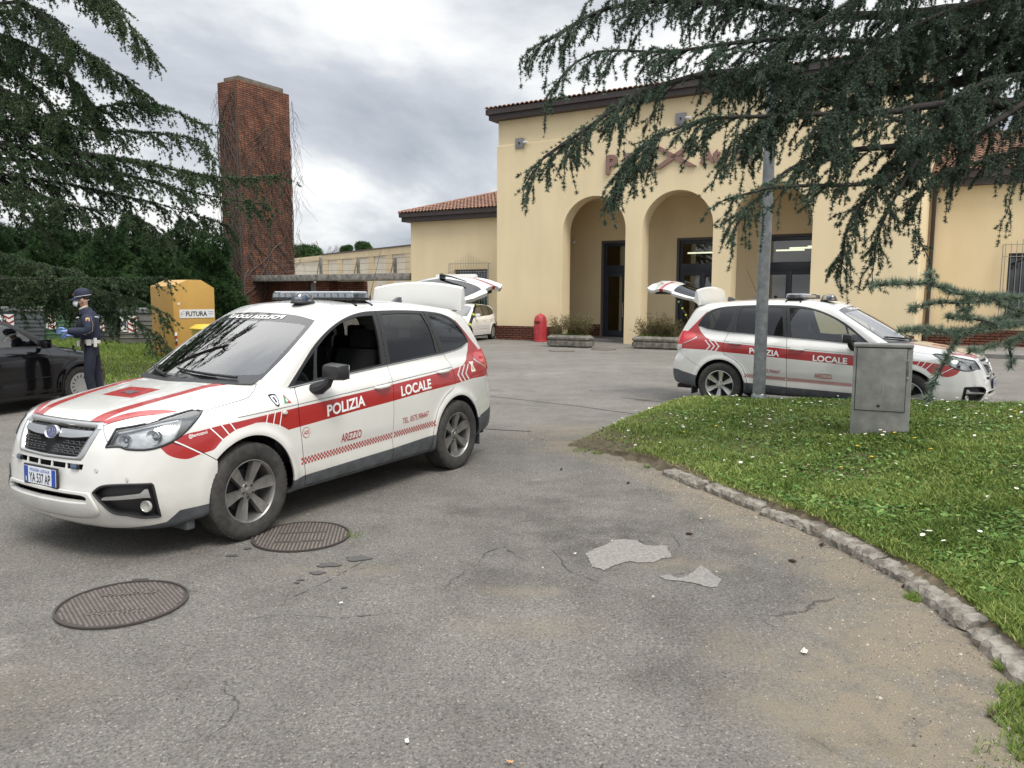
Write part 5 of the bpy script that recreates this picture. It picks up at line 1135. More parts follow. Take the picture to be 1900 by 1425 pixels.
def container(px, d, w, h, col, label, dome, lidc=None, name='waste_container', zg=0):
    c = W(px, 600, d); o = empty(name, (c[0], c[1], zg), R_(14), label, 'waste container', 'waste containers along the fence')
    mt = mat('cont_%d' % int(px), col, .6, noise=(3, .3)); lm = mt if lidc is None else mat('lid_%d' % int(px), lidc, .7)
    m = MB(); m.prism([(-w / 2 * .88, .12), (w / 2 * .88, .12), (w / 2, h * .78), (-w / 2, h * .78)], -.5, .5)
    for i in range(5): z = .3 + i * h * .1; m.box((-w / 2 * .96, -.53, z), (w / 2 * .96, -.5, z + .03))
    m.build('tub', mt, o, bevel=.02)
    m = MB()
    if dome: m.prism([(-w / 2 * 1.02, h * .785)] + [(w / 2 * 1.02 * -math.cos(a), h * .785 + h * .24 * math.sin(a)) for a in np.linspace(0, math.pi, 14)], -.52, .52)
    else: m.box((-w / 2 * 1.04, -.56, h * .785), (w / 2 * 1.04, .56, h * .90)); 
    m.build('lid', lm, o, bevel=.03)
    for x in (-w * .34, w * .34): m = MB(); m.lathe([(.001, -.03), (.09, -.03), (.10, -.01), (.10, .02), (.001, .03)], k=14, axis='y', M=Matrix.Translation((x, -.42, .10))); m.build('castor', RUB, o)
    m = MB(); m.add([(-w * .42, -.535, h * .36), (-w * .28, -.535, h * .36), (-w * .28, -.535, h * .70), (-w * .42, -.535, h * .70)], [[0, 1, 2, 3]]); m.build('notice', WTXT, o); m = MB(); m.lathe([(.001, 0), (.07, 0)], k=18, axis='y', M=Matrix.Translation((-w * .35, -.545, h * .55))); m.build('round_mark', mat('mark_violet', (.15, .08, .25), .6), o)
    V = []; F = []; x0, x1 = -w * .26, -w * .08; z0 = h * .34
    m = MB(); m.box((x0, -.539, z0), (x1, -.5345, z0 + h * .38)); m.build('warning_board', WTXT, o)
    for i in range(3):
        z = z0 + .01 + i * h * .125; xm = (x0 + x1) / 2; m = MB(); m.add([(x0, -.543, z + .09), (xm, -.543, z), (x1, -.543, z + .09), (x1, -.543, z + .16), (xm, -.543, z + .07), (x0, -.543, z + .16)], [[0, 1, 4, 5], [1, 2, 3, 4]]); m.build('chevron', RTXT, o)
    return o
container(44, 28.5, 1.75, 1.45, (.10, .115, .125), 'blue grey slatted waste container with a flat lid behind the black car', False, (.19, .20, .20))
container(118, 29.0, 1.35, 1.45, (.10, .20, .115), 'green waste container with a domed lid behind the officer and the black car', True)
container(84, 30.2, .9, 1.25, (.045, .055, .06), 'dark grey waste container squeezed between the blue grey and the green one', False)
container(206, 28.0, 1.30, 1.40, (.11, .115, .11), 'grey waste container half behind the officer, nearest him on the bank', False, (.12, .125, .13))
container(268, 26.6, 1.55, 1.45, (.17, .165, .15), 'whitish waste container beside the mustard clothes bank, under the drooping boughs', False, (.15, .155, .16))
# litter
def litter(px, py, s, name, label, col, seed):
    x, y = G(px, py); r = np.random.default_rng(seed); V = []; 
    n = 7
    for j in range(n):
        for i in range(n): V.append(((i / (n - 1) - .5) * s, (j / (n - 1) - .5) * s * .6, .012 + abs(r.normal()) * s * .16))
    F = [[j * n + i, j * n + i + 1, (j + 1) * n + i + 1, (j + 1) * n + i] for j in range(n - 1) for i in range(n - 1) if r.random() > .12]
    o = link(name, mesh_np(name, V, F, mat('litter_%s' % name, col, .8))); o.location = (x, y, 0); o.rotation_euler = (0, 0, seed); md = o.modifiers.new('t', 'SOLIDIFY'); md.thickness = .002; tag(o, label, 'litter')
litter(1494, 1211, .045, 'crumpled_tissue', 'crumpled white tissue lying on the sandy asphalt', (.70, .68, .62), 1)
litter(1392, 937, .07, 'plastic_scrap', 'scrap of white plastic by the foot of the kerb', (.6, .6, .6), 2)
litter(1660, 1065, .03, 'paper_scrap', 'tiny white paper scrap beside the kerb stones', (.7, .7, .68), 3)
litter(1068, 1030, .022, 'cigarette_end', 'pale cigarette end lying left of the broken asphalt patch', (.6, .56, .5), 4)
litter(757, 1381, .025, 'paper_strip', 'thin white paper strip on the open asphalt nearest the camera', (.75, .75, .72), 5)
litter(948, 1419, .022, 'cork_tip', 'tan cigarette filter on the asphalt at the very front', (.62, .36, .18), 6)
litter(634, 1123, .018, 'white_pebble', 'white chip lying below the ribbed manhole cover', (.75, .75, .72), 7)
def twigs():
    r = np.random.default_rng(3)
    for i, (px, py) in enumerate(((1679, 1088), (1659, 1061), (1645, 1056), (1700, 1083), (1840, 1327), (1471, 1042), (1280, 992), (1166, 897), (1042, 872), (1525, 1011))):
        x, y = G(px, py); m = MB(); a = r.uniform(0, 6); pts = [(x + .028 * t * math.cos(a), y + .028 * t * math.sin(a), .012) for t in (-1, -.3, .3, 1)]; m.tube(pts, [.003, .010, .011, .004], k=6)
        tag(m.build('cone_scale', mat('cone_brown', (.045, .025, .018), .9)), 'dark brown scrap of cedar cone lying on the asphalt by the kerb', 'cone scrap', 'fallen cone scraps along the kerb')
twigs()
# ================================================================== trees
def resample(P, step):
    P = np.asarray(P, float); Q = []
    # smooth the path first
    S = smooth_open(P, 8); d = np.linalg.norm(np.diff(S, axis=0), axis=1); s = np.concatenate([[0], np.cumsum(d)]); n = max(2, int(s[-1] / step)); t = np.linspace(0, s[-1], n + 1)
    return np.stack([np.interp(t, s, S[:, i]) for i in range(3)], 1)
def smooth_open(P, n=6):
    P = np.asarray(P, float); E = np.concatenate([[2 * P[0] - P[1]], P, [2 * P[-1] - P[-2]]]); out = []
    for i in range(1, len(E) - 2):
        p0, p1, p2, p3 = E[i - 1:i + 3]
        for k in range(n): t = k / n; out.append(.5 * (2 * p1 + (-p0 + p2) * t + (2 * p0 - 5 * p1 + 4 * p2 - p3) * t * t + (-p0 + 3 * p1 - 3 * p2 + p3) * t ** 3))
    out.append(P[-1]); return np.array(out)
def tubes_np(C, R, k=4):
    """C (n, m, 3) centre lines, R (n, m) radii -> V, F"""
    n, m, _ = C.shape; T = np.gradient(C, axis=1); T /= np.linalg.norm(T, axis=2)[:, :, None] + 1e-9
    up = np.zeros_like(T); up[..., 2] = 1; par = np.abs(T[..., 2]) > .92; up[par] = (1, 0, 0)
    U = np.cross(T, up); U /= np.linalg.norm(U, axis=2)[:, :, None] + 1e-9; Wv = np.cross(T, U); V = []
    for j in range(k): a = 2 * math.pi * j / k; V.append(C + (U * math.cos(a) + Wv * math.sin(a)) * R[..., None])
    V = np.stack(V, 2).reshape(-1, 3); i = np.arange(n)[:, None, None] * m * k; s = np.arange(m - 1)[None, :, None] * k; j = np.arange(k)[None, None, :]; j2 = (j + 1) % k
    F = np.stack([i + s + j, i + s + j2, i + s + k + j2, i + s + k + j], -1).reshape(-1, 4); return V, F
def curves(P0, D, L, droop, k, rg, wig=.10, up=None):
    n = len(P0); D = D / (np.linalg.norm(D, axis=1)[:, None] + 1e-9); C = [P0]; d = D.copy(); p = P0.copy()
    for i in range(k):
        d = d + np.array([0, 0, -1]) * (droop / k)[:, None] + rg.normal(size=(n, 3)) * wig; d /= np.linalg.norm(d, axis=1)[:, None]; p = p + d * (L / k)[:, None]; C.append(p)
    return np.stack(C, 1)
def along(C, t):
    """points and tangents at fractions t (n, q) of curves C (n, m, 3)"""
    m = C.shape[1] - 1; x = np.clip(t * m, 0, m - 1e-4); i = x.astype(int); f = (x - i)[..., None]; r = np.arange(len(C))[:, None]
    a = C[r, i]; b = C[r, i + 1]; d = b - a; d /= np.linalg.norm(d, axis=2)[..., None] + 1e-9; return a + (b - a) * f, d
def needles(P, D, nn, ln, w, rg, spread=1.0, tone=None):
    """tufts: nn thin needles fanning out of each point round its axis"""
    n = len(P); P = np.repeat(P, nn, 0); D = np.repeat(D, nn, 0); r = rg.normal(size=(n * nn, 3)); r /= np.linalg.norm(r, axis=1)[:, None]; d = D * .55 + r * spread; d /= np.linalg.norm(d, axis=1)[:, None]
    s = np.cross(d, rg.normal(size=(n * nn, 3))); s /= np.linalg.norm(s, axis=1)[:, None] + 1e-9; L_ = (ln * rg.uniform(.7, 1.15, n * nn))[:, None]; ww = w * rg.uniform(.7, 1.2, n * nn)[:, None]
    V = np.stack([P - s * ww, P + s * ww, P + d * L_], 1).reshape(-1, 3); F = np.arange(n * nn * 3).reshape(-1, 3)
    tn = np.repeat(tone, nn) if tone is not None else np.full(n * nn, .5); tn = tn + .16 * rg.normal(size=n * nn); return V, F, np.repeat(np.clip(tn, 0, 1), 3)
BARK = mat('cedar_bark', (.036, .030, .027), .95, noise=(12, .5, (.018, .016, .014)), bump=(40, .8))
NEED_L = leafmat('cedar_needles_green', (.012, .030, .014), (.046, .084, .038), (.14, .20, .09), .65, .12)
NEED_R = leafmat('cedar_needles_blue', (.014, .030, .018), (.054, .088, .056), (.19, .25, .18), .6, .12)
def cedar(name, loc, label, limbs, trunk, rg, cfg, leafm):
    """limbs: (path, radius, side-branch length at base, at tip, droop, density)"""
    root = empty(name, tuple(trunk[0]), 0, label, 'cedar tree'); off = -np.array(trunk[0], float)
    C = resample(trunk, .6)[None]; R = np.linspace(cfg['tr'], cfg['tr'] * .35, C.shape[1])[None]; V, F = tubes_np(C + off, R, 14); link('trunk', mesh_np('trunk', V, F, BARK, smooth=True), root)
    VV, FF, n0 = [], [], 0; tufP, tufD, tufT = [], [], []
    twC, twR = [], []
    for path, rad, l0, l1, droop, dens in limbs:
        S = resample(path, .22); m = len(S); t = np.linspace(0, 1, m); S = S + np.stack([fbm(S[:, 0] + 3, S[:, 2], 1.5, 1), fbm(S[:, 1], S[:, 2] + 2, 1.5, 2), fbm(S[:, 0], S[:, 1], 1.7, 3)], 1) * .03
        V, F = tubes_np((S + off)[None], (rad * (1 - .9 * t ** .6))[None], 8); VV.append(V); FF.append(F + n0); n0 += len(V)
        T = np.gradient(S, axis=0); T /= np.linalg.norm(T, axis=1)[:, None]; H = np.cross(T, [0, 0, 1]); H /= np.linalg.norm(H, axis=1)[:, None] + 1e-9
        # secondary branches
        q = int(m * dens * cfg.get('q', 1.4)); idx = rg.uniform(.04, 1, q) ** .9; P0 = np.stack([np.interp(idx, t, S[:, i]) for i in range(3)], 1); Tt = np.stack([np.interp(idx, t, T[:, i]) for i in range(3)], 1); Ht = np.stack([np.interp(idx, t, H[:, i]) for i in range(3)], 1)
        sg = np.where(rg.random(q) < .5, 1, -1)[:, None]; L_ = (l0 + (l1 - l0) * idx) * rg.uniform(.6, 1.25, q); D = Tt * rg.uniform(.6, 1.4, (q, 1)) + Ht * sg * rg.uniform(.2, 1.0, (q, 1)) + np.array([0, 0, 1]) * rg.uniform(-.40, .22, (q, 1))
        # the limb's own tip counts as a branch too
        P0 = np.concatenate([P0, S[-1:]]); D = np.concatenate([D, T[-1:]]); L_ = np.append(L_, l1 * .8)
        B = curves(P0, D, L_, np.full(len(P0), droop) * rg.uniform(.5, 1.4, len(P0)), 7, rg, .09); V, F = tubes_np(B + off, np.linspace(1, .3, 8)[None] * (.009 + .010 * L_)[:, None] * cfg['bs'], 5); VV.append(V); FF.append(F + n0); n0 += len(V)
        # twigs
        for b in range(1):
            k = np.maximum((L_ / cfg['tw']).astype(int), 2); rep = np.repeat(np.arange(len(B)), k); tt = rg.uniform(.08, 1, len(rep)); A, Dd = along(B[rep], tt[:, None]); A = A[:, 0]; Dd = Dd[:, 0]
            Hh = np.cross(Dd, [0, 0, 1.]); Hh /= np.linalg.norm(Hh, axis=1)[:, None] + 1e-9; s2 = np.where(rg.random(len(rep)) < .5, 1, -1)[:, None]
            tl = cfg['tl'] * rg.uniform(.45, 1.2, len(rep)) * (1.15 - .6 * tt); DD = Dd * cfg['fw'] + Hh * s2 * rg.uniform(.3, 1, (len(rep), 1)) + np.array([0, 0, 1]) * rg.uniform(-.35, .25, (len(rep), 1))
            hang = rg.random(len(rep)) < cfg['hang']; tl = np.where(hang, tl * cfg['hl'], tl); DD[hang] = DD[hang] * .5 + np.array([0, 0, -1.])
            Tw = curves(A, DD, tl, np.where(hang, 1.6, cfg['td']) * rg.uniform(.5, 1.3, len(rep)), 5, rg, .13); twC.append(Tw); twR.append(np.linspace(1, .35, 6)[None] * (.0022 + .004 * tl)[:, None] * cfg['ts'])
            k2 = np.maximum((tl / cfg['tuft']).astype(int), 2); rp = np.repeat(np.arange(len(Tw)), k2); t2 = rg.uniform(.02, 1, len(rp)); a, d_ = along(Tw[rp], t2[:, None]); tufP.append(a[:, 0]); tufD.append(d_[:, 0]); tufT.append(np.full(len(rp), .5))
            k3 = np.maximum((L_ / cfg['tuft'] * .8).astype(int), 2); rp = np.repeat(np.arange(len(B)), k3); a, d_ = along(B[rp], rg.uniform(.12, 1, (len(rp), 1))); tufP.append(a[:, 0]); tufD.append(d_[:, 0]); tufT.append(np.full(len(rp), .6))
    for path, rad, l0, l1, droop, dens in limbs:
        S = resample(path, .05); m = len(S); q = int(m * 2.2 * cfg['ld']); ix = rg.uniform(.45, 1, q); t = np.linspace(0, 1, m); a = np.stack([np.interp(ix, t, S[:, i]) for i in range(3)], 1); d_ = rg.normal(size=(q, 3)); d_ /= np.linalg.norm(d_, axis=1)[:, None]
        tufP.append(a + d_ * rad * .35); tufD.append(d_ + [0, 0, .3]); tufT.append(np.full(q, .6))
    link('limbs', mesh_np('limbs', np.concatenate(VV), np.concatenate(FF), BARK, smooth=True), root)
    C = np.concatenate(twC); R = np.concatenate(twR); V, F = tubes_np(C + off, R, 3); link('twigs', mesh_np('twigs', V, F, BARK), root)
    P = np.concatenate(tufP) + off; D = np.concatenate(tufD); T = np.concatenate(tufT); up = np.zeros_like(D); up[:, 2] = cfg.get('up', .35); D = D + up
    T = T + .16 * fbm(P[:, 0], P[:, 2], .9, 3) + .05
    print(name, 'tufts', len(P)); V, F, c = needles(P, D, cfg['nn'], cfg['nl'], cfg['nw'], rg, cfg.get('spread', 1.0), T); link('needles', with_var(mesh_np('needles', V, F, leafm), c), root)
    return root
def build_cedars():
    rg = np.random.default_rng(21); d = 17.5
    w = lambda *q: [W(*p) for p in q]
    LT = [
     (w((-260, 60, 18), (0, 8, 17.5), (60, 18, 17), (125, 75, 16.6), (190, 120, 16.4), (262, 172, 16.2)), .09, 1.4, .45, 1.0, 1.9),
     (w((-260, -60, 18), (0, -90, 17.5), (100, -55, 17), (180, -15, 16.6), (230, 35, 16.3), (268, 88, 16.2)), .09, 1.4, .45, 1.1, 1.9),
     (w((-260, 20, 18.5), (-60, 90, 18), (60, 160, 17.5), (110, 240, 17.2), (150, 300, 17)), .15, 1.0, .5, .6, 1.8),
     (w((-260, -20, 18.4), (-20, 60, 17.8), (60, 90, 17.4), (130, 150, 17), (170, 210, 16.8)), .07, 1.3, .5, 1.2, 2.3),
     (w((-260, 80, 18.2), (-40, 150, 17.6), (40, 190, 17.2), (110, 230, 16.9)), .07, 1.3, .6, 1.0, 2.3),
     (w((-260, 320, 17.6), (0, 350, 17), (120, 380, 16.7), (230, 400, 16.5), (300, 430, 16.4)), .05, 1.1, .5, 1.3, 1.5),
     (w((-260, 150, 18), (0, 225, 17.6), (100, 215, 17.2), (220, 195, 16.8), (300, 200, 16.5), (368, 228, 16.2)), .08, 1.1, .22, .5, 1.5),
     (w((-200, 200, 18), (60, 232, 17.4), (200, 245, 16.8), (300, 250, 16.4), (372, 262, 16.2), (392, 300, 16)), .07, 1.0, .22, .5, 1.5),
     (w((-260, 240, 18), (0, 270, 17.2), (150, 285, 16.8), (280, 308, 16.3), (400, 330, 15.9), (515, 330, 15.6)), .10, 1.15, .20, .4, 1.6),
     (w((-200, 290, 18), (50, 300, 17.2), (220, 325, 16.6), (340, 355, 16.1), (430, 372, 15.8), (485, 380, 15.6)), .08, 1.15, .24, .6, 1.5),
     (w((-260, 260, 18.6), (0, 336, 18), (40, 400, 17.7), (85, 445, 17.4)), .13, .8, .4, .5, .9),
     (w((-200, 300, 18), (100, 340, 17.2), (250, 372, 16.8), (350, 395, 16.5), (420, 420, 16.3)), .06, 1.0, .35, 1.2, 1.2),
     (w((-260, 440, 18), (-20, 470, 17), (60, 490, 16.5), (140, 508, 16.2)), .05, .8, .22, .4, 1.6),
     (w((-260, 520, 18), (-20, 520, 16.6), (90, 520, 16.2), (200, 520, 16), (300, 518, 16)), .05, .7, .25, .7, .9),
     (w((-100, 500, 17), (100, 530, 16.6), (200, 545, 16.4), (250, 560, 16.2), (300, 580, 16.1)), .05, .75, .35, 1.0, 1.5),
     (w((-100, 520, 17.2), (150, 560, 16.8), (230, 590, 16.5), (275, 615, 16.3), (310, 645, 16.2)), .05, .65, .32, 1.0, 1.7),
     (w((-100, 540, 17.2), (40, 560, 17), (110, 570, 16.8), (170, 590, 16.6)), .04, .5, .25, 1.0, .9),
    ]
    cfg = dict(tr=.48, bs=.8, tw=.058, tl=.50, td=.35, hang=.18, hl=1.3, ts=.9, tuft=.048, nn=8, nl=.052, nw=.0095, up=.6, fw=1.5, ld=.6)
    for k in range(13):
        a = k * 2.4; z = 10.6 + k * .52; L_ = 6.2 - k * .36; c, s_ = math.cos(a), math.sin(a); LT.append(([(-14, 18.8, z), (-14 + c * L_ * .4, 18.8 + s_ * L_ * .4, z + .5), (-14 + c * L_ * .75, 18.8 + s_ * L_ * .75, z + .6), (-14 + c * L_, 18.8 + s_ * L_, z + .2)], .09, 1.5, .5, .5, .9))
    tr = [(-14.6, 18.5, -.1), (-14.5, 18.6, 2.5), (-14.2, 18.6, 5.5), (-14.0, 18.7, 9.5), (-14, 18.8, 17)]
    cedar('cedar_tree', None, 'dark green cedar with tiered boughs reaching over the clothes bank toward the brick tower', LT, tr, rg, cfg, NEED_L)
    rg = np.random.default_rng(22)
    RT = [
     (w((2350, -220, 8.8), (1900, -10, 8.2), (1560, 25, 7.7), (1330, 5, 7.4), (1150, 10, 7.2), (1010, 80, 7.0)), .13, .9, .35, .9, 2.0),
     (w((2350, -60, 8.8), (1900, 115, 8.2), (1690, 165, 7.7), (1500, 150, 7.3), (1350, 130, 7.1), (1210, 160, 6.9), (1080, 245, 6.8), (1008, 296, 6.7)), .13, .9, .35, .8, 2.1),
     (w((2350, -300, 8.6), (1900, -120, 8), (1500, -60, 7.5), (1250, -40, 7.2), (1120, -20, 7)), .10, 1.0, .5, 1.2, 1.8),
     (w((2350, -100, 8.6), (1900, 60, 7.9), (1650, 75, 7.5), (1450, 70, 7.2), (1250, 90, 7.0), (1100, 100, 6.9), (1040, 150, 6.8)), .08, .9, .4, 1.0, 2.0),
     (w((2350, 40, 8.6), (1900, 180, 7.8), (1763, 245, 7.3), (1647, 325, 6.9), (1550, 345, 6.7), (1440, 345, 6.5), (1338, 372, 6.4)), .09, .65, .20, .7, 1.3),
     (w((1763, 245, 7.3), (1640, 270, 7.0), (1520, 290, 6.8), (1430, 340, 6.6), (1368, 412, 6.4)), .05, .6, .22, .8, 1.6),
     (w((1900, 190, 7.8), (1750, 190, 7.2), (1600, 210, 6.9), (1450, 215, 6.7), (1320, 220, 6.6), (1200, 260, 6.5), (1150, 330, 6.5)), .06, .8, .35, 1.1, 2.0),
     (w((2300, 150, 8.4), (1950, 260, 7.6), (1800, 300, 7.2), (1720, 340, 7.0), (1690, 400, 6.9), (1718, 470, 6.8)), .05, .5, .2, .8, 1.2),
     (w((1647, 325, 6.9), (1600, 375, 6.8), (1570, 430, 6.7), (1556, 520, 6.65)), .03, .32, .14, .8, 2.2),
     (w((1700, 290, 6.9), (1650, 380, 6.8), (1625, 440, 6.7), (1615, 510, 6.65)), .025, .26, .12, .8, 1.8),
     (w((2000, 120, 7.9), (1880, 200, 7.4), (1800, 240, 7.2), (1700, 230, 7.0), (1560, 180, 6.9), (1400, 100, 6.8)), .05, .8, .5, 1.1, 1.8),
     (w((2100, 200, 7.9), (1960, 240, 7.5), (1900, 280, 7.2), (1880, 340, 7.1), (1868, 385, 7.0)), .03, .3, .15, .8, 1.4),
     (w((2350, -150, 8.6), (1950, 20, 8), (1750, 60, 7.6), (1600, 110, 7.3), (1480, 170, 7.1), (1400, 250, 7.0)), .09, .9, .4, .7, 2.3),
     (w((2350, -200, 8.2), (1950, -40, 7.6), (1750, 20, 7.2), (1620, 90, 6.9), (1560, 190, 6.8), (1530, 270, 6.7)), .07, .85, .35, .8, 2.2),
     (w((2200, 0, 8.2), (1950, 120, 7.7), (1820, 150, 7.3), (1740, 210, 7.1), (1700, 300, 7.0)), .05, .7, .3, .8, 2.2),
     (w((1700, 40, 7.4), (1560, 130, 7.1), (1450, 200, 6.9), (1370, 250, 6.7), (1330, 320, 6.6)), .03, .45, .2, .6, 1.8),
     (w((2300, -350, 8), (1900, -150, 7.4), (1700, -60, 7), (1550, 20, 6.8), (1450, 90, 6.7)), .06, .9, .4, .7, 2.0),
     (w((2350, -100, 8.8), (1980, 60, 8.2), (1850, 90, 7.9), (1700, 120, 7.6), (1600, 170, 7.4), (1540, 230, 7.3)), .06, .8, .35, .7, 2.2),
     ([(8.8, 8.7, 6.0), (7.6, 8.2, 7.2), (6.4, 7.6, 8.0), (5.0, 7.0, 8.2)], .09, 1.0, .5, .5, .8),
     ([(8.8, 8.7, 5.0), (9.8, 7.0, 6.2), (10.8, 5.0, 6.8), (11.6, 3.0, 6.8)], .09, 1.1, .5, .5, .8),
     ([(8.8, 8.7, 7.5), (9.8, 9.6, 9.0), (10.8, 10.6, 9.8), (12, 11.6, 10)], .08, 1.1, .5, .5, .7),
     ([(8.8, 8.7, 4.0), (9.2, 6.6, 4.9), (9.2, 4.4, 5.3), (9.0, 2.2, 5.0)], .08, .9, .4, .6, .8),
     # boughs that reach towards and behind the viewer
     ([(8.6, 8.0, 4.2), (7.5, 5.5, 4.8), (6.6, 3.0, 5.0), (6.0, .5, 4.9)], .10, .9, .4, .8, 1.0),
     ([(8.6, 8.2, 3.0), (7.9, 6.2, 3.3), (7.6, 4.5, 3.4), (7.2, 3.0, 3.2)], .08, .8, .4, .8, 1.0),
    ]
    cfg = dict(tr=.42, bs=.5, tw=.056, tl=.215, td=.35, hang=.22, hl=1.7, ts=.9, tuft=.0145, nn=10, nl=.031, nw=.0036, up=.2, q=1.35, fw=1.1, ld=1.3, spread=1.0)
    tr = [(8.9, 8.6, .15), (8.9, 8.7, 2.5), (8.85, 8.7, 5), (8.8, 8.8, 8)]
    root = cedar('blue_cedar_tree', None, 'blue green cedar whose hanging twigs fill the sky above the far police car', RT, tr, rg, cfg, NEED_R)
    # the lowest bough, close to the viewer: needles longer in the picture
    rg = np.random.default_rng(23); off = -np.array(tr[0])
    paths = [w((2500, 560, 6.6), (2150, 600, 4.6), (1950, 560, 3.9), (1860, 550, 3.7), (1790, 545, 3.6), (1725, 525, 3.5)), w((1725, 525, 3.5), (1680, 525, 3.45), (1625, 528, 3.4)), w((1730, 526, 3.5), (1722, 508, 3.5)), w((1860, 552, 3.7), (1790, 560, 3.6), (1740, 560, 3.55), (1690, 572, 3.5)), w((1790, 545, 3.6), (1800, 570, 3.6), (1775, 578, 3.58)),
             w((2150, 640, 4.6), (1960, 600, 3.9), (1880, 600, 3.7), (1800, 612, 3.6), (1740, 612, 3.5), (1668, 612, 3.45)), w((1850, 600, 3.65), (1810, 590, 3.6), (1757, 588, 3.55)), w((1800, 612, 3.6), (1770, 635, 3.55), (1750, 675, 3.5), (1735, 705, 3.5), (1722, 745, 3.48)), w((2050, 640, 4.2), (1940, 615, 3.85), (1880, 630, 3.7), (1830, 645, 3.65), (1798, 650, 3.6)), w((1870, 632, 3.7), (1875, 655, 3.7), (1877, 680, 3.68)), w((1960, 560, 3.9), (1900, 580, 3.8), (1850, 592, 3.7), (1830, 600, 3.65)), w((2050, 580, 4.3), (1960, 590, 3.9), (1890, 575, 3.75), (1850, 560, 3.7))]
    VV, FF, n0 = [], [], 0; PP, DD = [], []
    for i, p in enumerate(paths):
        S = resample(p, .03); t = np.linspace(0, 1, len(S)); r0 = .020 if i in (0, 5) else .007; V, F = tubes_np((S + off)[None], (r0 * (1 - .75 * t) + .001)[None], 6); VV.append(V); FF.append(F + n0); n0 += len(V)
        T = np.gradient(S, axis=0); T /= np.linalg.norm(T, axis=1)[:, None]; k = int(len(S) * 4.6); idx = rg.uniform(0 if i not in (0, 5) else .35, 1, k); P = np.stack([np.interp(idx, t, S[:, j]) for j in range(3)], 1); D = np.stack([np.interp(idx, t, T[:, j]) for j in range(3)], 1); D = D * .5 + np.array([0, 0, .35]) + rg.normal(size=(k, 3)) * .55; D /= np.linalg.norm(D, axis=1)[:, None]
        tip = P + D * rg.uniform(.002, .012, (k, 1)); PP.append(tip); DD.append(D)
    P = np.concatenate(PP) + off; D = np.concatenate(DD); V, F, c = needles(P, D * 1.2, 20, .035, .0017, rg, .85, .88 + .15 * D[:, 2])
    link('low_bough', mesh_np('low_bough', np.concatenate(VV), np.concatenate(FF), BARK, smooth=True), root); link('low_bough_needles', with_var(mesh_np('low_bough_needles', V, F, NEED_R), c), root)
build_cedars()
CONM = leafmat('conifer_spray', (.010, .028, .010), (.036, .082, .026), (.11, .19, .055), .7, .1)
def conifer(x, y, h, r, seed, label, dens=1.0, name='conifer'):
    rg = np.random.default_rng(seed); o = empty(name, (x, y, -.05), 0, label, 'conifer', 'tall dark conifers behind the waste containers')
    m = MB(); m.tube([(0, 0, 0), (.02, .03, h * .5), (0, 0, h * .97)], [.16, .11, .02], k=8); m.build('trunk', BARK, o)
    n = int(4600 * dens * h * r / 10); z = h * (1 - rg.random(n) ** .62) ; z = np.clip(z, .25, h); lobe = 1 + .2 * np.sin(rg.uniform(0, 6) + z * 2.3) ; a = rg.uniform(0, 2 * math.pi, n)
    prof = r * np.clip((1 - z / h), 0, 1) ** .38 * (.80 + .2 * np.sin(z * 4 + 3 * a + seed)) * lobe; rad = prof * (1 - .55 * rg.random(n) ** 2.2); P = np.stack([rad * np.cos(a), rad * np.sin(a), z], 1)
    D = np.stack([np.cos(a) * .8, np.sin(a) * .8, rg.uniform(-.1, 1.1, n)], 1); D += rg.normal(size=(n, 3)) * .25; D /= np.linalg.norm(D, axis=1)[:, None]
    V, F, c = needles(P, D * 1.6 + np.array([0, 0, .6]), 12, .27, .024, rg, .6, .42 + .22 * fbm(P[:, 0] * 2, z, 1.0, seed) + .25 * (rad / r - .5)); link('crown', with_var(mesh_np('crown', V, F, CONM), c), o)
    return o
names = ['first tall dark conifer at the open end of the row, beside the tower creepers', 'second dark conifer from the brick tower, pointed and slightly shorter', 'third conifer from the brick tower, directly above the clothes bank roof', 'fourth conifer from the brick tower with a lighter feathery crown', 'fifth conifer from the brick tower, above the whitish container', 'sixth conifer from the brick tower, above the officer', 'seventh conifer from the brick tower, behind the green container', 'eighth conifer from the brick tower, behind the blue grey container', 'last conifer in the row, farthest from the brick tower and partly cut by the frame']
for i, (px, d, top) in enumerate(((392, 42, 452), (352, 44, 440), (302, 41, 452), (252, 43, 428), (205, 41, 446), (152, 43, 438), (100, 41, 425), (48, 43, 440), (-8, 41, 430))):
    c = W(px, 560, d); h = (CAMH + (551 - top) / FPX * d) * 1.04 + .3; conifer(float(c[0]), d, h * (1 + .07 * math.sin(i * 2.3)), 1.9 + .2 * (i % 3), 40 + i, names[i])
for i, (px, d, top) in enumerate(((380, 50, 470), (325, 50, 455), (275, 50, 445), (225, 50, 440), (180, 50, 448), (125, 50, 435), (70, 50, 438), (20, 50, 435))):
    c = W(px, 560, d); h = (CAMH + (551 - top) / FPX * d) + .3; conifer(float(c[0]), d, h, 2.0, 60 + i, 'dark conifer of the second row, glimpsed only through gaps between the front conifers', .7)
def shrub_tree(px, d, top, r, label, seed):
    c = W(px, 560, d); rg = np.random.default_rng(seed); h = CAMH + (551 - top) / FPX * d; o = empty('pine_tree', (float(c[0]), d, 0), 0, label, 'pine tree'); m = MB(); m.tube([(0, 0, 0), (.1, 0, h * .6), (0, 0, h * .95)], [.25, .18, .03], k=8); m.build('trunk', BARK, o)
    n = 1500; v = rg.normal(size=(n, 3)); v /= np.linalg.norm(v, axis=1)[:, None]; P = v * np.array([r, r, r * .55]) * (rg.random((n, 1)) ** .4) + np.array([0, 0, h - r * .5]); P[:, 2] += .3 * fbm(P[:, 0], P[:, 1], 1.2, seed)
    V, F, cc = needles(P, v, 6, .35, .05, rg, .8, np.full(n, .5)); link('crown', with_var(mesh_np('crown', V, F, CONM), cc), o)
shrub_tree(566, 80, 460, 1.9, 'dark pine crown peeping over the yellow hall beside the brick tower', 1)
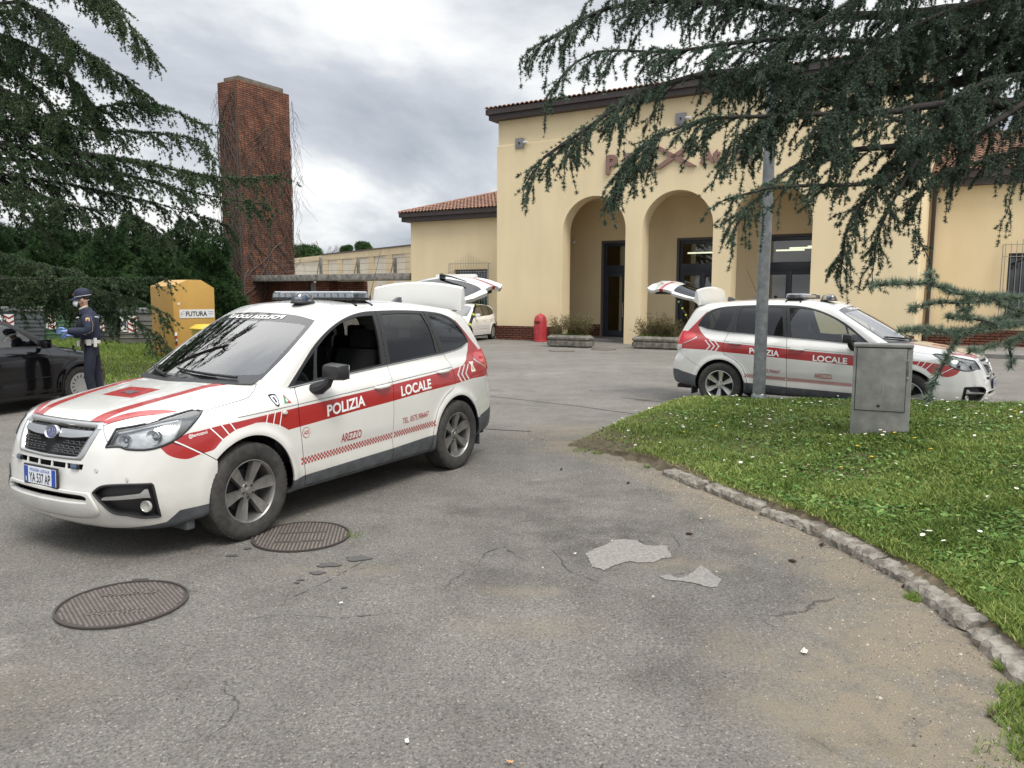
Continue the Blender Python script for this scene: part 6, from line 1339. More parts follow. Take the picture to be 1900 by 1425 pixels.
shrub_tree(644, 82, 461, .5, 'very small pointed treetop above the yellow hall roof', 2)
shrub_tree(676, 82, 456, .8, 'small flat treetop above the yellow hall, right of the pointed one', 3)
def bare_tree():
    c = W(600, 560, 85); o = empty('bare_tree', (float(c[0]), 85, 0), 0, 'leafless pale grey tree with a fine rounded crown above the yellow hall', 'bare tree'); rg = np.random.default_rng(8); m = MB()
    P = [np.array([0, 0, 0.]), np.array([0, 0, 3.0])]; m.tube([(0, 0, 0), (0, 0, 3.4)], [.22, .16], k=6); seg = [(np.array([0, 0, 3.4]), np.array([0, 0, 1.]), 1.9, .12)]
    C = []; Rr = []
    for lv in range(5):
        nx = []
        for p, d, L_, r in seg:
            for _ in range(3):
                dd = d + rg.normal(size=3) * .55; dd[2] = abs(dd[2]) * .8 + .1; dd /= np.linalg.norm(dd); q = p + dd * L_ * rg.uniform(.7, 1.1); C.append([p, (p + q) / 2 + rg.normal(size=3) * .04 * L_, q]); Rr.append([r, r * .8, r * .6]); nx.append((q, dd, L_ * .68, r * .6))
        seg = nx
    V, F = tubes_np(np.array(C), np.maximum(np.array(Rr), .012), 3); link('branches', mesh_np('branches', V, F, mat('pale_bark', (.22, .19, .17), .9)), o); m.build('trunk', mat('pale_bark', (.22, .19, .17), .9), o)
bare_tree()
# grass bank on the far left
def left_bank():
    rg = np.random.default_rng(31); poly = [(-6.35, 15.4), (-5.2, 17.5), (-6.8, 20.5), (-6.2, 26), (-8, 34), (-40, 36), (-40, 15), (-9, 14.0)]
    V = [(x, y, .012) for x, y in poly]; tag(link('verge', mesh_np('verge', V, [list(range(len(V)))], SOIL)), kind='structure')
    n = 60000; y = rg.uniform(13.8, 30, n * 3); x = rg.uniform(-22, -4.8, n * 3); P = np.stack([x, y], 1); P = P[(sdf_poly(P, poly) < 0) & in_view(P)][:n]; n = len(P); n1 = fbm(P[:, 0], P[:, 1], .6, 2)
    k = rg.random(n) > np.clip(.55 * n1 + .1, 0, .8) * (P[:, 1] < 19); P = P[k]; n = len(P); n1 = n1[k]; h = rg.uniform(.04, .12, n) * (1 + (P[:, 1] > 22) * 1.2)
    V, F, C = blades(np.stack([P[:, 0], P[:, 1], np.full(n, .01)], 1), 2, h, np.full(n, .011), h * rg.uniform(.3, .9, n), rg, np.clip(.5 - .25 * n1 + .15 * rg.normal(size=n), 0, 1)); tag(link('verge_grass', with_var(mesh_np('verge_grass', V, F, GRM), C)), 'rough grass on the verge behind the black car', 'grass', kind='stuff')
left_bank()
SUVF = make_sdf(SUV)
def polyphi(kind, pts, ymin=None, smooth=True, grow=0.0, extra=None, n=5):
    P = smooth_poly(pts, n) if smooth else np.array([q[:2] for q in pts], float)
    if kind == 'f': P = P * [math.pi / 180 * 1.0, 1.0]
    def phi(p):
        if kind == 's': q = p[:, [0, 2]]
        elif kind == 't': q = p[:, [0, 1]]
        elif kind == 'w': q = p[:, [1, 2]]
        else: q = np.stack([np.arctan2(p[:, 1], p[:, 0] - 1.2), p[:, 2]], 1)
        d = sdf_poly(q, P) - grow
        if ymin is not None: d = np.maximum(d, ymin - p[:, 1])
        if extra is not None: d = np.maximum(d, extra(p))
        return d
    return phi
def band(kind, up, lo):
    return up + lo[::-1]
HLP = [(61.7, .951, 1), (57.0, .957), (47.7, .931), (39.8, .899), (30.7, .873, 1), (29.6, .814), (28.4, .767, 1), (33.0, .771), (36.2, .754), (42.4, .749), (47.9, .773), (52.7, .82), (58.1, .9)]
FOGP = [(24.7, .481, 1), (27.6, .521), (33.4, .533), (42.9, .529, 1), (43.6, .493), (45.0, .309, 1), (39.9, .314), (35.7, .336), (31.1, .356), (27.6, .422)]
GRO = [(-30, .905, 1), (24.3, .905, 1), (24.1, .852), (19.9, .69), (17.4, .674, 1), (-30, .674, 1)]
TLP = [(-1.76, 1.105), (-1.85, 1.152), (-1.97, 1.172, 1), (-2.5, 1.172, 1), (-2.5, .865, 1), (-2.06, .865, 1), (-2.0, .89), (-1.976, .975), (-1.819, 1.046)]
def make_suv_skin():
    s = Skin(SUVF, (-2.40, -.04, .12), (2.38, .98, 1.80), .02)
    s.region(lambda p: p[:, 1] - 0 + 1e-9, lab=-1, reproj=False)
    keep = s.lab != -1; s.T = s.T[keep]; s.lab = s.lab[keep]; s.mt = s.mt[keep]
    R = s.region
    # wheel arches
    for cx in (1.32, -1.32): R(lambda p: np.maximum(np.hypot(p[:, 0] - cx, p[:, 2] - .352) - .397, .5 - p[:, 1]), lab=-1)
    # bottom
    # 0 shell; big panels first
    zb = lambda p: np.interp(np.degrees(np.arctan2(p[:, 1], p[:, 0] - 1.2)), [0, 20, 24, 25.5, 28.4, 36, 42, 47, 50, 55, 60, 65.6], [.905, .905, .905, .87, .80, .80, .80, .80, .775, .735, .689, .622])
    bump = lambda p: np.maximum.reduce([p[:, 2] - zb(p), 1.45 - p[:, 0], (np.degrees(np.arctan2(p[:, 1], p[:, 0] - 1.2)) - 66) * .01])
    R(bump, lab=4)
    hood = polyphi('t', [(2.6, -.3, 1), (1.28, -.3, 1), (1.265, 0), (1.235, .25), (1.15, .50), (1.045, .665, 1), (1.166, .742), (1.26, .775), (1.45, .772), (1.618, .752), (1.80, .66), (1.98, .53), (2.06, .448), (2.115, .415, 1), (2.6, .415, 1)],
                   extra=lambda p: .92 - p[:, 2] + .05 * (p[:, 1] < .42) * (p[:, 0] > 2.0) - 0)
    hood2 = lambda p: np.maximum.reduce([polyphi('t', [(2.6, -.3, 1), (1.28, -.3, 1), (1.265, 0), (1.235, .25), (1.15, .50), (1.045, .665, 1), (1.166, .742), (1.26, .775), (1.45, .772), (1.618, .752), (1.80, .66), (1.98, .53), (2.06, .448), (2.10, .405, 1), (2.6, .405, 1)])(p), zb(p) - p[:, 2], .84 - p[:, 2]])
    R(hood2, lab=1)
    # side doors below the belt
    belt = [(-1.206, 1.164), (-.688, 1.137), (-.341, 1.118), (.131, 1.089), (.505, 1.059), (.801, 1.031)]
    side = lambda p: .35 - p[:, 1]
    fd = [(.801, 1.033, 1), (.838, .93), (.842, .80), (.82, .60), (.80, .45), (.786, .27, 1), (-.283, .27, 1), (-.285, .5), (-.304, .945), (-.336, 1.118, 1), (-.1, 1.106), (.131, 1.091), (.505, 1.061)]
    rd = [(-.336, 1.118, 1), (-.304, .945), (-.285, .5), (-.283, .27, 1), (-.865, .27, 1), (-.885, .45), (-.955, .63), (-1.09, .755), (-1.25, .83), (-1.281, .90), (-1.274, 1.04), (-1.236, 1.163, 1), (-.9, 1.148), (-.6, 1.133)]
    FD = polyphi('s', fd, .35); RD = polyphi('s', rd, .35)
    R(FD, lab=2); R(RD, lab=3)
    # rear bumper and tailgate (tailgate leaves an opening)
    tg = lambda p: np.maximum.reduce([p[:, 0] + 1.55, p[:, 1] - np.interp(p[:, 2], [.5, .74, .84, .90, 1.16, 1.2, 1.4, 1.64], [.52, .56, .60, .60, .61, .66, .62, .50]), .72 - p[:, 2],
                                      p[:, 0] + np.interp(p[:, 2], [.6, 1.0, 1.3, 1.5, 1.58, 1.62, 1.8], [1.9, 1.9, 1.9, 1.80, 1.74, 1.72, 1.70])])
    R(tg, lab=6)
    rb = lambda p: np.maximum.reduce([p[:, 0] + 1.62, p[:, 2] - np.interp(p[:, 0], [-2.3, -2.06, -1.98, -1.75, -1.6], [.865, .865, .80, .66, .60])])
    s.region(rb, lab=5, only=[0])
    # daylight opening trim, then the panes
    dlo = [(.861, 1.04, 1), (.677, 1.185), (.476, 1.338), (.243, 1.461), (.008, 1.543), (-.221, 1.585), (-.439, 1.595), (-.808, 1.596), (-1.168, 1.582), (-1.423, 1.556), (-1.60, 1.500), (-1.70, 1.41), (-1.765, 1.28), (-1.745, 1.245), (-1.60, 1.205), (-1.47, 1.187), (-1.206, 1.164), (-.688, 1.137), (-.341, 1.118), (.131, 1.089), (.505, 1.059), (.801, 1.031)]
    DL = polyphi('s', dlo, .35)
    R(DL, lab=7)
    G = {21: [(.545, 1.080, 1), (.505, 1.20), (.455, 1.315, 1), (.293, 1.412), (.084, 1.50), (-.136, 1.545), (-.36, 1.555, 1), (-.315, 1.34), (-.262, 1.133, 1), (.173, 1.104)],
         22: [(.80, 1.048, 1), (.64, 1.182), (.495, 1.288, 1), (.53, 1.20), (.585, 1.068, 1)],
         23: [(-.49, 1.562, 1), (-.80, 1.566), (-1.085, 1.556, 1), (-1.13, 1.40), (-1.118, 1.178, 1), (-.75, 1.160), (-.385, 1.136, 1), (-.43, 1.36)],
         24: [(-1.20, 1.556, 1), (-1.436, 1.533), (-1.59, 1.472), (-1.685, 1.385), (-1.74, 1.275), (-1.71, 1.248), (-1.553, 1.212), (-1.285, 1.184, 1), (-1.225, 1.37)]}
    for k, v in G.items(): R(polyphi('s', v, .35), lab=k)
    s.gap(lambda p: np.where(DL(p) < .0, np.where(p[:, 2] > 1.0, p[:, 0] + np.interp(p[:, 2], [1.1, 1.35, 1.6], [.325, .372, .42]), 1), 1), only=[7])
    s.gap(lambda p: np.where(DL(p) < .0, p[:, 0] + np.interp(p[:, 2], [1.15, 1.36, 1.6], [1.19, 1.165, 1.14]), 1), only=[7])
    # windscreen: black band, then the clear pane
    wsc = lambda p: .25 - p[:, 0]
    wsp = [(-.4, 1.092, 1), (.0, 1.092), (.3, 1.092), (.54, 1.094), (.668, 1.098, 1), (.660, 1.24), (.640, 1.34), (.605, 1.46), (.575, 1.528, 1), (.40, 1.565), (.2, 1.582), (0, 1.588), (-.4, 1.588, 1)]
    wsi = [(-.4, 1.128, 1), (.0, 1.128), (.3, 1.13), (.54, 1.134), (.633, 1.145), (.626, 1.24), (.606, 1.34), (.572, 1.45), (.535, 1.492), (.38, 1.51), (.2, 1.52), (0, 1.522), (-.4, 1.522, 1)]
    WSP = polyphi('w', wsp, extra=wsc); s.region(WSP, lab=8, only=[0]); s.region(polyphi('w', wsi, extra=wsc), lab=25, only=[8])
    # lamps, grille, fog recess, slots
    fx = lambda p: 1.3 - p[:, 0]
    R(polyphi('f', HLP, extra=fx), lab=31)
    R(polyphi('f', GRO, extra=lambda p: 2.0 - p[:, 0]), lab=32)
    R(polyphi('f', FOGP, extra=fx), lab=33)
    R(polyphi('f', [(-30, .652, 1), (20.2, .652, 1), (19.8, .618, 1), (-30, .618, 1)], extra=fx), lab=34)
    R(polyphi('f', [(-30, .458, 1), (18.5, .457), (21.5, .447), (21.8, .425, 1), (-30, .425, 1)], extra=fx), lab=34)
    R(polyphi('s', TLP, .3), lab=35); s.lab[(s.lab == 35) & (s.V[s.T].mean(1)[:, 1] < .6)] = 6
    s.cut(lambda p: np.maximum(tg(p), -1 + 0 * p[:, 0]))
    # shut lines
    s.gap(FD, w=.0034, only=[0, 2, 3]); s.gap(RD, w=.0034, only=[0, 2, 3]); s.gap(bump, w=.0032, only=[0, 4, 1]); s.gap(hood2, w=.0034, only=[0, 1])
    pass
    s.gap(lambda p: rb(p), only=[0, 5]); s.gap(tg, only=[0, 5, 35], w=.003)
    # fuel flap
    # paint: cladding, stripes.  1 red, 2 cladding, 3 black
    clad = lambda p: p[:, 2] - np.interp(p[:, 0], [-2.4, -2.05, -1.93, -1.72, -1.70, -.95, -.906, -.3, .80, .95, 1.68, 1.72, 1.86, 1.93, 2.4], [.56, .55, .52, .475, .475, .47, .412, .385, .358, .34, .335, .335, .33, .262, .20])
    s.region(clad, mt=2, only=[0, 2, 3, 4, 5])
    top = ([(.849, .89), (-.018, .934), (-.45, .962), (-.86, .985), (-1.251, 1.006)])
    b1 = [(1.473, .855), (1.25, .868), (.849, .89), (-.018, .934), (-.45, .962), (-.86, .985), (-1.251, 1.006), (-1.478, 1.03), (-1.6, 1.085), (-1.70, 1.165), (-1.748, 1.24), (-1.742, 1.30), (-1.70, 1.372), (-1.652, 1.46), (-1.63, 1.503, 1), (-1.70, 1.43), (-1.80, 1.31), (-1.93, 1.165, 1), (-1.81, 1.138), (-1.765, 1.105), (-1.74, 1.07, 1), (-1.82, 1.03), (-1.98, .965), (-2.02, .89, 1), (-1.6, .887), (-1.26, .862), (-.8, .842), (-.263, .806), (.2, .782), (.831, .742), (.955, .734, 1), (1.044, .785), (1.167, .822), (1.257, .83), (1.441, .808, 1)]
    red = [polyphi('s', [(q[0], q[1], 1) for q in b1], .35, smooth=False)]
    red.append(polyphi('s', [(1.43, .858, 1), (1.54, .852), (1.62, .843), (1.70, .833), (1.773, .826), (1.86, .80, 1), (1.95, .77, 1), (1.935, .74), (1.905, .70), (1.85, .672), (1.79, .661), (1.712, .679), (1.617, .695, 1), (1.549, .757, 1), (1.494, .785, 1), (1.444, .805), (1.43, .806, 1)], .35))
    for r in red: s.region(r, mt=1, only=[0, 2, 3, 4, 5])
    # white slashes on the front wing, chevrons on the quarter
    for c in (-1.36, -1.435, -1.51):
        s.region(polyphi('s', [(c - .095, 1.04), (c - .073, 1.04), (c + .024, .950), (c - .045, .86), (c - .067, .86), (c, .950)], .35, smooth=False), mt=0, only=[0, 3])
    # bonnet stripes
    for st in ([(2.13, .270), (1.90, .315), (1.561, .375), (1.0, .415), (1.0, .505), (1.437, .470), (1.85, .418), (2.12, .360)],
               [(2.16, .395), (2.10, .447), (1.98, .545), (1.86, .615), (1.735, .672), (1.80, .575), (1.92, .480), (2.09, .368)],):
        s.region(polyphi('t', st, smooth=True, extra=lambda p: .9 - p[:, 2]), mt=1, only=[1])
    s.region(lambda p: np.maximum.reduce([np.abs(p[:, 0] - 1.61) - .115, p[:, 1] - .175, .9 - p[:, 2]]), mt=1, only=[1])
    # black bonnet base strip
    return s
def wheel(parent, loc, side, rim, tyre_r=.348, w=.222, rim_r=.228, spokes=6, ry=None, name='wheel', cap=False, steer=0):
    """axle along y; the hub faces +y when side > 0"""
    e = empty(name, loc); e.parent = parent; e.rotation_euler = (0, ry or 0, (math.pi if side < 0 else 0) + steer)
    hw = w / 2; t = MB()
    pr = [(rim_r - .006, -hw * .82), (rim_r + .004, -hw * .9), (rim_r + .05, -hw), (tyre_r - .035, -hw * .98), (tyre_r - .012, -hw * .90), (tyre_r - .002, -hw * .78)]
    g = []
    for a in (-.52, -.18, .18, .52):
        g += [(tyre_r, hw * (a - .06)), (tyre_r - .009, hw * (a - .045)), (tyre_r - .009, hw * (a + .045)), (tyre_r, hw * (a + .06))]
    pr = pr + g + [(r, -h) for r, h in pr[::-1]]
    t.lathe(pr, k=72, axis='y')
    # shoulder lugs and sidewall ribs
    for i in range(64):
        for sd in (1, -1):
            M = Matrix.Rotation(2 * math.pi * (i + (.5 if sd > 0 else 0)) / 64, 4, 'Y')
            t.box((-.0095, min(sd * hw * .60, sd * hw * .86), tyre_r - .022), (.0095, max(sd * hw * .60, sd * hw * .86), tyre_r - .003), M=M)
    tyre = t.build('tyre', RUB, e)
    r = MB()
    # barrel and lip
    r.lathe([(rim_r + .002, hw * .80), (rim_r + .004, hw * .86), (rim_r - .006, hw * .88), (rim_r - .014, hw * .80), (rim_r - .020, hw * .5), (rim_r - .03, -hw * .2), (rim_r - .03, -hw * .8)], k=64, axis='y')
    if not cap:
        n = spokes
        for i in range(n):
            M = Matrix.Rotation(2 * math.pi * i / n + .3, 4, 'Y')
            # one broad tapered spoke with a machined face
            zs = [.030, .07, .12, .17, rim_r - .012]; ws = [.024, .026, .034, .042, .048]; ys = [.62, .60, .66, .74, .82]
            V = []; F = []
            for z, ww, yy in zip(zs, ws, ys):
                V += [(-ww, hw * yy - .035, z), (-ww * .82, hw * yy, z), (0, hw * yy - .004, z), (ww * .82, hw * yy, z), (ww, hw * yy - .035, z)]
            for k in range(4):
                for j in range(4): a = k * 5 + j; F.append([a, a + 1, a + 6, a + 5])
            r.add([tuple(M @ Vector(v)) for v in V], F)
        r.lathe([(.001, hw * .60), (.060, hw * .60), (.066, hw * .52), (.066, hw * .30)], k=32, axis='y')
        for i in range(5):
            a = 2 * math.pi * i / 5 + .2; M = Matrix.Translation((.046 * math.cos(a), 0, .046 * math.sin(a)))
            r.lathe([(.0, hw * .60 + .006), (.008, hw * .60 + .006), (.009, hw * .6 - .01)], k=8, axis='y', M=M, m=1)
        r.lathe([(0, hw * .60 + .012), (.024, hw * .60 + .010), (.028, hw * .6)], k=20, axis='y', m=0)
    else:
        # full wheel cover: many short slots round a dished disc
        n = 15
        r.lathe([(0, hw * .66), (.05, hw * .68), (.10, hw * .74), (.118, hw * .75)], k=45, axis='y')
        r.lathe([(rim_r - .03, hw * .84), (rim_r - .004, hw * .86)], k=45, axis='y')
        for i in range(n):
            M = Matrix.Rotation(2 * math.pi * i / n, 4, 'Y'); w0, w1 = .017, .027
            r.add([tuple(M @ Vector(v)) for v in ((-w0, hw * .75, .112), (w0, hw * .75, .112), (w1, hw * .85, rim_r - .028), (-w1, hw * .85, rim_r - .028))], [[0, 1, 2, 3]])
    r.build('rim', [rim, LINE], e)
    b = MB(); b.lathe([(0, -.02), (rim_r - .035, -.02), (rim_r - .035, -.035)], k=40, axis='y'); b.lathe([(.08, .005), (.15, .005), (.15, -.01), (.08, -.01)], k=40, axis='y')
    b.build('brake_disc', LINE, e)
    return e
def front_ribbon(f, pts, w, depth, name, mt, parent, closed=False, sm=True, sgn=1, lift=.0):
    """raised moulding that follows (phi, z) points on the nose"""
    P = smooth_poly(pts, 6) if sm else np.array([p[:2] for p in pts], float)
    if not closed and sm: P = P[: (len(pts) - 1) * 6 + 1]
    Q = on_front(f, P, lift); Q[:, 1] *= sgn
    m = MB(); m.tube([tuple(q) for q in Q], w, k=6, closed=closed); return m.build(name, mt, parent)
def inset_patch(f, poly, mt, name, parent, depth, L=.03, sgn=1, c=1.2):
    """surface patch filling a (phi, z) outline, pushed depth into the body"""
    P = smooth_poly(poly, 4); n = len(P)
    co, ed, fa, *_ = delaunay_2d_cdt([Vector(p * [.01745, 1]) for p in P], [(i, (i + 1) % n) for i in range(n)], [list(range(n))], 1, 1e-6)
    V = np.array([v[:] for v in co]); T = np.array([t[:] for t in fa if len(t) == 3]).reshape(-1, 3)
    V, T = refine(V, T, L); Q = on_front(f, V * [57.2958, 1], -depth); Q[:, 1] *= sgn
    if sgn < 0: T = T[:, ::-1]
    return Q, T
def seat(parent, x, y, name='seat'):
    m = MB()
    def rb(cx, cz, ln, th, w, ang):
        M = Matrix.Translation((x + cx, y, cz)) @ Matrix.Rotation(ang, 4, 'Y'); m.box((-ln / 2, -w / 2, -th / 2), (ln / 2, w / 2, th / 2), M=M)
    rb(.05, .62, .50, .16, .50, R_(-6)); rb(-.27, .93, .16, .62, .48, R_(-14)); rb(-.37, 1.33, .09, .18, .26, R_(-10))
    return m.build(name, FABR, parent, bevel=.035)
def build_suv(skin, loc, yaw, label, open_window, rim, plate, name, gate_side):
    f = SUVF; car = empty(name, loc, yaw, label, 'police car', 'white and red police cars')
    s = skin; body_m = [WHITE, RED, GREYP, BLKM, LINE]
    shell = s.panel([0], 'body', body_m, car, .02, mirror=1)
    s.panel([99], 'shut_lines', [BLK, BLK, BLK, BLK, BLK], car, 0, mirror=1, off=-.004)
    s.panel([1], 'hood', body_m, car, .012, mirror=1)
    bp = s.panel([4], 'front_bumper', body_m, car, .012, mirror=1)
    s.panel([5], 'rear_bumper', body_m, car, .012, mirror=1)
    for sd in (1, -1):
        fdoor = s.panel([2], 'front_door', body_m, car, .02, side=sd); rdoor = s.panel([3], 'rear_door', body_m, car, .02, side=sd)
        for d, hx, hz in ((fdoor, -.150, .952), (rdoor, -1.10, 1.006)):
            hm = MB(); xs = np.linspace(hx - .105, hx + .095, 9); off = [.0, .026, .034, .037, .038, .037, .034, .026, .0]
            Q = on_side(f, [(x, hz + .006 * (hx - x) / .1 * 1) for x in xs], sd, 0)
            hm.tube([(q[0], q[1] + sd * o, q[2]) for q, o in zip(Q, off)], [.012, .016, .017, .017, .017, .017, .017, .016, .012], k=8)
            hm.build('handle', WHITE, d)
            # scooped cup behind the handle
            cp = [(hx + .075 * math.cos(a) - .01, hz - .012 + .034 * math.sin(a)) for a in np.linspace(0, 2 * math.pi, 20, endpoint=False)]
        # window trim and panes
        s.panel([7], 'window_trim', [BLKM, BLKM, BLKM, BLKM, LINE], car, .02, side=sd)
        if not (open_window and sd > 0): s.panel([21], 'front_side_window', [GSIDE], car, 0, side=sd, off=-.006)
        s.panel([22], 'quarter_light', [GSIDE], car, 0, side=sd, off=-.004)
        s.panel([23], 'rear_side_window', [GDARK], car, 0, side=sd, off=-.006)
        s.panel([24], 'rear_quarter_window', [GDARK], car, 0, side=sd, off=-.003)
        # bright strip under the windows
        m = MB(); XZ = [(.85, 1.033), (.505, 1.056), (.131, 1.086), (-.341, 1.115), (-.688, 1.134), (-1.206, 1.161), (-1.47, 1.184), (-1.60, 1.202), (-1.72, 1.240)]
        m.tube([tuple(q) for q in on_side(f, XZ, sd, .003)], .005, k=6); m.build('belt_moulding', SATIN, car)
        # pin stripe above the band
        m = MB(); XZ = [(1.40, .885), (1.1, .898), (.86, .91), (.4, .935), (-.018, .956), (-.45, .984), (-.86, 1.006), (-1.27, 1.03)]
        XZ = [(float(x), float(np.interp(-x, [-a[0] for a in XZ], [a[1] for a in XZ]))) for x in np.linspace(1.40, -1.27, 60)]
        m.tube([tuple(q) for q in on_side(f, XZ, sd, -.001)], .003, k=4); m.build('pinstripe', KTXT, car)
        # headlamp
        if True:
            h = empty('headlight', (0, 0, 0)); h.parent = car
            s.panel([31], 'lens', [GLAMP], h, 0, side=sd)
            Q, T = inset_patch(f, HLP, None, '', None, .05, sgn=sd); 
            Q2, _ = inset_patch(f, HLP, None, '', None, .0, sgn=sd)
            # facet the reflector
            rr = np.random.default_rng(3)
            link('reflector', mesh_np('reflector', Q, T, mat('reflector', (.74, .75, .76), .22, metal=.35, noise=(22, .35))), h)
            front_ribbon(f, HLP, .0085, 0, 'surround', BLK, h, closed=True, sgn=sd)
            wd_ = [(61.0, .948, 1), (57.0, .951), (53.5, .938, 1), (52.4, .87), (50.6, .800, 1), (54.2, .843), (58.1, .902)]
            Q, T = inset_patch(f, wd_, None, '', None, .010, sgn=sd); link('corner_shade', mesh_np('corner_shade', Q, T, BLK), h)
            for ph, z, r, mtt in ((44.5, .835, .048, CHR), (34.0, .822, .036, CHR)):
                q = on_front(f, [(ph, z)], -.055)[0]; a = math.radians(ph * .45)
                M = Matrix.Translation((q[0], q[1] * sd, q[2])) @ Matrix.Rotation(a * sd, 4, 'Z') @ Matrix.Rotation(math.pi / 2, 4, 'Y')
                b = MB(); b.lathe([(r, .035), (r * 1.05, .03), (r * .98, .0), (r * .8, -.0), (r * .62, .004), (r * .45, .016), (0.001, .022)], M=M, k=28); b.build('projector', mtt, h)
            b = MB(); q = [tuple(x * [1, sd, 1]) for x in on_front(f, [(31, .862), (36, .880), (42, .903), (48, .920), (52, .928)], -.028)]
            b.tube(q, .006, k=6); b.build('running_light', mat('pale_lens', (.75, .77, .78), .2), h)
        # fog lamp bay
        fg = empty('fog_light_bay', (0, 0, 0)); fg.parent = car
        Q, T = inset_patch(f, FOGP, None, '', None, .045, sgn=sd); Q0, _ = inset_patch(f, FOGP, None, '', None, .0, sgn=sd)
        Pn = smooth_poly(FOGP, 4); A = on_front(f, Pn, .001); B = on_front(f, Pn, -.046); A[:, 1] *= sd; B[:, 1] *= sd; n = len(Pn)
        V = np.concatenate([Q, A, B]); F = T.tolist() + [[len(Q) + i, len(Q) + (i + 1) % n, len(Q) + n + (i + 1) % n, len(Q) + n + i] for i in range(n)]
        link('recess', mesh_np('recess', V, F, BLKM), fg); front_ribbon(f, FOGP, .009, 0, 'bezel', BLKM, fg, closed=True, sgn=sd)
        P_ = [(27.7, .444, 1), (28.5, .456, 1), (39.6, .474, 1), (41.0, .500, 1), (41.9, .499, 1), (42.6, .442, 1), (40.4, .446, 1), (28.0, .437, 1)]
        Q, T = inset_patch(f, P_, None, '', None, -.006, sgn=sd); Qb, _ = inset_patch(f, P_, None, '', None, .02, sgn=sd)
        Pn = smooth_poly(P_, 4); A = on_front(f, Pn, .006); B = on_front(f, Pn, -.02); A[:, 1] *= sd; B[:, 1] *= sd; n = len(Pn)
        V = np.concatenate([Q, A, B]); F = T.tolist() + [[len(Q) + i, len(Q) + (i + 1) % n, len(Q) + n + (i + 1) % n, len(Q) + n + i] for i in range(n)]
        link('silver_blade', mesh_np('silver_blade', V, F, SATIN), fg)
        q = on_front(f, [(41.3, .382)], -.02)[0]; M = Matrix.Translation((q[0], q[1] * sd, q[2])) @ Matrix.Rotation(R_(18) * sd, 4, 'Z') @ Matrix.Rotation(math.pi / 2, 4, 'Y')
        b = MB(); b.lathe([(.040, .0), (.038, .012), (.034, .014), (.03, .008), (.001, .003)], M=M, k=24); b.build('fog_lamp', mat('fog_lens', (.42, .42, .38), .15, coat=1), fg)
        # tail lamp
        tl = empty('tail_light', (0, 0, 0)); tl.parent = car
        s.region(lambda p: p[:, 2] - .955, mt=1, only=[35]); s.region(lambda p: -p[:, 0] - 2.0 + 4.02, mt=0, only=[99999])
        s.panel([35], 'lens', [TAILR, mat('clear_lens', (.60, .56, .55), .12, coat=1), TAILR], tl, .01, side=sd, off=.006)
        # mirror
        mr = empty('door_mirror', (0, 0, 0)); mr.parent = car
        m = MB(); a = on_side(f, [(.60, 1.03)], 1, 0)[0]
        MM = Matrix.Translation((.585, sd * 1.01, 1.140)) @ Matrix.Rotation(R_(-8) * sd, 4, 'Z'); MM = MM if not (gate_side > 0 and sd < 0) else Matrix.Translation((.42, -.93, 1.13)) @ Matrix.Rotation(R_(75), 4, 'Z'); V = [(x, y, z) for x, y, z in ((-.07, -.115, -.078), (.05, -.105, -.065), (.05, .10, -.05), (-.07, .11, -.062), (-.07, -.115, .075), (.05, -.095, .062), (.05, .095, .055), (-.07, .11, .07))]; V = [tuple(MM @ Vector((a, b * sd, c))) for a, b, c in V]; m.add(V, [[0, 3, 2, 1], [4, 5, 6, 7], [0, 1, 5, 4], [1, 2, 6, 5], [2, 3, 7, 6], [3, 0, 4, 7]])
        mo = m.build('mirror_housing', BLKM, mr, bevel=.035)
        m = MB(); m.tube([(.64, sd * .83, 1.00), (.62, sd * .90, 1.015), (.60, sd * .95, 1.05), (.59, sd * .97, 1.10)], [.045, .05, .04, .036], k=10); m.build('mirror_arm', BLKM, mr)
        m = MB(); m.box((-.079, -.095, -.055), (-.071, .09, .055), M=MM); m.build('mirror_glass', mat('mirror', (.8, .8, .8), .03, metal=1), mr, bevel=.012)
        # wheels, arch liners, mud flaps
        for wx in (1.32, -1.32):
            wheel(car, (wx, sd * .785, .346), sd, rim, ry=R_(17 * wx))
            m = MB(); V = []; F = []; n = 18
            for i in range(n + 1):
                an = R_(-12) + (math.pi + R_(24)) * i / n
                for y in (.80, .50): V.append((wx + .405 * math.cos(an), sd * y, .352 + .405 * math.sin(an)))
            for i in range(n): F.append([2 * i, 2 * i + 1, 2 * i + 3, 2 * i + 2])
            m.add(V, F); V = [(wx, sd * .5, .352)] + V[1::2]; m.add(V, [[0, i, i + 1] for i in range(1, len(V) - 1)]); m.build('wheel_arch_liner', LINE, car)
        m = MB(); m.box((-1.80, sd * .60 if sd > 0 else -.84, .17), (-1.785, sd * .84 if sd > 0 else -.60, .42)); m.build('mud_flap', GREYP, car)
        m = MB(); m.box((1.73, min(sd * .62, sd * .80), .17), (1.80, max(sd * .62, sd * .80), .28)); m.build('air_deflector', GREYP, car, bevel=.015)
        # lettering on the doors
        L = lambda txt, size, x0, z0, x1, z1, nm, bold, par, mt: side_text(f, txt, size, x0, z0, x1, z1, sd, mt, par, nm, bold)
        if sd > 0:
            L('POLIZIA', .122, .548, .782, .088, .816, 'lettering', .0035, fdoor, WTXT); L('LOCALE', .122, -.400, .838, -.870, .866, 'lettering', .0035, rdoor, WTXT)
            L('AREZZO', .098, .385, .545, .140, .553, 'lettering', .001, fdoor, RTXT); L('TEL. 0575.906667', .072, -.414, .585, -.815, .605, 'lettering', .0005, rdoor, RTXT)
        else:
            L('POLIZIA', .115, -.865, .865, -.405, .836, 'lettering', .0035, rdoor, WTXT); L('LOCALE', .115, .075, .800, .555, .775, 'lettering', .0035, fdoor, WTXT)
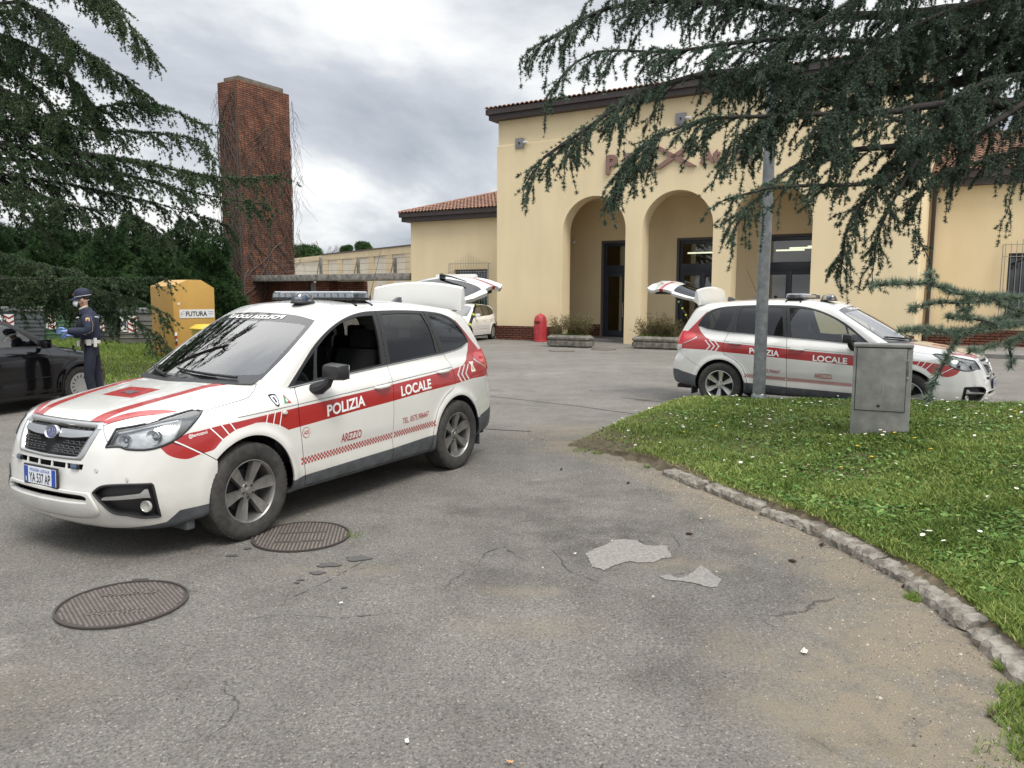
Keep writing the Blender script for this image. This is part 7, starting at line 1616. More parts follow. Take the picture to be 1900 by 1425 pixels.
            L('TEL. 0575.906667', .072, -.790, .600, -.375, .580, 'lettering', .0005, rdoor, RTXT); L('AREZZO', .098, .112, .553, .355, .543, 'lettering', .001, fdoor, RTXT)
        # chequered line
        for par, xa, xb in ((fdoor, .83, -.272), (rdoor, -.302, -.915)):
            V = []; T = []; n = 0; st = .0175
            for r in range(3):
                k = 0; x = xa
                while x > xb + .004:
                    if (k + r) % 2 == 0:
                        x1 = max(x - st, xb); z = lambda xx: .496 + (.83 - xx) * .030 - r * .0175
                        V += [(x, z(x)), (x1, z(x1)), (x1, z(x1) - .0175), (x, z(x) - .0175)]; T += [(n, n + 1, n + 2), (n, n + 2, n + 3)]; n += 4
                    x -= st; k += 1
            link('chequer_band', mesh_np('chequer_band', on_side(f, V, sd, .0022), np.array(T), RTXT), par)
        # thin white slashes across the band
        for a, b in (((1.143, .882), (1.172, .805)), ((1.074, .884), (1.104, .79)), ((1.01, .886), (1.044, .765)), ((1.479, .862), (1.442, .80)), ((1.549, .858), (1.495, .778)), ((1.632, .850), (1.545, .750)), ((1.868, .790), (1.700, .682))):
            dd = np.array([a[1] - b[1], -(a[0] - b[0])]); dd = dd / np.hypot(*dd) * .0042; V = []; F = []; k0 = 0
            for t in np.linspace(0, 1, 9): c = np.array(a) * (1 - t) + np.array(b) * t; V += [tuple(c - dd), tuple(c + dd)]
            F += [[k0 + 2 * i, k0 + 2 * i + 1, k0 + 2 * i + 3, k0 + 2 * i + 2] for i in range(8)]; link('white_slash', mesh_np('white_slash', on_side(f, V, sd, .002), F, WTXT), car)
        # badges on the front wing
        if sd > 0:
            an = np.linspace(0, 2 * math.pi, 25)[:-1]
            def disc(cx, cz, r, mt, nm, sx=1, lift=.002, pts=None):
                P = np.array([(cx, cz)] + ([(cx + r * sx * math.cos(a), cz + r * math.sin(a)) for a in an] if pts is None else [(cx + p[0], cz + p[1]) for p in pts])); k = len(P) - 1
                T = np.array([(0, i, i % k + 1) for i in range(1, k + 1)]); return link(nm, mesh_np(nm, on_side(f, P, sd, lift), T, mt), car)
            disc(.777, .688, .041, RTXT, 'unit_badge'); disc(.777, .688, .037, WHITE, 'unit_badge_field', lift=.0028)
            side_text(f, 'A25', .040, .803, .674, .751, .676, sd, RTXT, car, 'unit_number', .001, lift=.0036)
            sh = [(-.032, .04), (0, .046), (.032, .04), (.032, .0), (.018, -.035), (0, -.048), (-.018, -.035), (-.032, 0)]
            disc(1.035, .962, 0, KTXT, 'shield_sticker', pts=sh); disc(1.035, .962, 0, PLW, 'shield_field', pts=[(a * .72, b * .72) for a, b in sh], lift=.003); disc(1.035, .962, 0, KTXT, 'shield_figure', pts=[(-.008, .02), (.01, .024), (.006, -.02), (-.01, -.012)], lift=.0036)
            disc(.935, .957, 0, mat('green_sticker', (.05, .28, .12), .4), 'triangle_sticker', pts=[(.0, .038), (.034, -.026), (0, -.026)]); disc(.935, .957, 0, RTXT, 'triangle_sticker_half', pts=[(.0, .038), (0, -.026), (-.034, -.026)], lift=.0026); disc(.935, .955, 0, PLW, 'triangle_sticker_centre', pts=[(0, .012), (.012, -.012), (-.012, -.012)], lift=.0034)
            disc(-1.655, 1.005, 0, mat('sticker_white', (.78, .78, .72), .4), 'small_square_sticker', pts=[(-.045, .052), (.04, .052), (.04, -.05), (-.045, -.05)]); disc(-1.655, .99, 0, GOLD, 'sticker_emblem', pts=[(-.02, -.015), (0, .03), (.02, -.015)], lift=.003)
            side_text(f, '@bertozzoni', .030, 1.775, .795, 1.650, .812, sd, WTXT, car, 'sign_writer_mark', .0004)
            q = on_side(f, [(.985, .868)], sd, .004)[0]; m = MB(); m.lathe([(0, .012), (.012, .010), (.016, 0)], k=16, M=Matrix.Translation(tuple(q)) @ Matrix.Rotation(-math.pi / 2, 4, 'X') @ Matrix.Diagonal((1.5, 1, 1, 1))); m.build('side_repeater', mat('amber_clear', (.6, .55, .5), .2), car)
        # headlamp washer cover, parking sensors
        for ph, z in ((25.5, .617), (35.6, .561)):
            q = on_front(f, [(ph, z)], .001)[0]; M = Matrix.Translation((q[0], q[1] * sd, q[2])) @ Matrix.Rotation(R_(ph * .35) * sd, 4, 'Z') @ Matrix.Rotation(math.pi / 2, 4, 'Y')
            b = MB(); b.lathe([(.0, .003), (.010, .003), (.0105, .0)], M=M, k=16); b.lathe([(.0125, .001), (.0145, .001)], M=M, k=16, m=1); b.build('parking_sensor', [WHITE, GREYP], bp)
    # grille
    gr = empty('grille', (0, 0, 0)); gr.parent = car
    def gpatch(poly, depth, mt, nm, par, thick=.02, L=.04):
        P = smooth_poly(poly, 4); n = len(P)
        co, ed, fa, *_ = delaunay_2d_cdt([Vector(p * [.01745, 1]) for p in P], [(i, (i + 1) % n) for i in range(n)], [list(range(n))], 1, 1e-6)
        V = np.array([v[:] for v in co]) * [57.2958, 1]; T = [list(t) for t in fa]
        if L: V2, T2 = refine(V * [.01745, 1], np.array([t for t in T if len(t) == 3]), L); V = V2 * [57.2958, 1]; T = T2.tolist()
        A = on_front(f, V, -depth); B1 = on_front(f, P, -depth); B2 = on_front(f, P, -depth - thick); k = len(A)
        VV = np.concatenate([A, B1, B2]); F = T + [[k + i, k + (i + 1) % n, k + n + (i + 1) % n, k + n + i] for i in range(n)]
        return link(nm, mesh_np(nm, VV, F, mt), par)
    full = [(-24.1, .905, 1), (0, .905), (24.1, .905, 1), (25.2, .87, 1), (23.8, .845), (19.9, .693), (17.4, .674, 1), (0, .670), (-17.4, .674, 1), (-19.9, .693), (-23.8, .845), (-25.2, .87, 1)]
    gpatch(full, .045, LINE, 'backing', gr)
    # silver frame as a band between two outlines
    outer = full; inner = [(-22.0, .878, 1), (0, .880), (22.0, .878, 1), (22.2, .858, 1), (21.3, .835), (17.9, .712), (16.0, .694, 1), (0, .690), (-16.0, .694, 1), (-17.9, .712), (-21.3, .835), (-22.2, .858, 1)]
    A = smooth_poly(outer, 6); B = smooth_poly(inner, 6); n = len(A)
    P1 = on_front(f, A, .0); P2 = on_front(f, A * .5 + B * .5, .011); P3 = on_front(f, B, .006); P4 = on_front(f, B, -.04)
    V = np.concatenate([P1, P2, P3, P4]); F = [[a * n + i, a * n + (i + 1) % n, (a + 1) * n + (i + 1) % n, (a + 1) * n + i] for a in range(3) for i in range(n)]
    link('frame', mesh_np('frame', V, F, SATIN, smooth=True), gr)
    # black grille bars with hooked tabs, left and right
    m = MB()
    for sd in (1, -1):
        for z, a0, a1 in ((.866, 6, 21.5), (.775, 7, 19.8), (.742, 2, 18.6), (.713, 2, 17.6)):
            m.tube([tuple(q) for q in on_front(f, [(sd * p, z - .004 * (p - a0) / 10) for p in np.linspace(a0, a1, 6)], -.016)], .0045, k=6)
            for p in np.arange(a0 + 1.2, a1 - .6, 2.9):
                m.tube([tuple(q) for q in on_front(f, [(sd * p, z + .013), (sd * (p + 1.9), z + .013), (sd * (p + 2.6), z - .004)], -.014)], .0045, k=5)
    m.build('lattice', mat('grille_black', (.035, .036, .038), .35), gr)
    for sd in (1, -1):
        bar = [(sd * 4.0, .853, 1), (sd * 21.6, .853, 1), (sd * 21.0, .822, 1), (sd * 12, .806), (sd * 5.0, .804, 1)]
        gpatch(bar if sd > 0 else bar[::-1], -.004, SATIN, 'wing_bar', gr, .03)
    M0 = Matrix.Translation(tuple(on_front(f, [(0, .826)], .004)[0])) @ Matrix.Rotation(R_(-19), 4, 'Y') @ Matrix.Rotation(math.pi / 2, 4, 'Y') @ Matrix.Rotation(math.pi / 2, 4, 'Z') @ Matrix.Diagonal((1.55, 1, 1, 1))
    b = MB(); b.lathe([(.036, .0), (.044, .012), (.047, .008), (.048, -.01)], M=M0, k=36); b.lathe([(0, .004), (.038, .004)], M=M0, k=36, m=1)
    def star(cx, cy, r):
        V = [(cx, cy, .008)] + [(cx + (r if i % 2 == 0 else r * .22) * math.sin(math.pi * i / 4) / 1.35, cy + (r if i % 2 == 0 else r * .22) * math.cos(math.pi * i / 4), .0065) for i in range(8)]
        b.add([tuple(M0 @ Vector(v)) for v in V], [[0, i, i % 8 + 1] for i in range(1, 9)], 0)
    for cx, cy, r in ((-.016, .006, .020), (.006, .016, .008), (.020, .012, .008), (.010, -.004, .008), (.022, -.006, .007), (.004, -.018, .008)): star(cx, cy, r)
    b.build('emblem', [CHR, mat('emblem_blue', (.01, .02, .12), .2, coat=1)], gr)
    # slots and intake behind the bumper
    m = MB(); 
    for z0, z1, w in ((.60, .67, .42), (.415, .47, .46)): m.box((2.02, -w, z0), (2.19 if z0 > .5 else 2.2, w, z1))
    m.build('air_intake', LINE, bp)
    m = MB()
    for p in (-12, -4, 4, 12): m.tube([tuple(q) for q in on_front(f, [(p, .654), (p, .616)], -.008)], .008, k=6)
    m.build('slot_divider', WHITE, bp)
    for sd in (1, -1):
        q = on_front(f, [(sd * 17.0, .635)], .004)[0]; m = MB(); m.box((-.025, -.036, -.017), (.012, .036, .017), M=Matrix.Translation(tuple(q)) @ Matrix.Rotation(R_(7) * sd, 4, 'Z')); w_ = m.build('strobe_light', BLK, bp, bevel=.008)
        m = MB(); m.box((-.01, -.026, -.012), (.017, .026, .012), M=Matrix.Translation(tuple(q)) @ Matrix.Rotation(R_(7) * sd, 4, 'Z')); m.build('blue_lens', BLUL, w_, bevel=.006)
    # lower bumper ledge
    lb = [(-23.5, .480, 1), (0, .487), (23.5, .480, 1), (26.5, .350), (20, .300), (0, .292), (-20, .300), (-26.5, .350)]
    li = [(-20, .460), (0, .462), (20, .460), (22.3, .425), (20, .412), (0, .408), (-20, .412), (-22.3, .425)]
    A = smooth_poly(lb, 12); B = smooth_poly(li, 12); n = len(A); R9 = [on_front(f, A * (1 - t) + B * t, .002 + .010 * min(1, t * 6)) for t in (0, .08, .17, .35, .5, .65, .8, .92, 1)] + [on_front(f, B, -.03)]
    V = np.concatenate(R9); F = [[a * n + i, a * n + (i + 1) % n, (a + 1) * n + (i + 1) % n, (a + 1) * n + i] for a in range(9) for i in range(n)]
    link('lower_lip', mesh_np('lower_lip', V, F, WHITE, smooth=True), bp)
    # number plate
    q = on_front(f, [(0, .552)], .012)[0]; MP = Matrix.Translation((q[0] + .004, 0, .548)) @ Matrix.Rotation(R_(-2), 4, 'Y') @ Matrix(((0, 0, 1, 0), (1, 0, 0, 0), (0, 1, 0, 0), (0, 0, 0, 1)))
    pl = empty('number_plate', (0, 0, 0)); pl.parent = car
    m = MB(); m.box((-.194, -.068, -.014), (.194, .068, .0), M=MP); m.build('plate_holder', BLKM, pl, bevel=.008)
    m = MB(); m.box((-.180, -.055, 0), (.180, .055, .003), M=MP); m.build('plate', PLW, pl)
    m = MB()
    for a in (-1, 1): m.box((a * .178 if a < 0 else .135, -.054, .003), (-.135 if a < 0 else .178, .054, .0038), M=MP)
    m.build('blue_bands', BLUEP, pl)
    flat_text('plate_heading', 'POLIZIA LOCALE', .026, MP @ Matrix.Translation((0, .026, .0042)), BLUEP, pl, .0004, 1.15)
    flat_text('plate_number', plate, .088, MP @ Matrix.Translation((0, -.046, .0042)), KTXT, pl, .0012, .60)
    flat_text('country_mark', 'I', .04, MP @ Matrix.Translation((-.157, -.045, .0042)), WTXT, pl, .002, 1)
    # windscreen, wipers, lettering on the glass
    s.panel([8], 'windscreen_surround', [BLK], car, 0, mirror=1, off=-.001)
    s.panel([25], 'windscreen', [GWS], car, 0, mirror=1, off=-.0015)
    V, T = text_mesh('POLIZIA LOCALE', .062, .002); wdt = V[:, 0].max(); V[:, 0] = (V[:, 0] / wdt - .5) * .66
    V, T = refine(V, T, .03)
    def on_ws(yz):
        lo = np.full(len(yz), -.3); hi = np.full(len(yz), 1.5)
        for _ in range(26):
            mm = (lo + hi) / 2; v = f(np.stack([mm, yz[:, 0], yz[:, 1]], 1)) < 0; lo = np.where(v, mm, lo); hi = np.where(v, hi, mm)
        P = np.stack([lo, yz[:, 0], yz[:, 1]], 1); g = grad(f, P); g /= np.linalg.norm(g, axis=1)[:, None]; return P + g * .003
    # mirror writing: it reads the right way round in a driver's mirror
    Q = on_ws(np.stack([-V[:, 0] - .02, 1.538 + V[:, 1] * .58], 1)); link('mirrored_lettering', mesh_np('mirrored_lettering', Q, T, WTXT), car)
    m = MB()
    for y0, y1, z1 in ((.52, -.08, 1.155), (-.12, -.62, 1.15)):
        ys = np.linspace(y0, y1, 8); zs = np.linspace(1.105, z1, 8); Q = on_ws(np.stack([ys, zs], 1)); g = Q + [.012, 0, .014]
        m.tube([tuple(a) for a in g], [.013, .011, .010, .009, .008, .007, .006, .005], k=6); m.tube([tuple(a - np.array([.006, 0, .010])) for a in g[2:]], .005, k=4)
    m.build('wipers', BLKM, car)
    # cowl
    m = MB(); V = []; F = []; ys = np.linspace(-.66, .66, 15)
    A = on_ws(np.stack([ys, np.full(15, 1.100)], 1)) ; B = np.stack([A[:, 0] + .07, ys, np.full(15, 1.078)], 1)
    m.add(np.concatenate([A, B]), [[i, i + 1, 16 + i, 15 + i] for i in range(14)]); m.build('cowl', BLKM, car)
    # bonnet crest
    V, T = [], []
    m = MB(); cr = [(1.655, -.075), (1.64, -.02), (1.665, .03), (1.655, .075), (1.625, .06), (1.60, .08), (1.575, .045), (1.60, .02), (1.575, -.01), (1.60, -.035), (1.58, -.07), (1.62, -.06)]
    co, ed, fa, *_ = delaunay_2d_cdt([Vector(c) for c in cr], [(i, (i + 1) % len(cr)) for i in range(len(cr))], [list(range(len(cr)))], 1, 1e-6)
    V, T = refine(np.array([v[:] for v in co]), np.array([t[:] for t in fa if len(t) == 3]), .04); link('crest', mesh_np('crest', on_top(f, V, .003), T, mat('crest_grey', (.09, .07, .08), .4)), car)
    # interior
    it = MB(); it.box((-1.9, -.74, .45), (1.0, .74, .50)); it.build('floor_pan', LINE, car)
    it = MB(); it.box((-2.1, -.70, .24), (2.0, .70, .30)); it.box((1.35, -.5, .3), (2.0, .5, .75)); it.box((.95, -.74, .3), (1.0, .74, 1.02)); it.build('underbody', LINE, car)
    DASH = mat('dash_plastic', (.10, .105, .108), .7)
    it = MB(); it.prism([(1.12, 1.03), (.95, 1.075), (.62, 1.06), (.50, .99), (.52, .85), (.70, .70), (1.12, .70)], -.72, .72); it.build('dashboard', DASH, car, bevel=.02)
    it = MB(); M = Matrix.Translation((.38, .36, 1.0)) @ Matrix.Rotation(R_(-65), 4, 'Y'); it.tube([tuple(M @ Vector((.18 * math.cos(a), .18 * math.sin(a), 0))) for a in np.linspace(0, 2 * math.pi, 24, endpoint=False)], .014, k=6, closed=True)
    it.tube([tuple(M @ Vector((-.17, 0, 0))), tuple(M @ Vector((.17, 0, 0)))], .012, k=5); it.tube([tuple(M @ Vector((0, 0, 0))), (.60, .36, .90)], .03, k=6); it.build('steering_wheel', LINE, car)
    for y in (.36, -.36): seat(car, -.15, y, 'front_seat')
    it = MB(); it.box((-1.15, -.66, .55), (-.65, .66, .72)); it.box((-.08, -.66, -.33), (.08, .66, .33), M=Matrix.Translation((-1.22, 0, .98)) @ Matrix.Rotation(R_(-16), 4, 'Y'))
    for y in (-.42, 0, .42): it.box((-1.38, y - .12, 1.28), (-1.30, y + .12, 1.42))
    it.build('rear_bench', FABR, car, bevel=.03)
    it = MB(); it.box((-2.15, -.60, .66), (-1.3, .60, .74)); it.box((-1.34, -.6, .7), (-1.30, .6, 1.12)); it.build('boot_floor', LINE, car)
    it = MB(); it.box((-.012, -.11, -.03), (.012, .11, .03), M=Matrix.Translation((.42, 0, 1.475)) @ Matrix.Rotation(R_(20), 4, 'Y')); it.build('rear_view_mirror', BLKM, car, bevel=.01)
    # roof gear
    lb_ = empty('light_bar', (0, 0, 0)); lb_.parent = car; X0 = -.34; Z0 = 1.700
    def rrect(hx, hy, r, n=5):
        o = []
        for cx, cy, a0 in ((hx - r, hy - r, 0), (-hx + r, hy - r, 90), (-hx + r, -hy + r, 180), (hx - r, -hy + r, 270)):
            for i in range(n + 1): a = R_(a0 + 90 * i / n); o.append((cx + r * math.cos(a), cy + r * math.sin(a)))
        return o
    def slab(m, hx, hy, r, zs, ins, mi=0):
        n = len(rrect(hx, hy, r)); V = []
        for z, i_ in zip(zs, ins):
            V += [(X0 + a, b, z) for a, b in rrect(hx - i_, hy - i_, max(r - i_, .004))]
        F = [[k * n + i, k * n + (i + 1) % n, (k + 1) * n + (i + 1) % n, (k + 1) * n + i] for k in range(len(zs) - 1) for i in range(n)]
        F += [list(range(n))[::-1], list(range((len(zs) - 1) * n, len(zs) * n))]; m.add(V, F, mi, True)
    m = MB(); slab(m, .135, .515, .06, [Z0 - .012, Z0, Z0 + .012], [.01, 0, 0]); m.build('bar_base', BLKM, lb_)
    m = MB(); slab(m, .132, .512, .06, [Z0 + .013, Z0 + .050, Z0 + .066], [.0, .004, .02]); m.build('bar_cover', LBAR, lb_)
    m = MB(); slab(m, .128, .508, .06, [Z0 + .060, Z0 + .069], [.012, .016]); m.build('bar_lid', mat('lid_white', (.62, .64, .66), .25, coat=1), lb_)
    m = MB(); 
    for sx in (1, -1):
        for y in np.linspace(-.45, .45, 12): m.box((X0 + sx * .10 - .012, y - .030, Z0 + .014), (X0 + sx * .10 + .012, y + .030, Z0 + .048), 0 if int(abs(y) * 25) % 2 else 1)
    m.build('led_modules', [mat('led_silver', (.55, .57, .6), .3), mat('led_blue_grey', (.20, .25, .33), .3)], lb_)
    for sd in (1, -1):
        m = MB(); z1 = 1.63; m.box((X0 - .10, sd * .44 - .03, Z0 - .035), (X0 + .10, sd * .44 + .03, Z0 - .012)); m.tube([(X0 - .09, sd * .44, Z0 - .02), (X0 - .11, sd * .535, z1 + .01)], .016, k=6); m.tube([(X0 + .09, sd * .44, Z0 - .02), (X0 + .11, sd * .535, z1 + .01)], .016, k=6); m.build('bar_foot', BLKM, lb_, bevel=.006)
    flat_text('bar_mark', 'FIAMM', .02, Matrix.Translation((X0 + .137, .34, Z0 - .006)) @ Matrix(((0, 0, 1, 0), (1, 0, 0, 0), (0, 1, 0, 0), (0, 0, 0, 1))), WTXT, lb_) if False else None
    bc = empty('beacon', (0, 0, 0)); bc.parent = car; bx, by = .14, .26 * (1 if gate_side > 0 else -1.5); bz = 1.662
    M = Matrix.Translation((bx, by, bz)) @ Matrix.Diagonal((1.55, 1.0, 1, 1))
    m = MB(); m.lathe([(0.001, 0), (.078, 0), (.080, .012), (.074, .022), (0.001, .022)], M=M, k=32); m.build('beacon_base', BLKM, bc)
    m = MB(); m.lathe([(.073, .022), (.066, .058), (.056, .084), (.042, .094), (0.001, .096)], M=M, k=32); m.build('beacon_dome', LBAR, bc)
    m = MB(); m.box((bx - .03, by - .03, bz + .022), (bx + .03, by + .03, bz + .07)); m.box((bx + .03, by - .05, bz + .03), (bx + .05, by + .05, bz + .06), 1); m.build('beacon_lamp', [BLUL, SATIN], bc, bevel=.006)
    m = MB(); zf = float(on_top(f, [(-1.47, 0)], 0)[0][2]); m.prism([(-1.56, zf - .01), (-1.36, zf - .01), (-1.40, zf + .012), (-1.50, zf + .06), (-1.545, zf + .065)], -.022, .022); m.build('fin_antenna', GREYP, car, bevel=.008)
    m = MB(); zf = float(on_top(f, [(-1.05, .0)], 0)[0][2]); m.tube([(-1.05, 0, zf), (-1.06, 0, zf + .05)], [.018, .006], k=8); m.tube([(-1.06, 0, zf + .05), (-1.26, -.02, zf + .50)], [.004, .002], k=5); m.build('whip_antenna', BLK, car)
    # ---- tailgate, raised about its hinge
    g = empty('tailgate', (-1.80, 0, 1.615)); g.parent = car; inv = Matrix.Translation((1.80, 0, -1.615))
    th = R_(79)
    gl = polyphi('w', [(-.4, 1.175, 1), (.40, 1.175), (.555, 1.19), (.575, 1.24), (.545, 1.42), (.515, 1.50, 1), (.3, 1.525), (-.4, 1.53, 1)], extra=lambda p: p[:, 0] + 1.7)
    s2 = s.copy(); s2.region(gl, lab=61, only=[6]); s2.region(lambda p: np.maximum(np.abs(p[:, 2] - .985) - .035, -99), mt=1, only=[6])
    for labs, nm, mts, th_ in (([6], 'gate_panel', [WHITEC, RED, WHITEC, WHITEC, WHITEC], .045), ([61], 'gate_window', [GDARK], 0)):
        o = s2.panel(labs, nm, mts, g, th_, mirror=1, inner=(3 if th_ else 0))
        if o: o.matrix_parent_inverse = inv
    def gp(x, y, z): return (x + 1.80, y, z - 1.615)
    m = MB()
    xs = [(-1.77, 1.622), (-1.84, 1.634), (-2.05, 1.632), (-2.075, 1.622), (-2.07, 1.608), (-1.95, 1.560), (-1.87, 1.53)]
    ysn = [-1, -.985, -.9, -.75, -.5, -.25, 0, .25, .5, .75, .9, .985, 1]; V = []; n = len(xs); K = len(ysn)
    for t in ysn:
        a = abs(t); yy = t * .60; sh = 1 if a < .99 else .93
        for x, z in xs: V.append(gp(x * 1.0 + (.055 * a * a if x < -1.9 else 0), yy, 1.585 + (z - 1.585) * sh - .022 * a * a))
    F = [[k * n + i, (k + 1) * n + i, (k + 1) * n + (i + 1) % n, k * n + (i + 1) % n] for k in range(K - 1) for i in range(n)] + [list(range(n)), list(range((K - 1) * n, K * n))[::-1]]
    m.add(V, F, 0, True); m.build('roof_spoiler', WHITEC, g, sharp=18)
    m = MB(); m.tube([gp(-2.24, .0, 1.18), gp(-2.262, .0, 1.165)], .016, k=8); m.tube([gp(-2.255, -.02, 1.17), gp(-2.215, .18, 1.215), gp(-2.155, .40, 1.25)], [.014, .009, .006], k=6); m.box(gp(-2.245, -.03, 1.14), gp(-2.215, .04, 1.17)); m.build('rear_wiper', BLKM, g)
    m = MB(); m.box(gp(-2.17, -.48, .80), gp(-2.10, .48, 1.10)); m.build('gate_lining', LINE, g, bevel=.03)
    m = MB(); m.box(gp(-2.32, -.28, .84), gp(-2.27, .28, .90)); m.build('plate_garnish', WHITEC, g, bevel=.01)
    g.rotation_euler = (0, th, 0)
    # gas struts with reflective bands
    for sd in (1, -1):
        a = Vector((-1.93, sd * .56, 1.22)); b = Matrix.Translation((-1.80, 0, 1.615)) @ Matrix.Rotation(th, 4, 'Y') @ Vector(gp(-2.03, sd * .56, 1.20))
        m = MB(); m.tube([tuple(a), tuple(b)], .010, k=8); m.tube([tuple(a), tuple(a.lerp(b, .55))], .016, k=8)
        st = m.build('gas_strut', BLKM, car); m = MB()
        for t in (.35, .55, .75): m = MB(); m.tube([tuple(a.lerp(b, t)), tuple(a.lerp(b, t + .035))], .018, k=8); m.build('reflective_band', YEL, st)
    return car
# ================================================================== police cars
sk = make_suv_skin()
build_suv(sk, (-1.963, 6.973, 0), R_(240.29), 'white police estate car with red bands, nearest the camera, front window open and tailgate raised', True, RIMD, 'YA 537 AP', 'police_car', 1)
build_suv(sk, (4.834, 12.011, .015), R_(-36.21), 'white red banded police car beyond the grass island, behind the lamp post, tailgate raised', False, RIMS, 'YA 536 AP', 'police_car', -1)
# ================================================================== the two small hatchbacks
HAT = dict(
 W=([-2.1,-1.9,-1.6,-1.2,-.5,0,.8,1.2,1.6,1.85,2.05],[.66,.74,.79,.815,.822,.822,.818,.81,.78,.73,.64]),
 Wz=([.12,.22,.30,.40,.55,.70,.80,.88,.95,1.05,1.2],[-.08,-.02,-.006,0,-.002,-.006,-.014,-.03,-.055,-.10,-.2]),
 wheels=(1.23,-1.23,.30,.365), hollow=.008,
 cy=([0,.34,.52,.65,.74,.80,.9],[0,.035,.10,.19,.32,.48,.9]),
 xn=([.12,.2,.3,.42,.52,.60,.68,.76,.84],[1.86,1.95,1.99,2.0,1.985,1.96,1.92,1.83,1.68]),
 H=([-2.1,-1.8,-1.2,-.3,.7,1.0,1.2,1.5,1.75,1.95],[.92,1.0,1.0,.975,.945,.945,.925,.86,.78,.68]), Hc=.09, hx=.5,
 cr=([0,.4,.55,.68,.8],[0,.03,.07,.15,.3]),
 xr=([.12,.22,.32,.45,.60,.75,.9,1.05,1.2,1.35,1.5],[-1.80,-1.87,-1.92,-1.94,-1.94,-1.92,-1.89,-1.83,-1.75,-1.64,-1.5]),
 zb=([-2.1,-1.8,-1.5,1.5,1.8,2.1],[.30,.24,.18,.18,.17,.2]),
 GW=([.88,.95,1.05,1.18,1.30,1.38,1.5],[.745,.725,.69,.645,.595,.55,.48]),
 ws=(1.16,1.75,.45,.94,.50), R=([-1.9,-1.65,-1.3,-.8,-.3,.1,.4],[1.30,1.36,1.41,1.445,1.455,1.42,1.33]), gz=.8, ridge=0)
HATF = make_sdf(HAT)
def hatch_skin():
    s = Skin(HATF, (-2.12, -.045, .08), (2.1, .92, 1.56), .03); s.region(lambda p: p[:, 1] + 1e-9, lab=-1, reproj=False); k = s.lab != -1; s.T = s.T[k]; s.lab = s.lab[k]; s.mt = s.mt[k]; R = s.region
    for cx in (1.23, -1.23): R(lambda p: np.maximum(np.hypot(p[:, 0] - cx, p[:, 2] - .305) - .345, .42 - p[:, 1]), lab=-1)
    FD = polyphi('s', [(.70, .93, 1), (.74, .7), (.70, .24, 1), (-.42, .24, 1), (-.42, .6), (-.44, .97, 1)], .3); RD = polyphi('s', [(-.44, .97, 1), (-.42, .24, 1), (-.80, .24, 1), (-.86, .5), (-1.05, .66), (-1.15, .8), (-1.12, .99, 1)], .3)
    R(FD, lab=2); R(RD, lab=3)
    hood = lambda p: np.maximum.reduce([polyphi('t', [(2.3, -.3, 1), (1.14, -.3, 1), (1.12, .2), (.98, .50), (.88, .62, 1), (1.2, .67), (1.5, .63), (1.75, .50), (1.85, .40, 1), (2.3, .4, 1)])(p), .72 - p[:, 2]]); R(hood, lab=1)
    DL = polyphi('s', [(.78, .93, 1), (.62, 1.06), (.42, 1.21), (.20, 1.33), (-.1, 1.395), (-.5, 1.40), (-1.0, 1.38), (-1.32, 1.31), (-1.50, 1.16), (-1.45, 1.05), (-1.12, .995), (-.44, .965), (.2, .945)], .3); R(DL, lab=7)
    for k, v in {21: [(.62, .96, 1), (.50, 1.07), (.34, 1.19), (.15, 1.30), (-.1, 1.36), (-.38, 1.37, 1), (-.40, .985, 1)], 23: [(-.48, .985, 1), (-.47, 1.372, 1), (-.95, 1.36), (-1.03, 1.32), (-1.06, 1.02, 1)], 24: [(-1.12, 1.03, 1), (-1.12, 1.34), (-1.28, 1.285), (-1.42, 1.16), (-1.38, 1.08)]}.items(): R(polyphi('s', v, .3), lab=k)
    R(polyphi('w', [(-.3, .965, 1), (0, .965), (.4, .968), (.60, .975, 1), (.575, 1.15), (.52, 1.32, 1), (.3, 1.375), (0, 1.385), (-.3, 1.385, 1)], extra=lambda p: .1 - p[:, 0]), lab=25)
    R(polyphi('f', [(28, .70, 1), (30, .60), (40, .57), (52, .62), (60, .735, 1), (48, .76), (36, .745)], extra=lambda p: 1.2 - p[:, 0]), lab=31)
    R(polyphi('s', [(-1.72, .95, 1), (-1.62, .80), (-1.72, .66), (-2.3, .62, 1), (-2.3, .98, 1)], .45), lab=35)
    s.region(lambda p: p[:, 2] - np.interp(p[:, 0], [-2, 2], [.235, .235]), mt=3)
    for g in (FD, RD, hood): s.gap(g, only=[0, 1, 2, 3], w=.003)
    s.gap(lambda p: np.where((p[:, 0] > 1.2) & (p[:, 1] > .4), (p[:, 2] - .62) - .25 * (1.62 - p[:, 0]), 1.0), only=[0], w=.003)
    return s
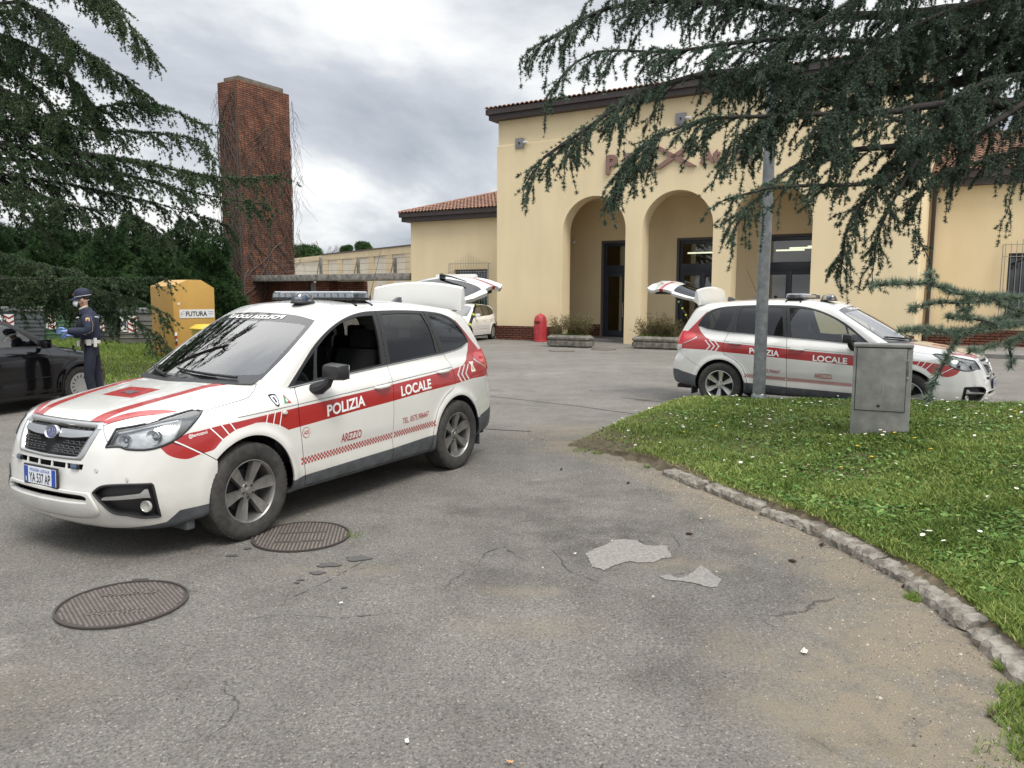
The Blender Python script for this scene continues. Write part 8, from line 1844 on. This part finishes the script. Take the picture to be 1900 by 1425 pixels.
def build_hatch(s, loc, yaw, paint, label, hub, gl, rails=True, emis=None):
    car = empty('hatchback', loc, yaw, label, 'car'); M4 = [paint, paint, paint, BLKM, LINE]; f = HATF
    s.panel([0], 'body', M4, car, .015, mirror=1); s.panel([99], 'shut_lines', [BLK] * 5, car, 0, mirror=1, off=-.005); s.panel([1], 'bonnet', M4, car, .01, mirror=1); s.panel([25], 'windscreen', [gl], car, 0, mirror=1)
    for sd in (1, -1):
        a = s.panel([2], 'front_door', M4, car, .015, side=sd); b = s.panel([3], 'rear_door', M4, car, .015, side=sd)
        for d, hx, hz in ((a, -.27, .815), (b, -.97, .83)):
            m = MB(); Q = on_side(f, [(x, hz) for x in np.linspace(hx - .09, hx + .09, 7)], sd, 0); m.tube([(q[0], q[1] + sd * o, q[2]) for q, o in zip(Q, (0, .028, .036, .038, .036, .028, 0))], .013, k=6); m.build('handle', paint, d)
        s.panel([7], 'window_trim', [BLKM, BLKM, BLKM, BLKM, LINE], car, .015, side=sd)
        for k, nm in ((21, 'front_side_window'), (23, 'rear_side_window'), (24, 'rear_quarter_window')): s.panel([k], nm, [gl], car, 0, side=sd, off=-.004)
        m = MB(); m.tube([tuple(q) for q in on_side(f, [(x, .485 + .01 * x) for x in np.linspace(.68, -.8, 30)], sd, .002)], .009, k=6); m.build('side_moulding', paint, car)
        h = empty('headlight', (0, 0, 0)); h.parent = car; s.panel([31], 'lens', [GLAMP], h, 0, side=sd)
        Q, T = inset_patch(f, [(28, .70, 1), (30, .60), (40, .57), (52, .62), (60, .735, 1), (48, .76), (36, .745)], None, '', None, .03, sgn=sd); link('reflector', mesh_np('reflector', Q, T, MT['reflector']), h)
        s.panel([35], 'tail_light', [TAILR] * 5, car, 0, side=sd)
        mr = empty('door_mirror', (0, 0, 0)); mr.parent = car; m = MB(); m.box((-.06, -.09, -.07), (.06, .09, .07), M=Matrix.Translation((.56, sd * .89, 1.005))); m.build('mirror_housing', paint, mr, bevel=.03); m = MB(); m.tube([(.62, sd * .73, .95), (.58, sd * .86, .96)], .03, k=8); m.build('mirror_arm', BLKM, mr)
        for wx in (1.23, -1.23):
            wheel(car, (wx, sd * .715, .305), sd, hub, tyre_r=.305, w=.19, rim_r=.200, cap=True, ry=R_(9 * wx))
            m = MB(); V = []; F = []; n = 16
            for i in range(n + 1):
                an = R_(-12) + (math.pi + R_(24)) * i / n
                for y in (.79, .44): V.append((wx + .358 * math.cos(an), sd * y, .305 + .358 * math.sin(an)))
            m.add(V, [[2 * i, 2 * i + 1, 2 * i + 3, 2 * i + 2] for i in range(n)]); V2 = [(wx, sd * .44, .305)] + V[1::2]; m.add(V2, [[0, i, i + 1] for i in range(1, len(V2) - 1)]); m.build('wheel_arch_liner', LINE, car)
    it = MB(); it.box((-1.7, -.66, .2), (1.6, .66, .27)); it.box((.8, -.66, .27), (.86, .66, .88)); it.build('underbody', LINE, car); it = MB(); it.box((.45, -.62, .62), (.9, .62, .93)); it.build('dashboard', LINE, car, bevel=.03)
    for y in (.33, -.33):
        m = MB(); m.box((-.30, y - .23, .42), (.22, y + .23, .56)); m.box((-.07, -.23, -.28), (.07, .23, .28), M=Matrix.Translation((-.36, y, .84)) @ Matrix.Rotation(R_(-14), 4, 'Y')); m.box((-.50, y - .12, 1.14), (-.42, y + .12, 1.28)); m.build('front_seat', FABR, car, bevel=.03)
    m = MB(); m.box((-1.25, -.58, .5), (-.8, .58, .62)); m.box((-1.40, -.58, .6), (-1.28, .58, 1.08)); m.build('rear_bench', FABR, car, bevel=.03)
    m = MB(); m.tube([(-.2, 0, 1.45), (-.28, 0, 1.47), (-.5, 0, 1.66)], [.012, .004, .002], k=5); m.build('aerial', BLK, car)
    m = MB(); m.box((1.90, -.42, .40), (1.965, .42, .56)); m.build('grille', BLKM, car)
    return car
hs = hatch_skin()
BLKP = mat('black_paint', (.005, .005, .006), .15, coat=.55, spec=.3, noise=(3, .3)); GBL = glassmat('tinted_side_glass', (.30, .40, .36)); COVER = mat('wheel_cover_silver', (.50, .50, .49), .35, metal=.6)
by, bx = 13.0, -6.9; a_ = R_(69); cx = -6.86 - (1.23 * math.cos(a_) - (-.78) * math.sin(a_) * 1); cy = 12.25 - (1.23 * math.sin(a_) + (-.78) * math.cos(a_))
build_hatch(hs, (cx, cy, 0), a_, BLKP, 'black hatchback with silver wheel covers parked at the left edge, its bonnet behind the officer', COVER, GBL)
W2 = mat('hatch_white', (.74, .74, .72), .25, coat=1)
build_hatch(hs, (-1.95, 30.75, 0), R_(249), W2, 'small white hatchback parked against the cream wing beyond the open tailgate', COVER, GBL)
# ================================================================== the officer
def skin_obj(name, verts, edges, radii, mt, parent, sub=2, root=0):
    me = bpy.data.meshes.new(name); me.from_pydata([tuple(v) for v in verts], edges, []); o = link(name, me, parent); md = o.modifiers.new('skin', 'SKIN'); md.use_smooth_shade = True; md.branch_smoothing = .6
    for i, r in enumerate(radii): sv = me.skin_vertices[0].data[i]; sv.radius = (r, r) if not isinstance(r, tuple) else r; sv.use_root = (i == root)
    sb = o.modifiers.new('sub', 'SUBSURF'); sb.levels = sb.render_levels = sub; me.materials.append(mt); return o
def officer():
    NAVY = mat('navy_cloth', (.012, .018, .045), .75, noise=(8, .35), bump=(30, .5)); NAVY2 = mat('navy_trousers', (.009, .012, .026), .85, noise=(6, .3), bump=(14, .8)); SKN = mat('skin', (.42, .23, .16), .5); GLV = mat('blue_glove', (.20, .30, .62), .45, bump=(60, .3)); MSK = mat('mask_white', (.70, .72, .72), .8, bump=(50, .2)); BELT = mat('belt_white', (.62, .61, .57), .5); HAIR = mat('brown_hair', (.05, .03, .018), .8); SHOE = mat('shoe_black', (.01, .01, .01), .4)
    P = empty('person', (-6.42, 11.75, 0), R_(20), 'person in navy uniform, peaked cap, white mask and blue gloves, by the black car', 'person')
    sc_ = 1.0
    # facing -x; left side is -y (towards the viewer)
    body_v = [(.02, 0, .95), (.01, 0, 1.12), (0, 0, 1.30), (.005, 0, 1.44), (-.01, 0, 1.515), (-.035, 0, 1.575), (-.055, 0, 1.645), (-.06, 0, 1.715),
              (.02, -.10, .90), (.0, -.105, .50), (.03, -.11, .10), (-.10, -.12, .035), (.03, .10, .90), (.06, .105, .50), (.11, .11, .10), (-.02, .12, .035),
              (.005, -.15, 1.40), (.035, -.235, 1.18), (-.21, -.19, 1.19), (-.30, -.165, 1.195), (.0, .15, 1.40), (.0, .23, 1.18), (-.22, .15, 1.12), (-.31, .12, 1.115)]
    body_e = [(0, 1), (1, 2), (2, 3), (3, 4), (4, 5), (5, 6), (6, 7), (0, 8), (8, 9), (9, 10), (10, 11), (0, 12), (12, 13), (13, 14), (14, 15), (3, 16), (16, 17), (17, 18), (18, 19), (3, 20), (20, 21), (21, 22), (22, 23)]
    rad = [.08, .08, .09, .08, .050, .052, .080, .074, .055, .045, .038, .030, .055, .045, .038, .030, .040, .032, .026, .024, .040, .032, .026, .024]
    skin_obj('body', body_v, body_e, rad, SKN, P)
    # face: nose, ear, brow under the cap
    m = MB(); m.tube([(-.150, 0, 1.672), (-.170, 0, 1.650), (-.158, 0, 1.640)], [.012, .017, .012], k=8); m.build('nose', SKN, P)
    for s_ in (-1, 1):
        m = MB(); M = Matrix.Translation((-.045, s_ * .088, 1.655)) @ Matrix.Diagonal((.022, .010, .034, 1)); m.lathe([(0.001, -1), (.6, -.8), (1, 0), (.6, .8), (.001, 1)], k=12, M=M); m.build('ear', SKN, P)
        m = MB(); m.lathe([(.001, -.008), (.008, 0), (.001, .008)], k=10, M=Matrix.Translation((-.128, s_ * .032, 1.675))); m.build('eye', mat('eye_dark', (.03, .02, .02), .3), P)
    # hair shows below the cap
    skin_obj('hair', [(-.012, 0, 1.655), (-.022, 0, 1.70), (-.04, 0, 1.73)], [(0, 1), (1, 2)], [.070, .086, .080], HAIR, P, 2)
    # jacket and trousers
    skin_obj('jacket', [(.03, 0, 1.01), (.03, 0, 1.12), (.02, 0, 1.28), (.02, 0, 1.41), (-.005, 0, 1.49), (.03, -.185, 1.425), (.06, -.255, 1.20), (-.04, -.235, 1.185), (-.20, -.195, 1.195), (-.245, -.18, 1.197), (.03, .185, 1.42), (.03, .245, 1.20), (-.10, .20, 1.14), (-.24, .14, 1.12)],
             [(0, 1), (1, 2), (2, 3), (3, 4), (3, 5), (5, 6), (6, 7), (7, 8), (8, 9), (3, 10), (10, 11), (11, 12), (12, 13)], [.165, .16, .185, .18, .09, .108, .09, .078, .062, .048, .108, .09, .07, .048], NAVY, P)
    m = MB(); m.tube([(-.01, 0, 1.46), (-.03, 0, 1.53)], [.105, .082], k=16); m.build('collar', NAVY, P)
    m = MB(); m.tube([(-.042, 0, 1.535), (-.052, 0, 1.555)], [.072, .066], k=16); m.build('shirt_collar', mat('shirt_pale', (.45, .42, .36), .8), P)
    # tactical vest bulk and reflective strips
    skin_obj('vest', [(.0, 0, 1.12), (-.02, 0, 1.30), (-.01, 0, 1.38)], [(0, 1), (1, 2)], [.155, .172, .15], mat('vest_dark', (.006, .008, .014), .8, bump=(26, .8)), P, 2)
    REF = mat('reflective_strip', (.50, .53, .54), .4)
    m = MB(); m.tube([(-.135, -.06, 1.385), (-.13, -.10, 1.39), (-.10, -.135, 1.40)], .012, k=4); m.build('chest_strip', REF, P)
    m = MB(); m.tube([(.115, -.13, 1.405), (.135, -.07, 1.40), (.145, 0, 1.395)], .012, k=4); m.build('shoulder_strip', REF, P)
    m = MB(); m.box((-.20, -.13, 1.20), (-.17, -.06, 1.30)); m.build('radio', LINE, P, bevel=.006)
    # arm patch: shield
    sh = [(-.030, .035), (0, .043), (.030, .035), (.030, -.005), (.015, -.033), (0, -.043), (-.015, -.033), (-.030, -.005)]
    for k, (sc2, mt, y) in enumerate(((1, GOLD, -.290), (.80, mat('patch_pale', (.55, .48, .35), .6), -.2925), (.45, RTXT, -.295))):
        V = [(.045 + a * sc2, y - .0, 1.36 + b * sc2) for a, b in sh]; link('arm_patch', mesh_np('arm_patch', [(.035, y - .004, 1.375)] + V, [[0, i + 1, (i + 1) % 8 + 1] for i in range(8)], mt), P)
    # piping on the sleeve
    m = MB(); m.tube([(.085, -.275, 1.42), (.115, -.305, 1.30), (.105, -.318, 1.20), (.0, -.30, 1.15), (-.15, -.255, 1.155)], .0028, k=4); m.build('sleeve_piping', mat('piping', (.30, .24, .18), .7), P)
    skin_obj('trousers', [(.03, 0, 1.07), (.03, 0, .94), (.02, -.085, .84), (.01, -.105, .68), (-.01, -.11, .50), (.03, -.11, .28), (.035, -.112, .11), (.045, .085, .84), (.06, .105, .68), (.06, .11, .50), (.10, .11, .28), (.115, .112, .11)],
             [(0, 1), (1, 2), (2, 3), (3, 4), (4, 5), (5, 6), (1, 7), (7, 8), (8, 9), (9, 10), (10, 11)], [.13, .135, .095, .085, .072, .066, .066, .095, .085, .072, .066, .066], NAVY2, P)
    for s_, dx in ((-1, 0), (1, .08)): m = MB(); m.box((-.20 + dx, s_ * .115 - .048, 0), (.09 + dx, s_ * .115 + .048, .085)); m.build('shoe', SHOE, P, bevel=.03)
    # belt with holster, pouch
    m = MB(); n = 28; V = []; F = []
    for z in (1.005, 1.065):
        for i in range(n): a = 2 * math.pi * i / n; V.append((.025 + .135 * math.cos(a), .145 * math.sin(a), z))
    m.add(V, [[i, (i + 1) % n, n + (i + 1) % n, n + i] for i in range(n)]); m.build('belt', BELT, P)
    m = MB(); m.box((-.01, -.175, .98), (.055, -.135, 1.07)); m.build('pouch', BELT, P, bevel=.008); m = MB(); m.box((.085, -.165, .955), (.13, -.12, 1.09)); m.build('holster', BELT, P, bevel=.01)
    m = MB(); m.box((-.085, -.17, .90), (-.035, -.13, 1.07)); m.build('torch', LINE, P, bevel=.01); m = MB(); m.box((-.145, -.12, .965), (-.10, -.05, 1.05)); m.build('pouch', BELT, P, bevel=.01); m = MB(); m.tube([(-.19, -.12, .98), (-.20, -.10, .93), (-.17, -.13, .90)], .018, k=6); m.build('key_ring', LINE, P)
    # cap with peak
    M = Matrix.Translation((-.045, 0, 1.705)) @ Matrix.Rotation(R_(-10), 4, 'Y')
    m = MB(); k = 28; prof = [(1.0, 0), (1.01, .03), (.98, .065), (.86, .10), (.60, .122), (.25, .130), (.001, .131)]
    V = []
    for i in range(k):
        a = 2 * math.pi * i / k
        for r, z in prof: V.append(tuple(M @ Vector((.112 * r * math.cos(a), .096 * r * math.sin(a), z))))
    m.add(V, [[i * 7 + j, ((i + 1) % k) * 7 + j, ((i + 1) % k) * 7 + j + 1, i * 7 + j + 1] for i in range(k) for j in range(6)], 0, True); m.build('cap', NAVY, P)
    m = MB(); V = []; F = []
    for i in range(13):
        a = math.pi * (.5 + (i) / 12); c, s_ = math.cos(a), math.sin(a)
        for e, z in ((1.0, .01), (1.62 if True else 1, -.02)): V.append(tuple(M @ Vector((.112 * (c * (1 if e == 1 else 1 + .78 * abs(c))), .094 * s_ * (1 if e == 1 else .95), z - (.012 if e > 1 else 0)))))
    m.add(V, [[2 * i, 2 * i + 1, 2 * i + 3, 2 * i + 2] for i in range(12)]); o = m.build('cap_peak', NAVY, P); md = o.modifiers.new('t', 'SOLIDIFY'); md.thickness = .006
    m = MB(); pts = [tuple(M @ Vector((.1145 * math.cos(a), .0985 * math.sin(a), .012))) for a in np.linspace(0, 2 * math.pi, 24, endpoint=False)]; m.tube(pts, .0035, k=5, closed=True); m.build('cap_cord', BELT, P)
    m = MB(); m.box((-.01, -.014, 0), (.006, .014, .03), M=M @ Matrix.Translation((-.112, 0, .035))); m.build('cap_badge', RTXT, P, bevel=.004)
    # cup shaped mask with its strap
    m = MB(); M2 = Matrix.Translation((-.120, 0, 1.610)) @ Matrix.Rotation(R_(-72), 4, 'Y') @ Matrix.Diagonal((.060, .056, .062, 1)); m.lathe([(1.02, -.15), (1, .1), (.90, .45), (.68, .78), (.35, .98), (.001, 1.03)], k=24, M=M2); m.build('face_mask', MSK, P)
    m = MB(); m.tube([(-.115, -.050, 1.615), (-.07, -.086, 1.625), (.0, -.092, 1.640), (.045, -.05, 1.66)], .003, k=4); m.build('mask_strap', mat('strap_grey', (.5, .5, .5), .7), P)
    # gloved hands: palm and five fingers each, closed on the paper
    for s_, base, nm in ((-1, Vector((-.262, -.172, 1.198)), 'left'), (1, Vector((-.255, .13, 1.12)), 'right')):
        H = empty('gloved_hand', (0, 0, 0)); H.parent = P; fw = Vector((-1, -.10 * s_ * -1 * .5, -.05)).normalized(); up = Vector((0, -.25 * s_ * -1 * 1, 1)).normalized()
        up = (up - fw * up.dot(fw)).normalized(); sdv = fw.cross(up)
        pt = lambda a, b, c: tuple(base + fw * a + up * b + sdv * c)
        # palm held on edge: width runs along up, thickness along side
        skin_obj('palm', [pt(-.03, 0, 0), pt(0, 0, 0), pt(.035, 0, 0), pt(.075, .0, 0)], [(0, 1), (1, 2), (2, 3)], [(.034, .030), (.030, .024), (.036, .020), (.036, .017)], GLV, H, 2)
        for i, (b, L_) in enumerate(((.028, .070), (.010, .078), (-.009, .072), (-.027, .058))):
            c1 = pt(.06, b, 0); c2 = pt(.08 + L_ * .30, b * 1.05, .006); c3 = pt(.08 + L_ * .58, b * 1.0 - .012, .016); c4 = pt(.08 + L_ * .70, b * .95 - .026, .022)
            skin_obj('finger', [c1, c2, c3, c4], [(0, 1), (1, 2), (2, 3)], [.0105, .0098, .0088, .0075], GLV, H, 2)
        skin_obj('thumb', [pt(.015, .030, .004), pt(.045, .050, .012), pt(.080, .052, .016), pt(.105, .044, .018)], [(0, 1), (1, 2), (2, 3)], [.014, .0115, .0098, .008], GLV, H, 2)
    pp = link('paper', mesh_np('paper', [(-.46, -.19, 1.225), (-.32, -.20, 1.235), (-.30, .10, 1.225), (-.44, .11, 1.215)], [[0, 1, 2, 3]], mat('green_paper', (.12, .26, .20), .7))); pp.location = P.location; pp.rotation_euler = P.rotation_euler; md = pp.modifiers.new('t', 'SOLIDIFY'); md.thickness = .002; tag(pp, 'small sheet of green paper held in the gloved hands of the officer', 'paper')
officer()
